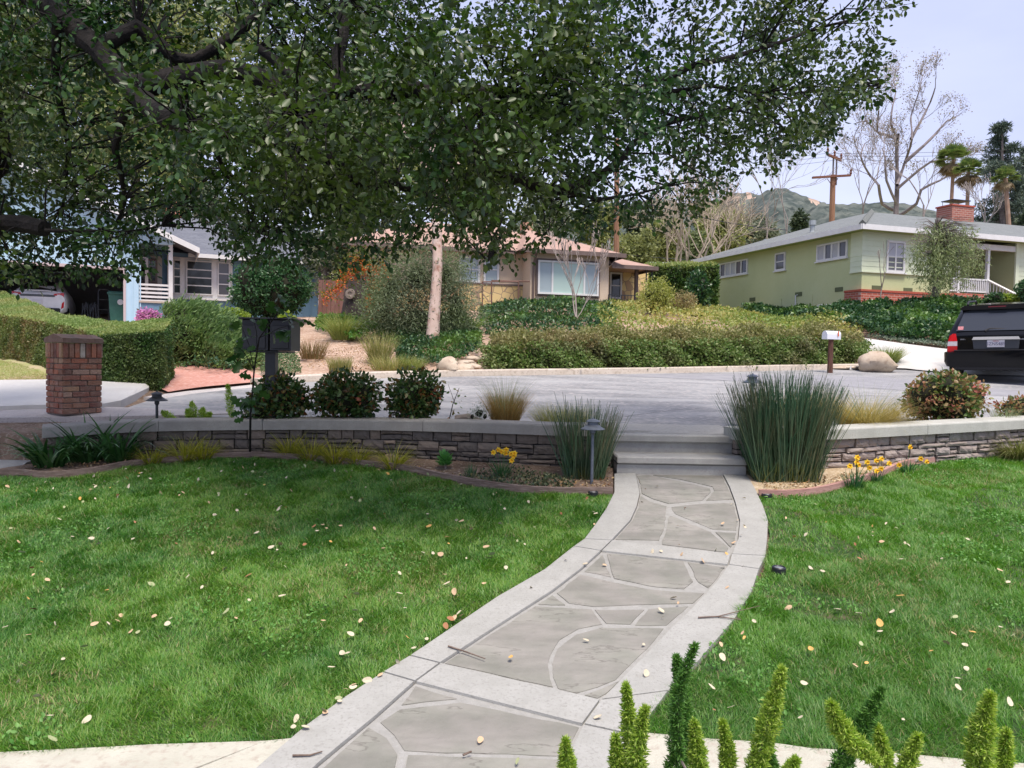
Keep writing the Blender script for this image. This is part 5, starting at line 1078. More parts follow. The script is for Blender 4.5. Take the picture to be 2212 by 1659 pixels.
u0, w1 = gf.hit(2090, 546, DPT); u1 = gf.hit(2111, 546, DPT)[0]; window(gf, root, u0, u1 + .1, zp + .02, w1, DPT - .005, panes=(1, 2), gl=GLM, name='front_door', sill=False)
u, w = gf.hit(2119, 573, DPT); m = MB(); t3 = [gf.W(u, DPT - .05, w + .3), gf.W(u - .22, DPT - .05, w - .15), gf.W(u + .22, DPT - .05, w - .15)]
for i in range(3): m.tube([t3[i], t3[(i + 1) % 3]], .018, n=5)
m.build('triangle_ornament', BARK, root)
m = MB(); u, w = gf.hit(2171, 545, DPT); m.lathe(gf.W(u, DPT - .15, w - .1), [(.03, 0), (.1, .05), (.1, .25), (.02, .3)], 10); m.build('porch_lamp', BARK, root)
# ------------------------------------------------------------------ tan house
tf = Frame(1144, 29.0, math.radians(17)); zT = tf.hit(1144, 676)[1] - .3
root = empty('tan_house', tf.W(0, 0, zT), 'tan stucco house with salmon shingle roof and fieldstone veneer', 'house')
TAN = stucco('tan stucco', (.62, .49, .36), (.66, .53, .40)); BRN = pm('brown trim', (.12, .085, .075), (.16, .12, .105), sc=4, rough=.7); ROOFT = shingle('salmon shingles', (.36, .24, .19), (.42, .285, .23))
ev = tf.hit(1230, 547)[1]; uB = tf.hit(1315, 600)[0]; uL = -6.5
m = MB(); tf.box(m, 0, uB, 0, 6, zT - 1, ev); tf.box(m, uL, 0.01, 1.0, 7, zT - 1, ev - .01); m.build('wall', TAN, root)
# roof: front block hip + main wing hip
m = MB(); o = .45; E = ev + .02
apx = P(1165, 500, tf.W(1.2, 3.5, 0).y)
A0, A1 = tf.W(-o, -o, E), tf.W(uB + o, -o, E); A2 = tf.W(uB + o, 6, E); hz = apx.z
T0, T1 = tf.W(.9, 3.2, hz), tf.W(uB - 2.6, 3.2, tf.hit(1165, 510, 3.2)[1] - .1)
T1.z = hz - .05
m.add([A0, A1, T1, T0], [(0, 1, 2, 3)]); m.add([A1, A2, T1], [(0, 1, 2)]); m.add([A0, T0, tf.W(-o, 6, E)], [(0, 1, 2)])
Bz = E + .03; hz2 = hz + .25
m.add([tf.W(uL - o, 1 - o, Bz), tf.W(.6, 1 - o, Bz), tf.W(.6, 4.5, hz2), tf.W(uL + 3, 4.5, hz2)], [(0, 1, 2, 3)]); m.add([tf.W(uL - o, 1 - o, Bz), tf.W(uL + 3, 4.5, hz2), tf.W(uL - o, 8, Bz)], [(0, 1, 2)])
m.add([tf.W(.6, 1 - o, Bz), tf.W(3.6, 8, Bz), tf.W(.6, 4.5, hz2)], [(0, 1, 2)]); m.add([tf.W(uL + 3, 4.5, hz2), tf.W(.6, 4.5, hz2), tf.W(3.6, 8, Bz), tf.W(uL - o, 8, Bz)], [(0, 1, 2, 3)])
rf = m.build('roof', ROOFT, root)
m = MB(); g0 = P(1137, 505, tf.W(0, 4.3, 0).y); m.box(g0, (.4, .5, .9), X=tf.U); m.build('chimney', pm('tan chimney', (.5, .3, .2), (.4, .22, .15), sc=9), rf)
m = MB(); tf.box(m, -o - .04, uB + o + .04, -o - .06, -o, E - .14, E + .02); tf.box(m, uB + o, uB + o + .05, -o, 6, E - .141, E + .019); tf.box(m, uL - o, -.5, 1 - o - .06, 1 - o, E - .12, E + .04); m.tube([tf.W(.12, -o + .1, E - .1), tf.W(.1, -.12, E - .45), tf.W(.1, -.06, E - .6), tf.W(.1, -.06, zT)], .045, n=6); m.build('gutter', BRN, root)
m = MB(); tf.box(m, -o, uB + o, -o, 0, E - .05, E - .02); tf.box(m, uL - o, -.01, 1 - o, 1, E - .03, E + .0); m.build('soffit', BRN, root)
u0, w1 = tf.hit(1161, 562); u1 = tf.hit(1292, 562)[0]; w0 = tf.hit(1161, 635)[1]
GLT = glass('mint curtain window', (.42, .55, .50), .25, .4); window(tf, root, u0 - .07, u1 + .07, w0 - .07, w1 + .07, 0, fm=BRN, ft=.08, sill=False, name='window_surround', gl=BRN)
window(tf, root, u0, u1, w0, w1, -.065, split=[u0 + .07, u0 + (u1 - u0) * .235, u0 + (u1 - u0) * .76, u1 - .07], glist=[GLB, GLT, GLB], sill=False, mun=.035)
for a, b, lower in ((992, 1037, 0), (1045, 1078, 1)):
    u0, w1 = tf.hit(a, 552, 1.0); u1 = tf.hit(b, 552, 1.0)[0]; w0 = tf.hit(1060, 612, 1.0)[1]; window(tf, root, u0, u1, w0, w1, 1.0, panes=(1, 2), gl=GLB, sill=False)
sv_ = tf.hit(1060, 616, 1.0)[1]
VEN = None
def stonemat(name, sc):
    m_, t, p, o = newmat(name); l = t.links.new; tcn = N(t, 'ShaderNodeTexCoord'); v = N(t, 'ShaderNodeTexVoronoi'); v.inputs['Scale'].default_value = sc; v2 = N(t, 'ShaderNodeTexVoronoi', feature='DISTANCE_TO_EDGE'); v2.inputs['Scale'].default_value = sc
    l(tcn.outputs['Object'], v.inputs['Vector']); l(tcn.outputs['Object'], v2.inputs['Vector']); s = N(t, 'ShaderNodeSeparateColor'); l(v.outputs['Color'], s.inputs[0]); c = ramp(t, [(.62, .45, .19), (.66, .5, .24), (.58, .42, .2), (.27, .14, .11)], s.outputs[0])
    r = N(t, 'ShaderNodeMapRange'); r.inputs[1].default_value = .02; r.inputs[2].default_value = .05; l(v2.outputs['Distance'], r.inputs[0]); mxx = N(t, 'ShaderNodeMixRGB'); mxx.inputs[1].default_value = (.28, .2, .14, 1); l(r.outputs[0], mxx.inputs[0]); l(c, mxx.inputs[2]); l(mxx.outputs[0], p.inputs['Base Color']); p.inputs['Roughness'].default_value = .9; return m_
VEN = stonemat('fieldstone veneer', 2.8)
m = MB(); tf.box(m, uL, 0, .93, 1.0, zT - .8, sv_); m.build('stone_veneer', VEN, root); m = MB(); tf.box(m, uB, uB + 2.6, 1.8, 2.2, zT - .8, ev); m.build('stone_veneer', VEN, root)
m = MB(); tf.box(m, uL, -.0, .9, 1.0, sv_, sv_ + .06); m.build('window_ledge', BRN, root)
# porch on the right
pz = tf.hit(1380, 575, -.2)[1]; m = MB(); uE = tf.hit(1418, 574, -.2)[0]; q = [tf.W(uB + .1, -.2, pz), tf.W(uE, -.2, pz), tf.W(uE, 3.5, pz), tf.W(uB + .1, 3.0, pz + 1.0), tf.W(uB + .2, 3.0, pz + .9)]
m.add([tf.W(uB, -.25, pz), tf.W(uE, -.25, pz), tf.W(uB + .8, 2.5, pz + .75), tf.W(uB, 2.5, pz + .75)], [(0, 1, 2, 3)]); m.add([tf.W(uE, -.25, pz), tf.W(uE, 4, pz), tf.W(uB + .8, 2.5, pz + .75)], [(0, 1, 2)]); m.add([tf.W(uB, -.25, pz - .03), tf.W(uE, -.25, pz - .03), tf.W(uE, 4, pz - .03), tf.W(uB, 4, pz - .03)], [(0, 3, 2, 1)]); m.build('porch_roof', ROOFT, root)
m = MB(); tf.box(m, uB, uE + .04, -.31, -.25, pz - .14, pz + .01); tf.box(m, uE, uE + .05, -.25, 4, pz - .141, pz + .009); up2 = tf.hit(1376, 600, .3)[0]; tf.box(m, up2 - .06, up2 + .06, .3, .42, zT, pz - .05); m.build('porch_trim', BRN, root)
u0, w1 = tf.hit(1317, 588, 1.8); u1 = tf.hit(1336, 588, 1.8)[0]; w0 = tf.hit(1317, 645, 1.8)[1]; window(tf, root, u0, u1 + .15, w0, w1, 1.8, panes=(1, 2), sill=False)
m = MB(); a, b = tf.hit(1314, 640, -.1)[0], tf.hit(1398, 640, -.1)[0]; fz = tf.hit(1350, 638, -.1)[1]
for z in (fz, fz - .75): tf.box(m, a, b, -.12, -.09, z - .015, z + .015)
for i in range(13): u = a + (b - a) * i / 12; tf.box(m, u - .012, u + .012, -.118, -.092, fz - .8, fz)
for px in (1396, 1408): u = tf.hit(px, 600, -.1)[0]; tf.box(m, u - .02, u + .02, -.12, -.08, zT, pz - .15)
m.build('iron_fence', BLK, root)
# timber planter box + pipe rails in front
r2 = empty('timber_planter', P(1065, 672, 26), 'grey timber box edge with thin pipe rails before the tan house', 'planter'); m = MB()
a, b = P(1040, 664, 26.2), P(1115, 668, 25.2); m.prism([a, b, b - Vector((0, 0, .5)), a - Vector((0, 0, .5))], (.0, .3, 0)); b2 = P(1130, 660, 27.5); m.prism([b, b2, b2 - Vector((0, 0, .5)), b - Vector((0, 0, .5))], (.1, .2, 0)); m.build('timber_wall', pm('grey timber', (.2, .17, .15), (.3, .26, .23), sc=3, stretch=(1, 1, 8), rough=.9), r2)
m = MB()
for x0, x1, d in ((1042, 1122, 26.1),): 
    for px in (1042, 1062, 1120): m.tube([P(px, 664, d), P(px, 608, d)], .025, n=5)
    m.tube([P(1042, 609, d), P(1120, 609, d)], .025, n=5); m.tube([P(1062, 606, d), P(1144, 608, 28)], .022, n=5)
m.build('pipe_rail', pm('rusty pipe', (.15, .08, .06), rough=.7), r2)
# ------------------------------------------------------------------ blue house
bf = Frame(300, 27.0, math.radians(25)); zB = P(150, 695, 27.5).z
root = empty('blue_house', bf.W(0, 0, zB), 'blue board and batten house with open garage and slate grey roof', 'house')
BLUE = pm('light blue boards', (.40, .58, .70), (.44, .62, .74), sc=1.5, rough=.75); BLUD = pm('shaded blue boards', (.12, .22, .31), (.15, .26, .36), sc=1.5, rough=.75); ROOFB = shingle('slate shingles', (.11, .12, .145), (.16, .17, .195))  # BLUD is the board blue darkened for the shade on the wing
VM = 2.6
gt = bf.hit(272, 577)[1]; gR = bf.hit(272, 640)[0]; pR = bf.hit(372, 600)[0]; gL = gR - 5.2; wall_l = gL - 2.0; eB = bf.hit(372, 526)[1]
m = MB(); bf.box(m, gR, 0, 0, .15, zB - .3, gt); bf.box(m, wall_l, gL, 0, .15, zB - .3, gt); bf.box(m, wall_l, 0, 0, .15, gt, eB + .02)
rg_u = (wall_l + pR) / 2 - .3; pk = eB + (pR + .5 - rg_u) * .44
m.prism([bf.W(wall_l, .01, eB), bf.W(pR + .1, .01, eB), bf.W(rg_u, .01, pk - .1)], bf.V * .12); m.build('garage_wall', BLUE, root)
m = MB()
for u in np.arange(wall_l, -.1, .4):
    if gL - .05 < u < gR + .02: z0_ = gt + .02
    else: z0_ = zB - .3
    bf.box(m, u - .02, u + .02, -.025, 0, z0_, eB + .1)
for u in (gR + .2, gR + .45): bf.box(m, u - .02, u + .02, -.026, 0, zB - .3, gt + .1)
m.build('batten', BLUE, root)
m = MB(); bf.box(m, gR - .08, gR + .0, -.03, .16, zB, gt); bf.box(m, gL, gR - .08, -.03, .16, gt - .1, gt); m.build('garage_trim', pm('pinkish trim', (.5, .42, .42), rough=.7), root)
m = MB(); bf.box(m, gL - .3, gL - .2, .15, 6.5, zB - .2, gt + .3); bf.box(m, gR + .6, gR + .7, .15, 6.5, zB - .2, gt + .3); bf.box(m, gL - .3, gR + .7, 6.5, 6.6, zB - .2, gt + .3); bf.box(m, gL - .3, gR + .7, .15, 6.6, gt + .3, gt + .4); m.build('garage_interior', pm('garage drywall', (.22, .20, .195), (.26, .24, .23), sc=1, rough=.9), root)
m = MB(); bf.box(m, gL - .3, gR + .7, -.6, 6.6, zB - .25, zB); m.build('garage_floor', CONC, root)
# house number, reading downwards
for i, chh in enumerate('2617'):
    px, py = 284.5 - i * .2, 571 + i * 7; u, w = bf.hit(px, py, -.03); text(chh, 'house_number', .17, bf.W(u, -.035, w), bf.U, (0, 0, 1), pm('number metal', (.22, .26, .3), rough=.5), root, .01)
# porch + main wing
uM = bf.hit(690, 620, VM)[0]; zs0 = bf.hit(440, 672, VM)[1]; zw = bf.hit(540, 562, VM)[1]; zf = bf.hit(320, 654, 0)[1]
m = MB(); bf.box(m, gR + .9, uM, VM, VM + 7, zB - .5, zw + .3); m.build('wall', BLUD, root)
m = MB()
for u in np.arange(pR + .2, uM, .3): bf.box(m, u - .02, u + .02, VM - .025, VM, zB - .4, bf.hit(440, 648, VM)[1] if u < bf.hit(505, 600, VM)[0] else zw)
m.build('batten', BLUD, root)
m = MB(); bf.box(m, 0.01, pR + .05, .0, VM, zB - .4, zf); m.build('porch_floor', BLUD, root)
m = MB(); bf.box(m, 0.0, pR + .08, -.05, VM, zf, zf + .07); m.build('porch_edge', pm('porch sill', (.4, .34, .28), rough=.8), root)
m = MB(); bf.box(m, pR - .12, pR + .02, -.02, .12, zf + .07, eB - .02); m.build('porch_post', WHITE, root); m = MB(); bf.box(m, pR - .12, pR + .02, VM - .15, VM - .01, zf, eB - .1); m.build('porch_post', WHITE, root)
m = MB(); bf.box(m, -.0, pR + .02, -.03, .1, eB - .06, eB + .2); m.build('porch_beam', BLUE, root)
m = MB(); bf.box(m, 0, pR, .1, VM, eB - .02, eB + .05); m.build('porch_ceiling', BLUD, root)
m = MB()
for k in range(5):
    z = bf.hit(330, 615.5 + k * 8.6, 0)[1]; bf.box(m, .01, pR - .1, -.02, .02, z - .035, z + .035); bf.box(m, pR - .1, pR - .06, .1, VM - .1, z - .03, z + .03)
m.build('porch_rail', WHITE, root)
u0, w1 = bf.hit(292, 553, VM); u1 = bf.hit(350, 553, VM)[0]
m = MB(); bf.box(m, u0, u1, VM - .05, VM, zf + .07, w1 + .04); m.build('door_surround', pm('cream trim', (.5, .48, .45), rough=.7), root)
ua, ub = bf.hit(302, 560, VM)[0], bf.hit(340, 560, VM)[0]; m = MB(); bf.box(m, ua, ub, VM - .08, VM - .051, zf + .09, w1 - .06); dr = m.build('door', pm('door brown', (.2, .16, .16), rough=.6), root)
wm = bf.hit(320, 609, VM)[1]; window(bf, root, ua, ub - .02, wm, w1 - .1, VM - .085, panes=(3, 3), sill=False, fm=pm('door brown', (0, 0, 0)), ft=.05, mun=.018, name='door_window')
# windows of main wing
w1 = bf.hit(440, 559, VM)[1]; w0 = bf.hit(440, 644, VM)[1]; a0 = bf.hit(373, 600, VM)[0]; a1 = bf.hit(502, 600, VM)[0]
m = MB(); bf.box(m, a0 - .1, a1, VM - .045, VM, w0, w1); bf.box(m, a0 - .1, a1 + .08, VM - .14, VM, w0 - .08, w0); m.build('window_casing', WHITE, root)
for x0, x1, k in ((374, 391, 4), (402, 459, 4), (470, 496, 3)):
    q0, q1 = bf.hit(x0, 600, VM)[0], bf.hit(x1, 600, VM)[0]; window(bf, root, q0, q1, w0 + .12, w1 - .1, VM - .05, panes=(1, k), gl=GLD_ if x0 != 470 else GLM, sill=False, ft=.04, mun=.03)
# roofs
m = MB(); rr0 = rg_u; sl = .44; zE = eB - .2; ovu = pR + .85; zR = pk
fv = -.5; bvv = 7.0
m.add([bf.W(rr0, fv, zR), bf.W(ovu, fv, zR - (ovu - rr0) * sl), bf.W(ovu, bvv, zR - (ovu - rr0) * sl), bf.W(rr0, bvv, zR)], [(0, 1, 2, 3)]); lw = 2 * rr0 - ovu
m.add([bf.W(rr0, fv, zR), bf.W(rr0, bvv, zR), bf.W(lw, bvv, zR - (ovu - rr0) * sl), bf.W(lw, fv, zR - (ovu - rr0) * sl)], [(0, 1, 2, 3)]); rf = m.build('garage_roof', ROOFB, root)
m = MB()
for s in (1, -1):
    a = bf.W(rr0, fv - .02, zR + .01); b = bf.W(rr0 + s * (ovu - rr0), fv - .02, zR - (ovu - rr0) * sl + .01); m.prism([a, b, b - Vector((0, 0, .2)), a - Vector((0, 0, .2))], -bf.V * .04)
    m.prism([b, b - Vector((0, 0, .2)), b - Vector((0, 0, .2)) + bf.U * .03 * s, b + bf.U * .03 * s], bf.V * 6)
m.build('rake_board', WHITE, rf)
ez = bf.hit(540, 556, VM - .6)[1]; ue_ = uM + .5; rzz = bf.hit(345, 464, VM + 3.4)[1]; m = MB()
hipu = bf.hit(650, 521, VM + 3.4)[0]
m.add([bf.W(pR - 1.0, VM - .6, ez), bf.W(ue_, VM - .6, ez), bf.W(hipu, VM + 3.4, rzz), bf.W(pR - 3.5, VM + 3.4, rzz)], [(0, 1, 2, 3)]); m.add([bf.W(ue_, VM - .6, ez), bf.W(ue_, VM + 7.4, ez), bf.W(hipu, VM + 3.4, rzz)], [(0, 1, 2)]); m.add([bf.W(pR - 3.5, VM + 3.4, rzz), bf.W(hipu, VM + 3.4, rzz), bf.W(ue_, VM + 7.4, ez), bf.W(pR - 3.5, VM + 7.4, ez)], [(0, 1, 2, 3)]); rf2 = m.build('main_roof', ROOFB, root)
m = MB(); bf.box(m, pR + .6, ue_ + .02, VM - .68, VM - .6, ez - .14, ez + .01); bf.box(m, ue_, ue_ + .05, VM - .6, VM + 7.4, ez - .139, ez + .009); m.tube([bf.W(uM + .05, VM - .6, ez - .1), bf.W(uM - .02, VM - .08, ez - .5), bf.W(uM - .02, VM - .08, zB - .3)], .05, n=6); m.build('gutter', WHITE, root)
m = MB(); bf.box(m, pR + .6, ue_, VM - .6, VM, ez - .05, ez - .02); m.build('soffit', BLUD, root)
c = P(373, 457, bf.W(pR - 1, VM + 4, 0).y); m = MB(); m.box(c + Vector((0, 0, -.2)), (.68, .5, .9), X=bf.U); ch = m.build('chimney', brickmat('orange brick', (.5, .17, .10), (.42, .14, .09), (.55, .38, .3), rot=(pi / 2, 0, -math.radians(25)), scale=1.2), rf2)
m = MB(); [m.lathe(c + bf.U * x + Vector((0, 0, .25)), [(.09, 0), (.09, .12), (.01, .2)], 8) for x in (-.15, .15)]; m.build('chimney_pots', pm('clay pots', (.45, .15, .09), rough=.8), ch)
# ------------------------------------------------------------------ grey roof between the houses and a pale house behind
r2 = empty('neighbour_house', P(1440, 600, 46), 'low pale house with grey roof beyond the clipped hedge', 'house'); m = MB(); a, b = P(1395, 578, 46), P(1545, 585, 46); m.prism([a - Vector((0, 0, 2.6)), b - Vector((0, 0, 2.6)), b - Vector((0, 0, .3)), a - Vector((0, 0, .3))], (0, 6, 0)); m.build('wall', pm('beige wall', (.45, .38, .28), rough=.9), r2)
m = MB(); a, b = P(1385, 577, 45.5), P(1560, 583, 45.5); c1, d1 = P(1405, 566, 48), P(1530, 569, 48); m.add([a, b, d1, c1], [(0, 1, 2, 3)]); m.add([c1, d1, d1 + Vector((1, 3, -1.0)), c1 + Vector((0, 3, -1.0))], [(0, 1, 2, 3)]); m.build('roof', shingle('pale grey roof', (.33, .34, .36), (.4, .41, .42)), r2)
r2 = empty('white_house', P(-10, 560, 40), 'pale house with white siding seen through the oak above the garage', 'house'); m = MB(); a, b = P(-120, 470, 42), P(140, 450, 42); m.prism([a, b, b - Vector((0, 0, 6)), a - Vector((0, 0, 6))], (0, 6, 0)); m.build('wall', WHITE, r2)
m = MB(); m.add([a + Vector((-.5, -.5, 0)), b + Vector((.5, -.5, 0)), b + Vector((0, 3, 1.6)), a + Vector((0, 3, 1.6))], [(0, 1, 2, 3)]); m.build('roof', ROOFB, r2)
# ================================================================== cars
def loft(m, secs):
    n = len(secs[0]); b = [v for s in secs for v in s]
    fs = [(i * n + k, i * n + (k + 1) % n, (i + 1) * n + (k + 1) % n, (i + 1) * n + k) for i in range(len(secs) - 1) for k in range(n)] + [tuple(reversed(range(n))), tuple(range((len(secs) - 1) * n, len(secs) * n))]
    return m.add(b, fs)
def carpaint(n, c, rough=.18): return pm(n, c, rough=rough, spec=.5, coat=.35)
TYRE = pm('tyre', (.012, .012, .012), (.02, .02, .02), sc=30, rough=.85); RIM = pm('alloy', (.4, .41, .42), rough=.3, metal=.8)
def wheel(root, c, ax, r, w):
    m = MB(); m.lathe(c - Vector(ax) * w / 2, [(r * .62, 0), (r * .93, .0), (r, .03), (r, w - .03), (r * .93, w), (r * .62, w)], 28, axis=ax); o = m.build('wheel', TYRE, root, smooth=True)
    m = MB(); m.lathe(c - Vector(ax) * (w / 2 - .01), [(.02, 0), (r * .6, .01), (r * .62, w - .03), (.05, w - .02)], 20, axis=ax); m.build('rim', RIM, o, smooth=True)
class Car:
    def __init__(s, c, fwd, roll=0.0):
        s.c = Vector(c); s.Fw = Vector(fwd).normalized(); s.R = s.Fw.cross(Vector((0, 0, 1))).normalized(); s.Up = s.R.cross(s.Fw); s.R, s.Up = s.R * math.cos(roll) - s.Up * math.sin(roll), s.R * math.sin(roll) + s.Up * math.cos(roll)
    def W(s, x, y, z): return s.c + s.R * x + s.Fw * y + s.Up * z      # x right, y forward from the rear bumper, z up
    def sec(s, y, half):                                              # half profile (x,z) from roof centre to floor
        return [s.W(x, y, z) for x, z in half] + [s.W(-x, y, z) for x, z in reversed(half)]
    def quad(s, m, pts, d=.012): m.prism([s.W(*p) for p in pts], -s.Fw * d)
# --- SUV
q = P(2150, 829, 16.15); zc_ = Hz(q.x, q.y); suv = Car((q.x, q.y, RA + RB * q.y), (.58, .81, RB * .8), -.02)
root = empty('black_suv', suv.c, 'black SUV seen from behind, parked on the street at the right edge', 'car'); BP = pm('black paint', (.004, .0045, .006), rough=.09, spec=.28, coat=0); PLB = pm('black plastic', (.018, .018, .02), (.024, .024, .026), sc=40, rough=.55)
lowz = [(.90, .86), (.915, .62), (.88, .38), (.70, .30)]
def hp(roofz, rx, bx, beltz): return [(0, roofz), (rx * .6, roofz - .012), (rx * .93, roofz - .05), (rx, roofz - .12), (bx, beltz), (.905, beltz - .12)] + lowz
secs = [suv.sec(.02, [(0, 1.02), (.5, 1.02), (.8, 1.01), (.86, .98), (.87, .95), (.89, .90), (.89, .80), (.90, .62), (.86, .40), (.68, .34)]),
        suv.sec(.10, [(0, 1.10), (.5, 1.10), (.83, 1.08), (.87, 1.04), (.885, .98), (.895, .92), (.9, .84), (.91, .62), (.87, .38), (.7, .3)]),
        suv.sec(.42, [(0, 1.60), (.42, 1.60), (.60, 1.575), (.68, 1.53), (.86, 1.06), (.905, .95)] + lowz),
        suv.sec(.62, hp(1.655, .70, .87, 1.06)), suv.sec(1.6, hp(1.70, .71, .87, 1.05)), suv.sec(2.6, hp(1.69, .70, .87, 1.03)), suv.sec(3.05, hp(1.60, .66, .87, 1.02)),
        suv.sec(3.75, [(0, 1.08), (.5, 1.07), (.7, 1.05), (.78, 1.02), (.86, .98), (.9, .9)] + lowz), suv.sec(4.45, [(0, .93), (.5, .92), (.68, .89), (.74, .86), (.8, .82), (.84, .76), (.86, .66), (.86, .55), (.82, .4), (.66, .32)])]
m = MB(); loft(m, secs); m.build('body', BP, root, smooth=True)
def shell(m, pts, out_=.012): suv.quad(m, pts, out_)
def zy(z):                                                            # rear face position at height z
    return float(np.interp(z, [.3, .95, 1.02, 1.10, 1.60], [.03, .03, .02, .10, .42]))
GLS = glass('suv glass', (.03, .035, .042), .06, .7)
def patch(poly, name, mat, off=.012, par=None, nz_=5):
    """panel hugging the sloping rear, poly = (x,z)"""
    import bmesh
    m = MB(); vs = [suv.W(x, zy(z) - off, z) for x, z in poly]; vs2 = [suv.W(x, zy(z) - off + .03, z) for x, z in poly]; n = len(poly)
    m.add(vs + vs2, [tuple(range(n)), tuple(reversed(range(n, 2 * n)))] + [(i, (i + 1) % n, n + (i + 1) % n, n + i) for i in range(n)])
    return m.build(name, mat, par or root)
tg = patch([(-.70, .70), (.70, .70), (.74, .98), (-.74, .98)], 'tailgate', BP, .015)
patch([(-.735, 1.115), (.735, 1.115), (.60, 1.52), (.5, 1.545), (-.5, 1.545), (-.60, 1.52)], 'rear_window', GLS, .02)
m = MB(); m.prism([suv.W(x, y, z) for x, y, z in ((-.66, .30, 1.555), (.66, .30, 1.555), (.67, .27, 1.60), (.6, .27, 1.655), (-.6, .27, 1.655), (-.67, .27, 1.60))], suv.Fw * .36); m.build('spoiler', BP, root, smooth=True)
m = MB(); m.prism([suv.W(x, .262, z) for x, z in ((-.16, 1.60), (.16, 1.60), (.16, 1.625), (-.16, 1.625))], -suv.Fw * .008); m.build('brake_light', pm('dark red lens', (.12, .005, .008), rough=.2, spec=.6), root)
TLR = pm('red lens', (.5, .008, .012), rough=.15, spec=.7); TLW = pm('clear lens', (.55, .50, .50), (.66, .6, .6), sc=30, rough=.15, spec=.7)
for s in (-1, 1):
    def lp(z0_, z1_, x0=.70, x1=.885): return [(s * x0, z0_), (s * x1, z0_), (s * (x1 - (z1_ - .7) * .05), z1_), (s * x0, z1_)]
    a = patch(lp(.68, .80), 'tail_light', TLR, .05); patch(lp(.80, .90), 'reverse_lens', TLW, .052, a); patch([(s * .70, .90), (s * .875, .90), (s * .84, 1.02), (s * .79, 1.06), (s * .73, 1.06)], 'upper_lens', TLR, .055, a)
m = MB(); prb = [(-.93, .68), (.93, .68), (.94, .45), (.9, .36), (-.9, .36), (-.94, .45)]
bp = [[suv.W(x, y, z) for x, z in ((-w, .66), (-w * .8, .70), (w * .8, .70), (w, .66), (w * 1.0, .46), (w * .95, .36), (-w * .95, .36), (-w * 1.0, .46))] for y, w in ((-.13, .80), (-.10, .88), (.0, .945), (.25, .955))]
loft(m, bp); m.build('bumper', BP, root, smooth=True)
m = MB(); m.box(suv.W(0, -.06, .705), (1.5, .12, .02), X=suv.R, Z=suv.Up); m.build('bumper_step', PLB, root)
m = MB(); m.box(suv.W(0, .02, .35), (1.5, .25, .1), X=suv.R, Z=suv.Up); m.lathe(suv.W(.35, -.06, .31), [(.035, 0), (.035, .2)], 10, axis=suv.Fw); m.box(suv.W(0, 1.3, .33), (1.3, 2.4, .12), X=suv.R, Z=suv.Up); m.build('underbody', PLB, root)
pn = patch([(-.40, .73), (.40, .73), (.42, .92), (-.42, .92)], 'plate_recess', pm('grey recess', (.05, .055, .062), rough=.4), .022)
patch([(-.43, .925), (.43, .925), (.40, .985), (-.40, .985)], 'chrome_bar', pm('chrome', (.72, .73, .75), rough=.12, metal=1), .06)
pl = patch([(-.155, .765), (.155, .765), (.155, .915), (-.155, .915)], 'licence_plate', pm('plate white', (.62, .60, .62), (.7, .68, .7), sc=40, rough=.5), .035)
text('5ZNS485', 'plate_number', .088, suv.W(0, -.018, .832), suv.R, suv.Up, pm('plate blue', (.12, .12, .2), rough=.6), pl); text('California', 'plate_state', .028, suv.W(0, -.018, .893), suv.R, suv.Up, TLR, pl)
EMB = pm('chrome lettering', (.55, .56, .58), rough=.25, metal=.7)
text('VVT-i', 'badge', .04, suv.W(-.60, zy(.93) - .02, .935), suv.R, suv.Up, EMB, root); text('HIGHLANDER', 'badge', .042, suv.W(.56, zy(.93) - .02, .925), suv.R, suv.Up, EMB, root); text('LTD', 'badge', .04, suv.W(.60, zy(.88) - .02, .87), suv.R, suv.Up, EMB, root)
patch([(-.70, 1.14), (-.60, 1.14), (-.60, 1.21), (-.70, 1.21)], 'sticker', pm('red sticker', (.4, .06, .08), (.5, .3, .3), sc=60), .03)
m = MB(); m.tube([suv.W(-.20, .09, 1.10), suv.W(-.12, .12, 1.15), suv.W(.34, .12, 1.13)], [.03, .02, .012], n=6); m.build('wiper', PLB, root)
for s in (-1, 1):
    m = MB(); m.tube([suv.W(s * .56, .55, 1.665), suv.W(s * .56, .7, 1.735), suv.W(s * .56, 2.3, 1.755), suv.W(s * .56, 2.5, 1.70)], .022, n=6); m.build('roof_rail', PLB, root)
    m = MB(); m.prism([suv.W(s * .79, .75, 1.12), suv.W(s * .79, 2.9, 1.12), suv.W(s * .70, 2.6, 1.5), suv.W(s * .70, .9, 1.5)], suv.R * s * .03); m.build('side_window', GLS, root)
    for y in (.95, 3.65): wheel(root, suv.W(s * .80, y, .36), suv.R, .36, .23)
    m = MB(); m.blob(suv.W(s * 1.02, 2.95, 1.08), (.12, .08, .09)); m.build('mirror', BP, root, smooth=True)
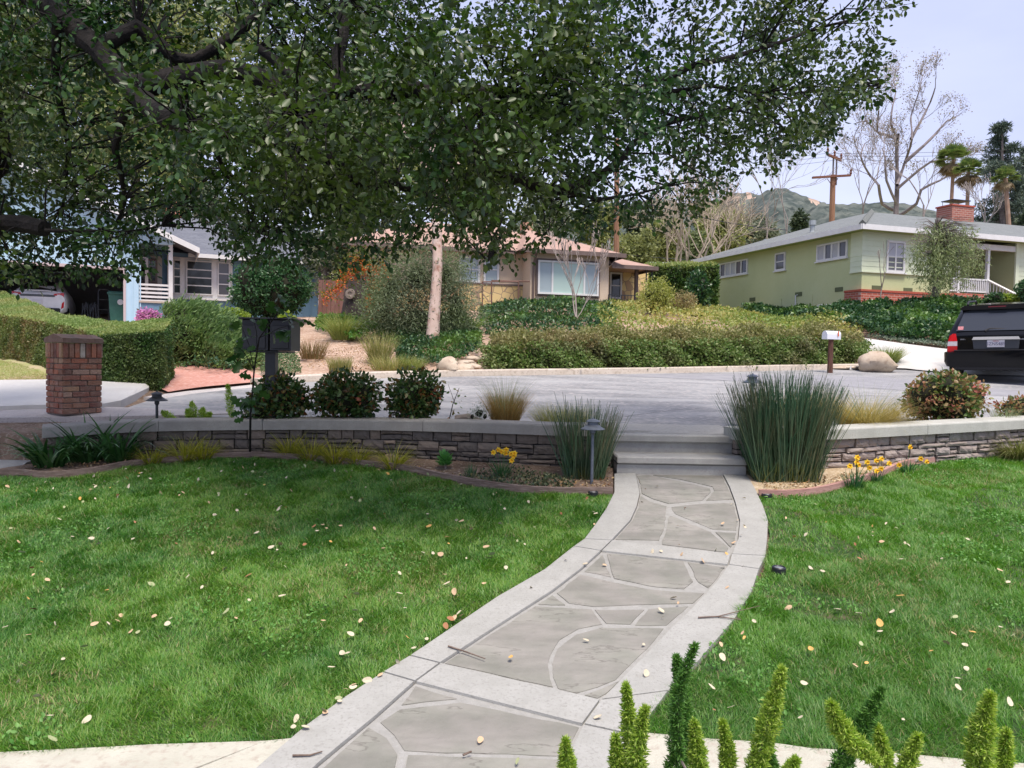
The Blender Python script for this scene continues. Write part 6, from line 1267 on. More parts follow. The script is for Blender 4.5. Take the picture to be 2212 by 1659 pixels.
# --- white hatchback in the garage
q = bf.W(gR - 2.75, 1.0, zB); hb = Car((q.x, q.y, zB), (bf.V.x, bf.V.y, 0)); WPT = carpaint('white paint', (.68, .69, .72), .25); root = empty('white_hatchback', hb.c, 'white hatchback parked nose in inside the open garage', 'car')
lo = [(.86, .75), (.87, .55), (.84, .35), (.66, .25)]
m = MB(); loft(m, [hb.sec(0, [(0, .92), (.4, .92), (.66, .9), (.74, .86), (.8, .8), (.82, .7), (.8, .5), (.7, .32)]), hb.sec(.12, [(0, 1.02), (.4, 1.02), (.68, 1.0), (.8, .9)] + lo), hb.sec(.55, [(0, 1.2), (.4, 1.19), (.62, 1.13), (.83, .95)] + lo), hb.sec(1.5, [(0, 1.44), (.4, 1.43), (.56, 1.36), (.85, .95)] + lo), hb.sec(2.4, [(0, 1.45), (.4, 1.44), (.56, 1.37), (.85, .95)] + lo), hb.sec(3.5, [(0, 1.0), (.4, 1.0), (.6, .97), (.8, .85)] + lo), hb.sec(4.4, [(0, .75), (.4, .74), (.6, .7), (.7, .62), (.72, .6), (.74, .5), (.72, .4), (.6, .3)])]); m.build('body', WPT, root, smooth=True)
m = MB(); m.add([hb.W(-.56, .14, 1.035), hb.W(.56, .14, 1.035), hb.W(.5, .56, 1.225), hb.W(.36, 1.45, 1.455), hb.W(-.36, 1.45, 1.455), hb.W(-.5, .56, 1.225)], [(0, 1, 2, 3, 4, 5)]); m.prism([hb.W(x, -.01, z) for x, z in ((-.5, .82), (.5, .82), (.56, .9), (-.56, .9))], hb.Fw * .05); m.build('rear_window', glass('hatch glass', (.015, .017, .02), .06, .7), root)
m = MB(); m.tube([hb.W(-.7, .1, .98), hb.W(-.3, .05, 1.035), hb.W(.3, .05, 1.035), hb.W(.7, .1, .98)], .02, n=5); m.build('spoiler', WPT, root)
for s in (-1, 1):
    m = MB(); m.prism([hb.W(s * .78, .03, .84), hb.W(s * .48, -.02, .88), hb.W(s * .50, -.02, .93), hb.W(s * .79, .05, .98)], hb.Fw * .1); m.prism([hb.W(s * .70, -.01, .42), hb.W(s * .78, .0, .46), hb.W(s * .80, .0, .68), hb.W(s * .73, -.01, .62)], hb.Fw * .06); m.build('tail_light', TLR, root)
    for y in (.8, 3.5): wheel(root, hb.W(s * .76, y, .32), hb.R, .32, .2)
m = MB(); m.box(hb.W(0, -.01, .36), (1.35, .1, .16), X=hb.R, bev=.03); m.build('lower_bumper', PLB, root)
m = MB(); m.box(hb.W(0, -.015, .64), (.31, .02, .15), X=hb.R); m.build('licence_plate', pm('plate white', (0, 0, 0)), root)
# --- garage contents
u, w = bf.hit(254, 660, 1.0); c = bf.W(u, 1.0, zB); root = empty('rubbish_bin', c, 'green wheeled rubbish bin with round white sticker in the garage', 'bin'); BG = pm('bin green', (.04, .13, .10), (.06, .17, .13), sc=4, rough=.5)
m = MB(); loft(m, [[c + bf.U * x * a + bf.V * y * a + Vector((0, 0, z)) for x, y in ((-.28, -.3), (.28, -.3), (.28, .3), (-.28, .3))] for z, a in ((.05, .78), (.95, 1.0), (.96, 1.04), (1.0, 1.04))]); m.build('bin_body', BG, root)
m = MB(); loft(m, [[c + bf.U * x + bf.V * y + Vector((0, 0, z)) for x, y in ((-.32 * a, -.36 * a), (.32 * a, -.36 * a), (.32 * a, .34 * a), (-.32 * a, .34 * a))] for z, a in ((1.0, 1), (1.05, 1), (1.1, .8))]); m.build('lid', BG, root)
m = MB(); m.lathe(c + bf.V * -.312 + bf.U * .1 + Vector((0, 0, .72)), [(.1, 0), (.1, .01)], 18, axis=-bf.V); m.build('sticker', WHITE, root)
for s in (-1, 1): wheel(root, c + bf.U * s * .25 + bf.V * .32 + Vector((0, 0, .1)), bf.U, .1, .04)
u, w = bf.hit(224, 660, .9); c = bf.W(u, .9, zB); root = empty('hand_truck', c, 'black two wheeled hand truck leaning beside the green bin', 'hand truck'); m = MB()
for s in (-1, 1): m.tube([c + bf.U * .17 * s + Vector((0, 0, .05)), c + bf.U * .17 * s + Vector((0, 0, 1.05)), c + bf.U * .13 * s + Vector((0, 0, 1.15))], .018, n=5)
for z in (.1, .45, .8, 1.15): m.tube([c - bf.U * .16 + Vector((0, 0, z)), c + bf.U * .16 + Vector((0, 0, z))], .015, n=5)
m.box(c - bf.V * .1 + Vector((0, 0, .03)), (.4, .22, .015), X=bf.U); m.build('frame', BLK, root)
for s in (-1, 1): wheel(root, c + bf.U * .2 * s + bf.V * .08 + Vector((0, 0, .11)), bf.U, .11, .04)
for px, lb in ((185, 'folded black camp chairs leaning, left of the pair in the garage'), (203, 'folded black camp chairs leaning beside the hand truck')):
    u, w = bf.hit(px, 660, 1.4); c = bf.W(u, 1.4, zB); m = MB()
    for k in range(7): x0 = (k - 3) * .06; m.tube([c + bf.U * x0 + Vector((0, 0, 0)), c + bf.U * (x0 * .4 + .04 * (-1) ** k) + Vector((0, 0, .62 + .05 * (k % 3)))], .02, n=5)
    tag(m.build('folded_chairs', BLK), lb, 'chairs')
# gas meter
root = empty('gas_meter', P(1780, 690, 30.5), 'grey gas meter standing against the green side wall', 'gas meter'); q = P(1778, 676, 30.5); MG = pm('meter grey', (.28, .31, .33), rough=.5); m = MB(); m.box(q, (.28, .2, .3), bev=.03); m.lathe(q + Vector((0, -.11, -.18)), [(.1, 0), (.1, .22)], 12); m.build('meter_body', MG, root)
m = MB(); m.tube([q + Vector((-.22, 0, -.7)), q + Vector((-.22, 0, .3)), q + Vector((-.05, 0, .32)), q + Vector((-.05, 0, .1))], .03, n=6); m.tube([q + Vector((.1, 0, .1)), q + Vector((.12, 0, .32)), q + Vector((.5, 0, .34)), q + Vector((.55, 0, .1))], .03, n=6); m.lathe(q + Vector((.55, -.05, .18)), [(.08, 0), (.1, .05), (.02, .12)], 10, axis=(0, -1, 0)); m.build('pipes', MG, root)
# ================================================================== utility poles and wires
POL = pm('pole wood', (.21, .11, .065), (.30, .165, .10), sc=2, stretch=(5, 5, .5), rough=.85); XB = pm('crossarm wood', (.14, .06, .04), (.2, .09, .06), sc=4, rough=.85)
a, t = P(1797, 500, 55), P(1799.5, 378, 55); root = empty('utility_pole', (a.x, 55, Hz(a.x, 55)), 'brown utility pole with two crossarms behind the green house', 'utility pole'); m = MB(); m.tube([(a.x, 55, Hz(a.x, 55)), (t.x, 55, t.z)], [.22, .18], n=8); m.build('pole', POL, root)
m = MB(); t2 = P(1805, 340, 55); [m.tube([P(x, 400, 55), P(x + 1.5, 338, 55)], .06, n=5) for x in (1799, 1806)]; m.build('bayonet', pm('grey steel', (.2, .18, .18), rough=.6), root)
m = MB(); m.prism([P(1756, 385, 54.7), P(1839, 380, 54.7), P(1839, 376, 54.7), P(1756, 381, 54.7)], (0, .2, 0)); m.prism([P(1787, 334, 54.7), P(1818, 348, 54.7), P(1818, 343, 54.7), P(1787, 330, 54.7)], (0, .2, 0)); m.build('crossarm', XB, root)
m = MB(); [m.lathe(P(x, y, 54.8), [(.05, 0), (.09, .1), (.05, .2), (.09, .28), (.03, .42)], 8) for x, y in ((1788, 331), (1803, 338), (1817, 344), (1838, 377))]; m.tube([P(1787, 386, 54.8), P(1798, 402, 54.8)], .03, n=4); m.tube([P(1810, 385, 54.8), P(1800, 402, 54.8)], .03, n=4); m.build('insulators', XB, root)
a = P(1333, 560, 42); root = empty('utility_pole', (a.x, 42, Hz(a.x, 42)), 'slim brown utility pole seen through the oak behind the tan house', 'utility pole'); m = MB(); t = P(1333, 300, 42); m.tube([(a.x, 42, Hz(a.x, 42)), (t.x, 42, t.z)], [.17, .14], n=8); m.build('pole', POL, root)
WR_ = pm('cable', (.05, .05, .06), rough=.6); m = MB()
for x0, y0, x1, y1, d0, d1, r in ((1404, 441, 1700, 497, 40, 44, .022), (1500, 345, 1788, 331, 60, 55, .012), (1500, 352, 1803, 337, 60, 55, .012), (1500, 368, 1817, 344, 60, 55, .012), (1788, 331, 2300, 312, 55, 48, .012), (1803, 337, 2300, 322, 55, 48, .012), (1817, 344, 2300, 338, 55, 48, .012), (1333, 548, 1640, 560, 42, 60, .014)):
    a, b = P(x0, y0, d0), P(x1, y1, d1); m = MB(); m.tube([a.lerp(b, i / 8) - Vector((0, 0, .4 * (1 - (i / 4 - 1) ** 2) * .5)) for i in range(9)], r, n=4)
    tag(m.build('power_line', WR_), 'thin dark overhead cable strung between the utility poles', 'cable', 'overhead power lines')
# ================================================================== hedges and bank planting
def surf(quads, dens, rng, rough=.05, nsc=3.0):
    """random points + normals on quads (4 world points each), pushed in and out by noise"""
    Pn, Nn = [], []
    for q in quads:
        a, b, c, d = [np.array(v, float) for v in q]; ar = (np.linalg.norm(np.cross(b - a, d - a)) + np.linalg.norm(np.cross(b - c, d - c))) / 2; n = int(ar * dens)
        u, v = rng.uniform(0, 1, n)[:, None], rng.uniform(0, 1, n)[:, None]; p = a * (1 - u) * (1 - v) + b * u * (1 - v) + c * u * v + d * (1 - u) * v
        nr = np.cross(b - a, d - a); nr = nr / np.linalg.norm(nr); k = vnoise(p[:, 0] + p[:, 2] * .7, p[:, 1] + p[:, 2] * 1.3, nsc, 2) - .5
        p = p + nr * (rough * 2 * k + rng.normal(0, rough * .5, n))[:, None]; Pn.append(p); Nn.append(np.repeat(nr[None], n, 0))
    return np.concatenate(Pn), np.concatenate(Nn)
def hedge(name, label, front, back, ztf, ztb, dens, size, mat, cat='hedge', rough=.06, group=None, topmat=None, shape='diamond', core=.09, bmat=None, dens_top=None):
    """clipped hedge between two base polylines (world), with top heights along each"""
    rg = np.random.default_rng(len(label)); F_, B_ = [Vector(p) for p in front], [Vector(p) for p in back]; n = len(F_)
    FT = [Vector((p.x, p.y, z)) for p, z in zip(F_, ztf)]; BT = [Vector((p.x, p.y, z)) for p, z in zip(B_, ztb)]
    root = empty(name, (F_[n // 2].x, F_[n // 2].y, F_[n // 2].z), label, cat, group)
    sides = [(F_[i], F_[i + 1], FT[i + 1], FT[i]) for i in range(n - 1)] + [(B_[i + 1], B_[i], BT[i], BT[i + 1]) for i in range(n - 1)] + [(F_[-1], B_[-1], BT[-1], FT[-1]), (B_[0], F_[0], FT[0], BT[0])]
    top = [(FT[i], FT[i + 1], BT[i + 1], BT[i]) for i in range(n - 1)]
    c = sum(F_ + B_, Vector()) / (2 * n)
    p, d = surf(sides, dens, rg, rough); leaves('foliage', p, size, mat, root, shape, axis=d * .7, nup=.2, rng=rg)
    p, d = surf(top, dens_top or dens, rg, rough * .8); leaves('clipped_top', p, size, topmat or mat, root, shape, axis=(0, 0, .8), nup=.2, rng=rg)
    m = MB(); ins = core
    def sh(f, b, z): v = (b - f); v.z = 0; v = v.normalized() * ins; return Vector((f.x + v.x, f.y + v.y, z))
    a1 = [sh(f, b, f.z) for f, b in zip(F_, B_)]; a2 = [sh(f, b, z - ins) for f, b, z in zip(F_, B_, ztf)]; b1 = [sh(b, f, b.z) for f, b in zip(F_, B_)]; b2 = [sh(b, f, z - ins) for f, b, z in zip(F_, B_, ztb)]
    e0 = (F_[1] - F_[0]).normalized() * ins; e1 = (F_[-2] - F_[-1]).normalized() * ins
    for l in (a1, a2, b1, b2): l[0] = l[0] + e0; l[-1] = l[-1] + e1
    vs = a1 + a2 + b2 + b1; fs = []
    for i in range(n - 1):
        for k in range(3): fs.append((k * n + i, k * n + i + 1, (k + 1) * n + i + 1, (k + 1) * n + i))
    fs += [(0, n, 2 * n, 3 * n), (n - 1, 4 * n - 1, 3 * n - 1, 2 * n - 1)]
    m.add(vs, fs); m.build('shade_core', bmat or DARKCORE, root); return root  # added dark filler that blocks light through the hedge
HDG = lm('clipped hedge leaves', [(.02, .065, .015), (.035, .10, .02), (.06, .14, .03), (.10, .18, .05)], [(.05, .09, .02), (.09, .13, .03), (.13, .17, .05)], nsc=1.4, trans=.2)
HDB = lm('browned hedge leaves', [(.16, .11, .04), (.22, .15, .07), (.13, .13, .04), (.1, .13, .03)], [(.08, .13, .03), (.11, .16, .04), (.16, .18, .05)], nsc=1.2, trans=.2, lo=.42, hi=.55)
HDT = lm('hedge top leaves', [(.30, .33, .10), (.38, .38, .14), (.22, .30, .08), (.42, .40, .2)], [(.20, .30, .08), (.27, .35, .12), (.15, .24, .06)], nsc=.6, trans=.3)  # yellow green top growth, brightened for light from above
f_ = [P(352, 842, 12.6), P(213, 838, 13.0)]; b_ = [P(372, 820, 14.2), P(250, 815, 14.6)]
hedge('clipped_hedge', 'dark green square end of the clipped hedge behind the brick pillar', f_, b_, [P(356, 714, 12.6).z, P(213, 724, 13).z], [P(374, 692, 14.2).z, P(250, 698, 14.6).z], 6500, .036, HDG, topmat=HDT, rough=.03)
f_ = [P(213, 838, 13.02), P(145, 815, 15.2), P(70, 795, 17.4), P(0, 776, 20), P(-130, 748, 25)]; b_ = [P(255, 815, 14.62), P(190, 800, 17.2), P(130, 780, 19.6), P(75, 765, 22.4), P(-20, 740, 27.5)]
hedge('clipped_hedge', 'long browned clipped hedge with yellow green top climbing the slope at the left', f_, b_, [P(213, 724, 13.02).z, P(145, 704, 15.2).z, P(70, 690, 17.4).z, P(0, 680, 20).z, P(-130, 668, 25).z], [P(255, 698, 14.62).z, P(190, 689, 17.2).z, P(130, 680, 19.6).z, P(60, 655, 22.4).z, P(-60, 620, 27.5).z], 3200, .042, HDB, topmat=HDT, rough=.03)
LHD = lm('long hedge leaves', [(.07, .14, .028), (.11, .19, .045), (.17, .24, .065), (.22, .26, .1), (.1, .2, .04)], [(.12, .13, .05), (.18, .17, .08), (.12, .16, .05), (.2, .19, .1)], nsc=1.1, trans=.25, lo=.5, hi=.65)
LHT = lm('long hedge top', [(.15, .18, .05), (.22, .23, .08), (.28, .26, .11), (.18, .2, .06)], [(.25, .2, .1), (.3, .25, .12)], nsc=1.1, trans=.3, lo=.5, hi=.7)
pxs = [(1062, 735), (1150, 726), (1300, 722), (1450, 722), (1600, 718), (1720, 714), (1800, 716), (1862, 728)]; f_, b_, tf_, tb_ = [], [], [], []
for i, (px, ty) in enumerate(pxs):
    e = T(px, 800); d = yfar(e.x) + .45 + (.25 if i in (0, len(pxs) - 1) else 0); f_.append(on(P(px, 700, d).x, d)); bx2 = P(px, 700, d + 1.5); b_.append(on(bx2.x, d + 1.5)); tf_.append(P(px, ty + 12, d).z); tb_.append(P(px, ty + 6, d + 1.5).z)
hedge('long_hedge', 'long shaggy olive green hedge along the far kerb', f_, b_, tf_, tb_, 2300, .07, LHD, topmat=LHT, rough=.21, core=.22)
IVY = lm('ivy', [(.015, .05, .02), (.03, .08, .03), (.05, .11, .04), (.08, .15, .045)], [(.06, .14, .03), (.10, .2, .04), (.15, .25, .06), (.05, .1, .03)], nsc=.8, trans=.2, lo=.5, hi=.62, rough=.35)
YGC = lm('yellow cover', [(.26, .29, .07), (.36, .37, .12), (.46, .42, .16), (.2, .26, .06), (.42, .33, .14)], [(.10, .18, .04), (.16, .26, .06), (.25, .31, .08), (.13, .2, .05)], nsc=.55, trans=.3, lo=.45, hi=.6)
def cover(poly_px, n, size, mat, label, hgt=.25, name='ivy', shape='oval', base=.03, sc=1.1, seed=0, world=False):
    poly = [tuple(T(*p, 8).xy) for p in poly_px] if not world else poly_px; rg = np.random.default_rng(n + seed); xy = sample_poly(poly, n, rg)
    z = H(xy[:, 0], xy[:, 1]) + base + hgt * (vnoise(xy[:, 0], xy[:, 1], sc, seed) * .8 + .2) * rg.uniform(.25, 1, len(xy)) ** .6
    return tag(leaves(name, np.stack([xy[:, 0], xy[:, 1], z], 1), size, mat, shape=shape, nup=1.2, rng=rg, axis=(0, -.4, .2)), label, 'ground cover', kind='stuff')
cover([(1035, 700), (1045, 668), (1160, 662), (1330, 662), (1330, 735), (1060, 740)], 24000, .11, IVY, 'dark green ivy covering the bank below the tan house', .4)
cover([(1290, 735), (1290, 668), (1400, 663), (1500, 672), (1620, 678), (1790, 694), (1870, 722), (1850, 735)], 22000, .10, YGC, 'yellow green ground cover on the bank above the long hedge', .45, 'ground_cover')
cover([(1600, 680), (1700, 676), (1790, 690), (1850, 666), (1930, 672), (2000, 664), (2085, 670), (2110, 700), (2085, 752), (2050, 752), (1955, 742), (1872, 728), (1780, 700)], 26000, .13, IVY, 'deep green ivy bank between the green house and the concrete driveway', .5, seed=3)
cover([(1870, 730), (1960, 744), (2060, 756), (2095, 757), (2095, 748), (2050, 748), (1950, 735)], 2500, .06, GRY, 'grey green herbs fringing the driveway edge', .15, 'ground_cover')
cover([(860, 800), (850, 745), (880, 700), (1000, 690), (1040, 740), (1040, 770), (990, 790)], 10000, .08, IVY, 'dark ivy at the foot of the pale trunk', .4, seed=5)
cover([(680, 715), (700, 690), (800, 690), (860, 700), (850, 745), (800, 735), (760, 745)], 5000, .09, lm('bright ivy', [(.05, .14, .03), (.1, .22, .04), (.16, .28, .06)], rough=.35), 'bright green ivy below the red berried bush', .3, seed=6)
cover([(375, 800), (370, 775), (420, 700), (540, 690), (560, 760), (545, 800), (470, 815)], 7000, .07, IVY, 'ivy skirting the juniper beside the red driveway', .3, seed=7)
cover([(560, 812), (570, 780), (640, 782), (652, 812)], 1800, .05, lm('low mound', [(.08, .14, .06), (.14, .2, .09)]), 'low green mound planting behind the black mailbox post', .2, 'ground_cover', seed=8)
cover([(660, 800), (700, 760), (840, 745), (1000, 760), (1020, 790), (840, 808)], 2600, .03, LITTER, 'sparse litter and weeds on the bare bank', .03, 'leaf_litter', seed=9)
cover([(1890, 672), (1880, 655), (2000, 645), (2120, 640), (2180, 660), (2080, 668)], 16000, .05, lm('dry lawn', [(.36, .33, .10), (.42, .36, .14), (.28, .3, .08)]), 'small yellowing lawn in front of the brick base', .03, 'lawn_patch', 'needle', seed=10)
cover([(-300, 835), (-200, 800), (0, 782), (150, 822), (205, 838), (205, 842), (0, 838)], 16000, .05, lm('dry lawn green', [(.36, .33, .14), (.28, .33, .08), (.2, .3, .06), (.4, .32, .2)]), 'thin dry lawn patch left of the brick pillar', .02, 'lawn_patch', 'needle', seed=11)
JUN = lm('juniper', [(.09, .17, .06), (.16, .26, .10), (.25, .35, .15), (.07, .13, .05)], [(.15, .25, .08), (.26, .37, .14)], nsc=1.5, trans=.2)
def jun(px0, px1, t, b, d, n, label, seed):
    a, c = P(px0, b, d), P(px1, t, d); w = c.x - a.x; h = c.z - a.z; rg = np.random.default_rng(seed); bl = [((a.x + w * .5, d, a.z + h * .4), (w * .48, .9, h * .5)), ((a.x + w * .3, d, a.z + h * .65), (w * .28, .7, h * .33)), ((a.x + w * .7, d - .2, a.z + h * .35), (w * .33, .8, h * .33))]
    root = empty('juniper', (a.x + w * .5, d, a.z), label, 'shrub'); p, dd = blobpts(bl, n, rg, shell=.3, clump=260, csig=.12); ax = np.stack([.9 + dd[:, 0] * .6, dd[:, 1] * .6 - .3, .45 + dd[:, 2] * .6], 1)
    leaves('foliage', p, .13, JUN, root, 'long', axis=ax, spread=.35, rng=rg); m = MB(); [m.blob(q[0], [v * .75 for v in q[1]], seed=i) for i, q in enumerate(bl)]; m.build('shade_core', DARKCORE, root, smooth=True)  # dark blobs added as the juniper's inner shade
jun(345, 545, 652, 792, 17.0, 17000, 'large sprawling light green juniper beside the red driveway', 1)
jun(450, 560, 720, 800, 16.4, 5000, 'lower juniper spreading toward the street', 2)
YSH = lm('lime shrub', [(.18, .27, .04), (.28, .36, .07), (.12, .2, .04)], trans=.35)
bush(455, 545, 664, 715, 22.0, 1800, .1, YSH, 'lime green leafy shrub between the juniper and the blue wall', seed=9, dep=.6)
bush(600, 640, 672, 735, 21.0, 600, .12, YSH, 'small lime green shrub right of the clipped round bush', seed=29, dep=.4)
PNK = lm('pink flowers', [(.55, .22, .45), (.65, .32, .55), (.45, .18, .4), (.2, .2, .08)], trans=.3); bush(293, 345, 664, 705, 24.0, 1500, .08, PNK, 'low mound of pink flowers by the porch', seed=10, dep=.5, cat='flowers', name='flower_mound')
RND = lm('round bush leaves', [(.02, .07, .025), (.035, .10, .035), (.06, .14, .05), (.10, .18, .09)], rough=.4); a = P(580, 625, 24); r_ = 83 / 1662 * 24
shrub('round_bush', 'large clipped round dark green bush in front of the blue wall', 'shrub', [((a.x, 24, a.z), (r_, 1.0, r_ * .78)), ((a.x + .35, 24, a.z + .12), (r_ * .75, .9, r_ * .70))], 12000, .09, RND, 'oval', core=.84, shell=.22, clump=700, csig=.07)
OLV = lm('olive bush leaves', [(.10, .14, .07), (.16, .2, .11), (.24, .28, .17), (.06, .10, .045)], [(.14, .19, .08), (.2, .25, .12), (.09, .14, .05)], nsc=.8, trans=.25)
OLB = [(845, 630, 50, 75), (900, 600, 70, 70), (960, 590, 55, 55), (830, 680, 50, 50), (900, 690, 80, 60), (985, 660, 50, 75), (880, 740, 70, 40), (960, 725, 65, 45)]
bl = []
for x, y, rx, ry in OLB: c = P(x, y, 20.2 + ((x * 7) % 5) * .15); k = 20.2 / 1662; bl.append((tuple(c), (rx * k, .75, ry * k)))
rootO = shrub('olive_bush', 'large airy grey green bush around the pale trunk', 'shrub', bl, 34000, .09, OLV, 'long', core=.3, shell=.95, clump=700, csig=.3)
m = MB(); rr = random.Random(5)
for i in range(16): a = P(900 + rr.uniform(-30, 40), 745, 20.4); e = P(rr.uniform(820, 1010), rr.uniform(560, 660), 19.9 + rr.uniform(-.3, .4)); m.tube([a, a.lerp(e, .5) + Vector((0, 0, .3)), e], [.02, .012, .005], n=4)
m.build('twigs', BARKG, rootO)
PT = pm('pale pink trunk', (.52, .38, .31), (.62, .50, .44), sc=1.2, c3=(.32, .17, .12), sc3=5, rough=.85, bump=.3)
a = P(936, 728, 19.4); root = empty('pale_trunk_tree', (a.x, 19.4, a.z), 'pale pinkish bare trunk rising through the grey green bush', 'tree'); m = MB(); m.tube([P(934, 735, 19.4), P(940, 650, 19.5), P(945, 580, 19.6), P(944, 500, 19.7), P(940, 380, 19.9), P(925, 250, 20.2)], [.18, .14, .13, .125, .11, .09], n=10); m.tube([P(943, 420, 19.85), P(1010, 330, 20.2), P(1060, 250, 20.5)], [.09, .07, .04], n=7); m.tube([P(941, 390, 19.9), P(880, 300, 20), P(850, 220, 20.3)], [.09, .07, .04], n=7); m.build('trunk', PT, root, smooth=True)
pts, dd = blobpts([(tuple(P(950, 230, 20.5)), (2.8, 2.2, 1.8)), (tuple(P(880, 190, 20.8)), (1.9, 1.8, 1.3))], 3500, shell=.9, clump=90, csig=.16); leaves('crown', pts, .16, OLV, root, 'long', nup=.2)
# stump, berries, fence
DK = pm('dark stump', (.04, .03, .028), (.10, .08, .07), sc=4, rough=.95, bump=.8); a = P(772, 690, 24); root = empty('tree_stump', a, 'thick dark cut trunk under the red berries', 'tree stump'); m = MB(); m.tube([P(770, 700, 24), P(772, 650, 24), P(775, 575, 24.2)], [.52, .42, .36], n=12); m.build('trunk', DK, root, smooth=True); m = MB(); q = P(757, 635, 23.55); m.lathe(q, [(.16, 0), (.15, .05), (.08, .05), (.05, .02)], 14, axis=(-.2, -1, 0)); m.build('branch_scar', pm('scar', (.3, .24, .2), (.4, .33, .28), sc=9), root)
root = empty('board_fence', P(720, 690, 26), 'short red brown board fence beside the blue house corner', 'fence'); m = MB()
for i in range(8): a = P(692 + i * 9, 690, 25.5); m.box((a.x, 25.5, a.z + .55), (.125, .03, 1.5))
m.build('boards', pm('fence boards', (.17, .085, .07), (.24, .13, .11), sc=3, stretch=(1, 1, .3), rough=.9), root); m = MB(); a, b = P(690, 660, 25.53), P(760, 662, 25.53); m.box(((a.x + b.x) / 2, 25.54, a.z), (b.x - a.x, .04, .08)); m.build('rail', pm('fence boards', (0, 0, 0)), root)
BER = lm('berries', [(.75, .10, .03), (.85, .24, .04), (.7, .05, .03), (.85, .34, .06), (.25, .32, .06)], trans=.1); root = empty('berry_bush', P(770, 640, 22.5), 'arching bush laden with orange red berries', 'shrub'); rg = np.random.default_rng(4); pp = []; gp = []
for (x0, y0, x1, y1) in ((800, 560, 700, 636), (810, 570, 715, 625), (790, 556, 740, 585), (800, 560, 800, 650), (812, 600, 806, 700), (790, 570, 760, 560), (830, 655, 850, 690), (820, 560, 840, 600), (800, 640, 830, 700)):
    for k in range(13):
        t = rg.uniform(0, 1); q = P(x0 + (x1 - x0) * t + rg.normal(0, 5), y0 + (y1 - y0) * t - 10 * math.sin(t * 3.1) + rg.normal(0, 5), 22.3 + rg.normal(0, .25)); n = 42
        c = np.array(q)[None] + np.stack([rg.normal(0, .05, n), rg.normal(0, .05, n), -rg.uniform(0, .34, n)], 1); pp.append(c)
        gp.append(np.array(q)[None] + rg.normal(0, .17, (26, 3)))
leaves('berry_clusters', np.concatenate(pp), .05, BER, root, 'oval'); leaves('foliage', np.concatenate(gp), .08, lm('berry leaves', [(.05, .11, .02), (.12, .18, .04), (.22, .22, .05)]), root)
m = MB(); [m.tube([P(x0 + 8, 690, 22.6), P(x0, y0, 22.4), P(x1, y1, 22.3)], [.03, .02, .006], n=5) for x0, y0, x1, y1 in ((800, 570, 705, 636), (805, 560, 745, 570), (815, 610, 806, 690))]; m.build('branches', BARK, root)
# bank grasses and rocks
def bgrass(px, py, n, h, label, mat=None, th=.6, kap=.9, spread=.2, w=.012): p = T(px, py, 13); tuft('bank_grass', label, 'grass clump', p, n, h, w, mat or GFE, spread, th, kap, 'grass clumps on the far bank', seg=4)
GG = lm('green bank grass', [(.16, .22, .05), (.24, .29, .08), (.32, .33, .12)], trans=.3)
bgrass(742, 735, 700, 1.0, 'largest arching green grass clump beside the dark stump', GG, .6, .9, .3)
bgrass(735, 808, 420, .42, 'short pale yellow grass clump at the kerb', GFE, .3, .35, .2)
bgrass(820, 785, 420, .85, 'tall wispy pale grass in the middle of the bank', GFE, .45, .5, .2)
bgrass(845, 800, 420, .5, 'spreading pale grass below the tall wispy one', GFE, .8, .6, .4)
bgrass(675, 775, 300, .6, 'brownish rushy clump on the bare bank', lm('brown rush', [(.2, .13, .06), (.28, .2, .1), (.16, .16, .06)]), .5, .5, .25)
bgrass(890, 805, 300, .45, 'small yellow green grass near the far boulders', GG, .6, .5, .2)
bgrass(1918, 785, 600, .62, 'yellow green grass behind the big boulder', GG, .7, .8, .22)
bgrass(1080, 668, 500, 1.0, 'strappy green clump by the timber planter', lm('strap green', [(.05, .13, .03), (.09, .19, .04), (.14, .25, .06)]), .5, .8, .5, .03)
bgrass(1010, 715, 300, .6, 'bright strappy clump above the pale trunk foot', lm('strap lime', [(.14, .25, .04), (.22, .32, .06)]), .7, .9, .3, .03)
ROCK = pm('sandstone boulder', (.42, .34, .26), (.54, .46, .36), sc=2.5, c3=(.34, .26, .2), sc3=9, bump=.5, rough=.9)
for px, py, d, r, lb in ((1893, 783, 18.4, (.45, .35, .27), 'rounded tan boulder at the corner of the concrete driveway'), (967, 808, 15.9, (.22, .18, .20), 'pale upright boulder on the bank edge'), (1000, 806, 16.2, (.26, .16, .1), 'flat pale stone beside the upright boulder'), (1018, 798, 16.6, (.2, .15, .07), 'small flat fieldstone near the end of the long hedge'), (1008, 786, 17.0, (.22, .2, .07), 'flat fieldstone higher on the bank edge'), (1022, 775, 17.5, (.2, .15, .07), 'topmost fieldstone beside the long hedge'), (1830, 798, 18.9, (.5, .2, .05), 'flat slab stone behind the kerb by the white mailbox')):
    p = P(px, py, d); z = Hz(p.x, d); m = MB(); m.blob((p.x, d, z + r[2] * .75), r, seed=int(px), n=14, amp=.13); tag(m.build('boulder', ROCK, smooth=True), lb, 'rock')
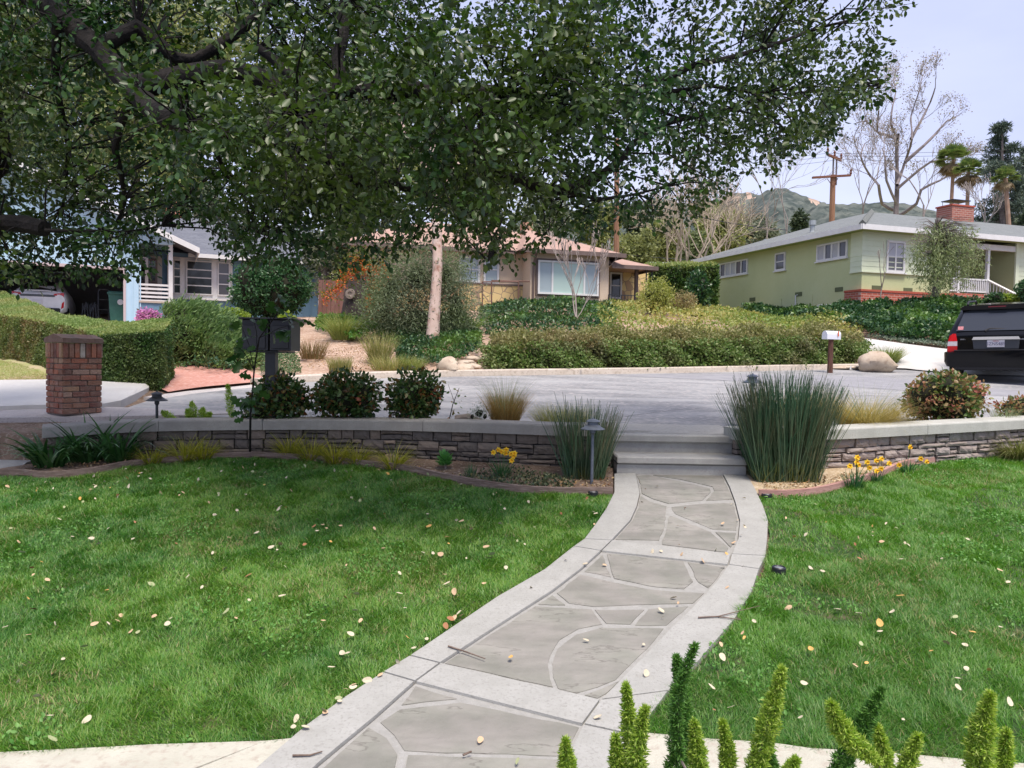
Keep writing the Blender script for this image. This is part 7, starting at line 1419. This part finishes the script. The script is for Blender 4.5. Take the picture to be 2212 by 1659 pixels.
# shrubs around the tan house and the gap
TWB = lm('twiggy brown', [(.26, .22, .10), (.34, .28, .14), (.2, .2, .07), (.3, .2, .12)], trans=.3)
bush(1375, 1462, 603, 675, 26.0, 3600, .07, lm('chartreuse', [(.24, .27, .06), (.34, .35, .1), (.18, .23, .05)], trans=.35), 'airy yellow green shrub right of the tan house porch', seed=11, dep=.8, core=.4, csig=.2, clump=300)
bush(1440, 1510, 625, 675, 26.5, 1500, .06, TWB, 'brown twiggy shrub in front of the ivy column', seed=12, dep=.6, core=.2)
bush(1475, 1538, 582, 690, 30.0, 5200, .15, IVY, 'tall ivy covered post at the left end of the green house', seed=13, dep=.8, core=.8, name='ivy_column', cat='ivy')
f_ = [P(1395, 622, 36), P(1545, 622, 36)]; b_ = [P(1395, 620, 37.5), P(1545, 620, 37.5)]
hedge('clipped_hedge', 'dark clipped hedge behind the tan house porch', [v - Vector((0, 0, .8)) for v in f_], [v - Vector((0, 0, .8)) for v in b_], [P(1395, 577, 36).z, P(1545, 574, 36).z], [P(1395, 572, 37.5).z, P(1545, 570, 37.5).z], 500, .14, HDG, topmat=HDT)
for px0, px1, t, b, d, lb in ((2070, 2125, 640, 660, 29, 'dark low shrub below the porch railing'), (2125, 2170, 632, 660, 28.6, 'broad dark shrub at the foot of the porch stairs'), (2165, 2195, 635, 655, 28.2, 'bright leafy plant beside the porch stairs'), (1990, 2035, 640, 668, 27.8, 'greyish shrub against the brick base')): bush(px0, px1, t, b + 8, d, 900, .1, IVY if 'dark' in lb else (YSH if 'bright' in lb else GRY), lb, seed=px0, dep=.5)
bush(2196, 2260, 598, 660, 27.5, 2400, .09, RND, 'tall dark clipped shrub at the right edge by the stairs', seed=14, dep=.6, core=.8)
# bare ornamental tree in front of the tan window
MAP = pm('smooth pale bark', (.32, .27, .24), (.42, .36, .33), sc=4, rough=.85)
def bare(name, label, base, d0, r, ln_, maxd, seed, bark, up=.3, ang=.5, nb=(2, 3), wob=.15, minr=.004, lf=None, lfs=.06, lfn=0, forks=None, cat='tree', sides=6, group=None, shrink=.72):
    root = empty(name, base, label, cat, group); m = MB(); rr = random.Random(seed); tips = []
    for dd, rf_, lf_ in (forks or [(d0, 1, 1)]): grow(m, base, dd, r * rf_, ln_ * lf_, 0, maxd, rr, up, ang, nb, shrink, tips, wob, minr, sides)
    m.build('branches', bark, root, smooth=True)
    if lf and tips:
        k = max(1, lfn // len(tips)); pts = np.repeat(np.array([tuple(t[0]) for t in tips]), k, 0); pts = pts + RN.normal(0, .16 * ln_ * .25, pts.shape); leaves('leaves', pts, lfs, lf, root, 'diamond')
    return root
bp_ = T(1245, 672, 20); bp_ = P(1245, 690, 22.5)
bare('bare_sapling', 'small leafless tree with pale stems in front of the picture window', bp_, (0, 0, 1), .026, .95, 4, 8, MAP, up=.5, ang=.42, nb=(2, 3), wob=.1, minr=.007, forks=[((-.35, 0, 1), .8, .9), ((.15, 0, 1), 1, 1), ((.5, 0, 1), .6, .8)])
bare('bare_sapling', 'small twiggy bare shrub against the brick base', P(1903, 668, 28), (0, 0, 1), .03, .8, 3, 9, BARKG, up=.5, ang=.35, minr=.008)
# pepper tree
PEP = lm('pepper leaves', [(.17, .23, .09), (.24, .30, .13), (.32, .36, .18), (.12, .17, .07)], trans=.35); rg = np.random.default_rng(12); a = P(2018, 668, 26.3); root = empty('pepper_tree', a, 'young weeping pepper tree with feathery drooping foliage before the green house', 'tree'); m = MB()
t1 = P(2020, 560, 26.3); t2 = P(2025, 470, 26.3); m.tube([a - Vector((0, 0, .2)), P(2022, 610, 26.3), t1, t2], [.13, .1, .07, .03], n=8); pts = []; ax = []
for i in range(190):
    sy = rg.uniform(465, 555); s0 = P(2022, sy + 20, 26.3); side = rg.uniform(-1, 1); k = (1 - abs(sy - 520) / 160); e = P(2042 + side * 100 * k, sy + abs(side) * 18 + rg.uniform(-12, 10), 26.3 + rg.uniform(-1.0, 1.0)); m.tube([s0, s0.lerp(e, .5) + Vector((0, 0, .12)), e], [.02, .012, .004], n=3)
    for j in range(3):
        q = s0.lerp(e, rg.uniform(.45, 1)); ln_ = rg.uniform(.4, 1.3) * (1.5 - .7 * abs(side)); n = int(14 * ln_); t = rg.uniform(0, 1, n); pts.append(np.array(q)[None] + np.stack([rg.normal(0, .06, n) + .05 * t, rg.normal(0, .06, n), -t * ln_], 1)); ax.append(np.stack([rg.normal(0, .5, n), rg.normal(0, .5, n), np.full(n, -.7)], 1))
m.build('trunk', BARKD, root, smooth=True); leaves('foliage', np.concatenate(pts), .13, PEP, root, 'long', axis=np.concatenate(ax), spread=.25)
# ================================================================== background trees
FAR1 = lm('far green', [(.10, .14, .05), (.15, .19, .07), (.2, .24, .1), (.07, .1, .04)], trans=.2); FAR2 = lm('far yellow green', [(.24, .27, .10), (.32, .34, .14), (.2, .24, .09)], trans=.3); FAR3 = lm('far dark', [(.035, .06, .03), (.06, .09, .045), (.09, .12, .06)], trans=.1); FAR4 = lm('far grey green', [(.12, .15, .09), (.18, .21, .13), (.24, .26, .18)], trans=.25)
TWIG = pm('grey twigs', (.22, .19, .18), (.3, .27, .25), sc=2, rough=.9); TWIGB = pm('tan limbs', (.34, .28, .21), (.44, .37, .29), sc=2, rough=.9)
def bg_tree(px, ty, by, d, wpx, mat, label, seed, n=9000, sz=.35, name='background_tree', bark=None, tr=.3, base=None, group='trees behind the houses'):
    b = P(px, by, d); t = P(px, ty, d); h = t.z - b.z; w = wpx / F * d / 2; rr = random.Random(seed); cr_ = [((0, 0, h * .62), (w * .62, w * .6, h * .36))]
    for i in range(5): cr_.append(((rr.uniform(-.55, .55) * w, rr.uniform(-.4, .4) * w, h * rr.uniform(.4, .85)), (w * rr.uniform(.3, .45), w * .4, h * rr.uniform(.13, .22))))
    return tree(name, label, b, h, cr_, n, sz, mat, bark, tr, group, clump=150, csig=.17, seed=seed)
bg_tree(60, 60, 620, 38, 420, FAR1, 'mid green tree close behind the garage roof', 31, 12000, .24)
bg_tree(300, 120, 600, 40, 300, FAR2, 'yellow green tree just behind the gable', 32, 12000, .24)
bg_tree(-40, -200, 660, 42, 420, FAR2, 'tall yellow green tree at the far left behind the blue house', 1, 12000, .3, bark=TWIGB)
bg_tree(190, -180, 600, 48, 380, FAR4, 'tall pale trunked grey green tree behind the garage', 2, 12000, .32, bark=pm('white bark', (.5, .42, .38), (.6, .53, .5), sc=1), tr=.7)
bg_tree(430, -40, 580, 46, 380, FAR2, 'broad light green tree behind the blue house chimney', 3, 13000, .3)
bg_tree(640, 60, 600, 44, 300, FAR4, 'grey green tree behind the end of the slate roof', 4, 13000, .28)
bg_tree(475, 400, 590, 36, 170, FAR4, 'feathery grey green tree touching the slate roof', 14, 9000, .12)
bg_tree(760, 260, 690, 36, 260, FAR1, 'green tree between the blue and tan houses', 5, 13000, .22)
bg_tree(700, 480, 700, 30, 120, FAR4, 'pale twiggy shrub tree right of the slate roof', 15, 7000, .11)
bg_tree(800, 90, 640, 52, 340, FAR1, 'tall tree rising behind the tan house left wing', 6, 12000, .3)
bg_tree(1010, 240, 600, 50, 300, FAR2, 'light green tree behind the salmon roof', 7, 11000, .28)
bg_tree(1180, 400, 600, 62, 180, FAR4, 'grey tree behind the salmon roof chimney', 8, 6000, .3)
bg_tree(1290, 430, 600, 60, 130, FAR2, 'pale green tree behind the tan porch', 16, 6000, .3)
bg_tree(1392, 440, 610, 58, 130, FAR3, 'dark green tree right of the slim pole', 9, 7000, .3)
bg_tree(1360, 510, 620, 45, 110, FAR2, 'yellow green shrubby tree above the clipped hedge', 17, 6000, .2)
bg_tree(1440, 470, 610, 55, 130, FAR2, 'hazy yellow green tree behind bare limbs', 18, 7000, .26)
bg_tree(1560, 445, 590, 62, 150, FAR2, 'soft yellow green willow behind the green roof', 10, 9000, .28)
bg_tree(1500, 500, 600, 50, 100, FAR1, 'low green tree above the grey roof', 19, 5000, .22)
bg_tree(1640, 470, 590, 75, 120, FAR4, 'hazy grey green tree behind bare twigs', 11, 6000, .35)
bg_tree(1722, 455, 590, 70, 40, FAR3, 'narrow dark conifer in front of the hills', 12, 3500, .3)
bg_tree(1525, 425, 560, 80, 90, FAR3, 'dark pine top in front of the left hill', 13, 5000, .35)
bg_tree(2225, 440, 600, 40, 60, FAR3, 'dark tree at the right edge behind the roof', 21, 7000, .26)
bg_tree(2150, 440, 600, 46, 90, FAR4, 'grey scrubby tree behind the brick chimney', 22, 5000, .2)
for px, by, d, s, sd, lb, bk in ((1455, 600, 44, 2.2, 3, 'leafless tan limbed tree, leftmost above the clipped hedge', TWIGB), (1500, 610, 42, 2.4, 4, 'leafless tan limbed tree leaning right toward the green roof', TWIGB), (1545, 600, 46, 2.3, 5, 'leafless tree with tan limbs behind the eave tip', TWIGB)):
    bare('bare_tree', lb, P(px, by, d), (0, 0, 1), .09, s * .75, 5, sd, bk, up=.22, ang=.55, wob=.13, minr=.014, forks=[((-.4, 0, 1), .8, 1), ((.1, .1, 1), 1, 1.1), ((.55, 0, 1), .8, 1)], group='leafless trees behind the houses', sides=5)
for px, by, d, s, sd, lb in ((1650, 560, 68, 4.2, 6, 'grey brown leafless tree crossing the left hill'), (1700, 560, 72, 4.4, 7, 'grey brown leafless tree crossing the middle hill'), (1610, 560, 66, 3.5, 17, 'grey leafless tree left of the hill crossing pair'), (1990, 520, 55, 3.0, 18, 'thin leafless tree right of the big bare tree'), (1860, 520, 56, 3.0, 19, 'thin leafless tree left of the big bare tree'), (2120, 520, 44, 1.3, 20, 'tangled bare tree behind the brick chimney')):
    bare('bare_tree', lb, P(px, by, d), (0, 0, 1), .09, s * .85, 5, sd, TWIG, up=.3, ang=.5, wob=.12, minr=.014, group='leafless trees behind the houses', sides=5)
BUD = lm('buds', [(.2, .15, .12), (.28, .22, .15), (.24, .25, .12)], trans=.2)
# the big bare tree, limbs traced then twigs grown
root = empty('big_bare_tree', P(1930, 560, 60), 'tall leafless spreading tree rising above the green house roof', 'tree'); m = MB(); tips = []; rr = random.Random(21); D = 60
LIMB = [([(1933, 560), (1935, 470), (1938, 400), (1937, 320), (1940, 290)], .24, .11), ([(1940, 300), (1925, 270), (1928, 230), (1935, 200), (1930, 175)], .09, .025), ([(1938, 300), (1910, 290), (1895, 285), (1898, 240), (1895, 210)], .13, .04), ([(1938, 400), (1955, 350), (1970, 300), (1968, 250), (1985, 200), (1990, 172)], .13, .025), ([(1968, 300), (1990, 260), (2010, 220), (2020, 190)], .13, .04), ([(1955, 350), (1995, 315), (2020, 290), (2045, 262), (2062, 255)], .14, .04),
        ([(1936, 410), (1970, 380), (2010, 350), (2040, 345), (2060, 330)], .12, .04), ([(1934, 455), (1905, 440), (1898, 400), (1880, 380), (1860, 340), (1868, 310)], .13, .04), ([(1936, 470), (1980, 440), (1990, 410), (2030, 390), (2060, 372)], .14, .05), ([(1937, 440), (1915, 390), (1912, 340), (1905, 320)], .12, .04), ([(1860, 340), (1850, 320), (1845, 300)], .05, .03), ([(1895, 285), (1870, 262), (1845, 268)], .06, .03)]
for pts, r0_, r1_ in LIMB:
    q = smoothline([P(x, y, D + rr.uniform(-1.5, 1.5)) for x, y in pts], .8); k = len(q); m.tube(q, [r0_ + (r1_ - r0_) * i / (k - 1) for i in range(k)], n=6, cap=False)
    for i in range(k // 3, k, 1):
        if rr.random() < .6:
            d = (q[min(k - 1, i + 1)] - q[i - 1]).normalized(); nd = (d + Vector((rr.gauss(0, .4), rr.gauss(0, .3), rr.gauss(.3, .25)))).normalized(); grow(m, q[i], nd, .03, 1.0, 1, 4, rr, .25, .5, (2, 3), .7, tips, .14, .012, 5)
m.build('branches', pm('bare tree bark', (.17, .145, .145), (.24, .21, .205), sc=1, rough=.9), root); k = 3; pts = np.repeat(np.array([tuple(t[0]) for t in tips]), k, 0) + RN.normal(0, .2, (len(tips) * k, 3)); leaves('leaves', pts[:6500], .13, BUD, root)
# palms
PF = lm('palm fronds', [(.10, .17, .05), (.16, .23, .07), (.24, .27, .1)], trans=.2); PD = lm('dead fronds', [(.26, .19, .1), (.34, .26, .15), (.2, .14, .08)], trans=.2)
def palm(px, ty, by, d, r, label, seed, lean=0, dead=.5):
    rg = np.random.default_rng(seed); t = P(px, ty, d); b = P(px + lean, by, d); root = empty('fan_palm', b, label, 'palm', 'fan palms behind the green house'); m = MB(); m.tube([b, b.lerp(t, .5), t], [.15, .11, .10], n=8); m.build('trunk', pm('palm trunk', (.28, .17, .11), (.36, .25, .18), sc=3, rough=.9), root)
    def fr(n, el0, el1, mat, nm):
        V = []; Fc = []
        for i in range(n):
            a = rg.uniform(0, 2 * pi); e = rg.uniform(el0, el1); dr = np.array([math.cos(a) * math.cos(e), math.sin(a) * math.cos(e), math.sin(e)]); c = np.array(t) + dr * r * .45; u = np.cross(dr, [0, 0, 1]); u /= max(.1, np.linalg.norm(u)); v = np.cross(u, dr)
            for k in range(13):
                an = (k - 6) / 6 * 1.25; q = dr * math.cos(an) + u * math.sin(an); ln_ = r * .62 * (1 - .12 * abs(k - 6) / 6) * rg.uniform(.85, 1.1); tip = c + q * ln_ - np.array([0, 0, .25 * r * (ln_ / r) ** 2]); wv = np.cross(q, v); wv /= np.linalg.norm(wv); w = .045 * r; s = len(V); V += [c + q * .02, c + q * ln_ * .5 + wv * w, tip, c + q * ln_ * .5 - wv * w]; Fc.append([s, s + 1, s + 2, s + 3])
            s = len(V); V += [np.array(t) + u * .02, np.array(t) - u * .02, c - u * .02, c + u * .02]; Fc.append([s, s + 1, s + 2, s + 3])
        npmesh(nm, V, None, Fc, mat, root)
    fr(44, -.2, 1.35, PF, 'fronds'); fr(int(26 * dead), -1.4, -.6, PD, 'dead_skirt')
palm(2060, 345, 540, 50, 1.15, 'tallest fan palm with green head, left of three', 1, -10, 1.0); palm(2092, 372, 540, 48, 1.0, 'shaggy fan palm with brown skirt, middle of three', 2, -6, 1.4); palm(2172, 385, 560, 42, .75, 'small fan palm with reddish trunk in front of the pine', 3, 12, .3)
# star pine
SPN = lm('star pine', [(.06, .10, .07), (.10, .14, .10), (.15, .19, .14)], trans=.1)
def starpine(px, ty, by, d, wpx, label, seed):
    rg = np.random.default_rng(seed); t, b = P(px, ty, d), P(px, by, d); h = t.z - b.z; W = wpx / F * d / 2; root = empty('star_pine', b, label, 'tree', 'star pines'); m = MB(); m.tube([b, t], [.22, .04], n=7); pts = []; ax = []
    for lv in np.linspace(.12, .97, 12):
        k = 6; R = W * (1.05 - lv) ** .6 * .95
        for j in range(k - 2):
            a = rg.uniform(0, 2 * pi); s = b.lerp(t, lv); e = s + Vector((math.cos(a) * R, math.sin(a) * R, R * .25)); m.tube([s, s.lerp(e, .5) + Vector((0, 0, -.05)), e], [.05, .035, .02], n=4)
            for tt in (.5, .75, 1.0):
                q = s.lerp(e, tt); n = 90; dd = unit(rg.normal(size=(n, 3))); pts.append(np.array(q)[None] + dd * rg.uniform(.0, .26, n)[:, None]); ax.append(dd)
    m.build('trunk', BARKD, root); leaves('needles', np.concatenate(pts), .22, SPN, root, 'long', axis=np.concatenate(ax) * 1.5, spread=.4)
starpine(2165, 272, 560, 45, 125, 'tall tiered star pine with tufted branches at the right', 1); starpine(2222, 320, 560, 52, 110, 'second tiered pine half cut by the right edge', 2)
# ================================================================== hills
HL = pm('chaparral', (.045, .062, .055), (.12, .135, .115), sc=.06, c3=(.03, .042, .038), sc3=.16, rough=1, bump=0, lo=.4, hi=.6); HLB = pm('bare hill earth', (.34, .25, .19), (.42, .32, .25), sc=.05, rough=1)
def hill(pts, d, dep, seed, mats=(HL, HLB)):
    """ridge line from pixels at distance d, falling toward the viewer with gullies"""
    px = [p[0] for p in pts]; py = [p[1] for p in pts]; X = np.linspace(px[0], px[-1], 220); Yp = np.interp(X, px, py); rows = 40; V = []; r0_ = []
    for i, (x, y) in enumerate(zip(X, Yp)):
        c = P(x, y, d); zb_ = 4.0
        for j in range(rows + 6):
            t = j / rows; yy = d - dep * t; k = max(0, 1 - t) ** 1.15 if t <= 1 else 0
            if j >= rows: yy = d + dep * .3 * (j - rows + 1) / 6; k = 1 - (j - rows + 1) / 6
            g_2 = (vnoise(c.x * 1.0 + j * 1.3, yy, .022, seed) - .5) * (c.z - zb_) * .22 * math.sin(min(1, t) * pi) if j < rows else 0
            rg_ = ((vnoise(c.x, yy, .09, seed + 1) - .5) * 5 + (vnoise(c.x, yy, .31, seed + 4) - .5) * 3.5) * (1 if j else .5)
            V.append((c.x * (1 - .3 * min(1, t) if j < rows else 1), yy, zb_ + (c.z - zb_) * k + g_2 + rg_))
    n = rows + 6; idx = np.arange(len(X) * n).reshape(len(X), n); Q1 = np.stack([idx[:-1, :rows - 1], idx[1:, :rows - 1], idx[1:, 1:rows], idx[:-1, 1:rows]], -1).reshape(-1, 4)
    Q2 = [[idx[i, a], idx[i, b], idx[i + 1, b], idx[i + 1, a]] for i in range(len(X) - 1) for a, b in [(0, rows)] + [(rows + q, rows + q + 1) for q in range(5)]]
    Q = np.concatenate([Q1, np.array(Q2)]); V = np.array(V); cx_, cz_ = V[Q][:, :, 0].mean(1), V[Q][:, :, 2].mean(1)
    return V, Q
def addhill(pts, d, dep, seed, label, scars=()):
    V, Q = hill(pts, d, dep, seed); C_ = V[Q].mean(1); mi = np.zeros(len(Q), int)
    for x, y, rx, ry in scars:
        # scar centred where the sight line of the pixel meets the slope
        k = C_ - np.array([0, 0, EYE]); sx = CX + F * k[:, 0] / k[:, 1]; sy = HOR - F * k[:, 2] / k[:, 1] + ROLL * (sx - CX)
        mi |= ((((sx - x) / rx) ** 2 + ((sy - y) / ry) ** 2) < 1 + .6 * (vnoise(C_[:, 0], C_[:, 2], .3, 2) - .5)).astype(int)
    o = npmesh('hills', V, None, Q, [HL, HLB], midx=mi, smooth=True); return tag(o, label, kind='structure')
addhill([(1100, 470), (1300, 450), (1420, 430), (1500, 440), (1545, 432), (1565, 424), (1590, 415), (1620, 414), (1640, 420), (1665, 424), (1700, 440), (1800, 470), (1900, 500)], 760, 420, 1, 'scrubby green hill with bare earth cuts, left of the tallest peak', [(1578, 432, 14, 6), (1608, 430, 16, 5)])
addhill([(1560, 500), (1620, 440), (1640, 422), (1660, 408), (1680, 405), (1700, 408), (1730, 420), (1755, 430), (1775, 441), (1800, 452), (1850, 480), (1950, 520)], 680, 380, 3, 'tallest rounded green hill with a bare earth scar', [(1747, 436, 14, 9)])
addhill([(1650, 520), (1700, 480), (1760, 446), (1800, 438), (1850, 437), (1885, 439), (1930, 437), (1975, 444), (2000, 452), (2040, 470), (2100, 480), (2212, 476), (2400, 470)], 600, 380, 5, 'long low dark green ridge behind the green house')
# ================================================================== the oak
OAKL = lm('oak leaves', [(.008, .030, .008), (.013, .042, .010), (.024, .07, .014), (.06, .135, .03)], [(.03, .05, .009), (.05, .085, .013), (.10, .145, .028)], nsc=.6, rough=.38, spec=.42, trans=.19)  # second palette's yellow green patches imitate backlit leaves by colour
OAKB = lm('oak leaves yellow', [(.35, .3, .06), (.5, .36, .08), (.28, .32, .06)], trans=.35)
root = empty('oak_tree', (P(-420, 900, 8.4).x, 8.4, zl(8.4)), 'large dark leaved oak whose limbs overhang the garden', 'tree')
m = MB(); tr = P(-420, 900, 8.4)
BR = [([(-420, 960), (-400, 600), (-250, 200), (-100, -60), (60, -20), (130, 45), (210, 105), (285, 190), (335, 245), (400, 262)], 8.2, 6.4, .2, .085),
      ([(-420, 700), (-300, 540), (-120, 500), (0, 480), (95, 497)], 8.2, 7.4, .16, .08), ([(-400, 600), (-180, 420), (-30, 380), (5, 330), (-5, 260), (-60, 180)], 8.2, 7.6, .16, .07),
      ([(285, 190), (420, 160), (540, 160), (600, 200), (640, 250), (700, 215), (745, 200), (850, 190), (960, 205)], 6.78, 6.95, .10, .08), ([(640, 250), (640, 170), (560, 100)], 6.6, 6.9, .07, .04), ([(735, 205), (735, 120), (742, 40), (750, -60)], 6.8, 7.0, .06, .045),
      ([(960, 205), (1040, 200), (1107, 215), (1157, 252), (1207, 240), (1325, 233)], 6.9, 7.6, .09, .045), ([(1090, 205), (1031, 233), (1000, 270), (974, 300), (1000, 318), (1050, 352), (1091, 376), (1157, 400), (1224, 410), (1290, 385)], 6.9, 7.7, .09, .05),
      ([(330, 245), (500, 290), (640, 330), (705, 342), (741, 362), (768, 395), (857, 402), (941, 430), (991, 447), (1040, 480)], 6.8, 7.5, .07, .025), ([(1224, 410), (1300, 380), (1357, 330), (1377, 300), (1428, 276), (1475, 258)], 7.7, 8.2, .05, .025),
      ([(210, 105), (300, 60), (360, 110), (420, 130), (520, 60), (640, -40)], 7.0, 7.4, .08, .04), ([(1325, 233), (1450, 160), (1600, 120), (1740, 70), (1850, 40)], 7.6, 8.6, .045, .012), ([(1475, 258), (1560, 240), (1640, 250), (1720, 300)], 8.2, 8.8, .025, .008),
      ([(1325, 235), (1480, 190), (1620, 195), (1740, 200), (1900, 186)], 7.7, 8.8, .03, .006), ([(1200, -80), (1400, -40), (1600, -20), (1800, -30)], 7.4, 8.6, .07, .02), ([(400, 262), (460, 330), (520, 420), (560, 500)], 6.8, 7.4, .03, .008), ([(95, 497), (180, 500), (270, 500), (350, 488)], 7.3, 7.8, .02, .008),
      ([(130, 45), (120, 180), (150, 320), (130, 450)], 7.0, 8.4, .05, .012), ([(285, 190), (250, 320), (270, 430), (230, 520)], 6.8, 8.3, .045, .012), ([(1224, 410), (1300, 430), (1380, 420), (1440, 400)], 7.8, 8.3, .03, .008), ([(1040, 480), (1060, 520), (1055, 560)], 7.5, 7.7, .015, .005)]
paths = []
for pts, d0, d1, r0_, r1_ in BR:
    n = len(pts); q = smoothline([P(x, y, -.12 + d0 + (d1 - d0) * i / (n - 1)) for i, (x, y) in enumerate(pts)], .22); k = len(q); rr = random.Random(n * 7 + int(pts[0][0])); q = [v + Vector((rr.gauss(0, .012), rr.gauss(0, .012), rr.gauss(0, .012))) for v in q]
    m.tube(q, [(r0_ + (r1_ - r0_) * (i / (k - 1)) ** .8) * (1 + rr.gauss(0, .05)) for i in range(k)], n=9); paths.append(q)
m.build('limbs', BARK, root, smooth=True)
# foliage outline (pixels) with depth range: leaves hang in twig clusters through the volume
OUT = [(-250, -260), (1990, -260), (1960, -60), (1928, 10), (1900, 60), (1915, 120), (1880, 150), (1915, 185), (1860, 210), (1800, 250), (1830, 268), (1760, 300), (1700, 335), (1670, 345), (1650, 320), (1600, 360), (1610, 395), (1555, 400), (1535, 450), (1480, 470), (1440, 500), (1400, 470), (1340, 480), (1290, 525), (1240, 500), (1190, 515), (1140, 560), (1100, 585), (1050, 570), (1000, 520), (940, 505), (900, 545), (850, 545), (800, 560), (690, 560), (610, 575), (560, 535), (500, 535), (440, 455), (370, 450), (345, 480), (330, 540), (300, 560), (275, 600), (200, 600), (120, 590), (60, 625), (0, 600), (-250, 640)]
rg = np.random.default_rng(77); OUT = [(x, y + 16 if 200 < y < 600 and x < 900 else y) for x, y in OUT]
def clusters(poly, n, d0, d1, wt=None):
    xy = sample_poly(poly, n, rg, wt); return [P(x, y, d) for (x, y), d in zip(xy, rg.uniform(d0, d1, len(xy)))]
def wtf(X, Y):
    e = 1 - .9 * (vnoise(X, Y, .013, 4) > .50) * (vnoise(X, Y, .03, 6) > .38) * (Y < 400); return np.clip(e * np.where(X > 1400, .9, 1.0), 0, 1)
SUP = clusters(OUT, 300, 6.9, 10.4, wtf) + clusters([(330, 150), (800, 100), (1300, 60), (1420, 200), (1200, 330), (1130, 430), (960, 440), (720, 400), (480, 430), (330, 300)], 46, 5.4, 6.7)
EDGE = []
for (x0, y0), (x1, y1) in zip(OUT[2:-1], OUT[3:]):                       # sprays along the rim of the crown
    k = max(1, int(math.hypot(x1 - x0, y1 - y0) / 24))
    for i in range(k):
        t = (i + .5) / k; EDGE.append((x0 + (x1 - x0) * t, y0 + (y1 - y0) * t))
OUTa = np.array(OUT)
def proj(v): k = v - Vector((0, 0, EYE)); return CX + F * k.dot(RV) / k.dot(_f), CY - F * k.dot(UV) / k.dot(_f)
def inside(v): x, y = proj(v); return bool(inpoly(np.array([x]), np.array([y]), OUT)[0])
rr = random.Random(9); cl = []
for s_ in SUP:
    r = rr.uniform(.25, .5)
    for k in range(rr.randint(9, 15)):
        v = Vector((rr.gauss(0, r * .7), rr.gauss(0, r * .8), rr.gauss(0, r * .5))) + s_
        if inside(v): cl.append((v, v - s_ if (v - s_).length > .05 else Vector((.1, 0, -.1))))
for x, y in EDGE: cc_ = Vector((900, 100, 0)); d = rr.uniform(7.2, 9.2); v = P(x + (900 - x) * .035, y + (100 - y) * .06, d); cl.append((v, Vector((.4 if x > 1300 else .0, 0, -.5))))
for x, y, z in zip(rg.uniform(-8, 3.5, 260), rg.uniform(2.0, 12, 260), rg.uniform(4.4, 8, 260)):  # unseen crown overhead, added to shade the left lawn
    if z - EYE > .60 * y and vnoise(x, y, 1.1, 3) > .35: cl.append((Vector((x, y, z)), Vector((.3, 0, -.3))))
tw = MB(); LP, LA = [], []
allp = np.array([tuple(v) for q in paths for v in q])
for i, (c, dv) in enumerate(cl):
    n = rr.randint(20, 38); dr = (dv.normalized() * .9 + Vector((rr.gauss(.1, .45), rr.gauss(0, .45), rr.gauss(-.25, .4)))).normalized(); ln_ = rr.uniform(.14, .34)
    if c.z < 4.5 and not inside(c + dr * ln_): ln_ = .1; n = n // 2
    e = c + dr * ln_; s = c - dr * .12
    if i % 3 == 0:
        k = np.argmin(((allp - np.array(c)) ** 2).sum(1)); a = Vector(allp[k])
        if (a - c).length < 1.4: mid = a.lerp(c, .55) + Vector((rr.gauss(0, .06), rr.gauss(0, .06), rr.uniform(0, .12))); tw.tube([a, mid, c, e], [.011, .008, .005, .002], n=4, cap=False)
        else: tw.tube([s, c, e], [.005, .004, .002], n=3, cap=False)
    t = rg.uniform(0, 1, n) ** .8; o = rg.normal(0, .05, (n, 3)) + rg.normal(0, .04, (n, 3)) * (rg.uniform(0, 1, (n, 1)) > .6)
    LP.append(np.array(c)[None] + np.array(dr)[None] * (t * ln_)[:, None] + o); LA.append(unit(o + 1e-6) + np.array(dr)[None] * .6)
LP, LA = np.concatenate(LP), np.concatenate(LA)
tw.build('twigs', BARK, root)
leaves('leaves', LP, .058, OAKL, root, 'oval', axis=LA, spread=.35, nup=.8, jit=.45, rng=rg)
q = P(1260, 100, 6.9); pts = np.array(q)[None] + rg.normal(0, .1, (26, 3)) * np.array([.6, .6, 1.8]); leaves('yellow_leaves', pts, .05, OAKB, root, 'oval')
print('oak leaves', len(LP))
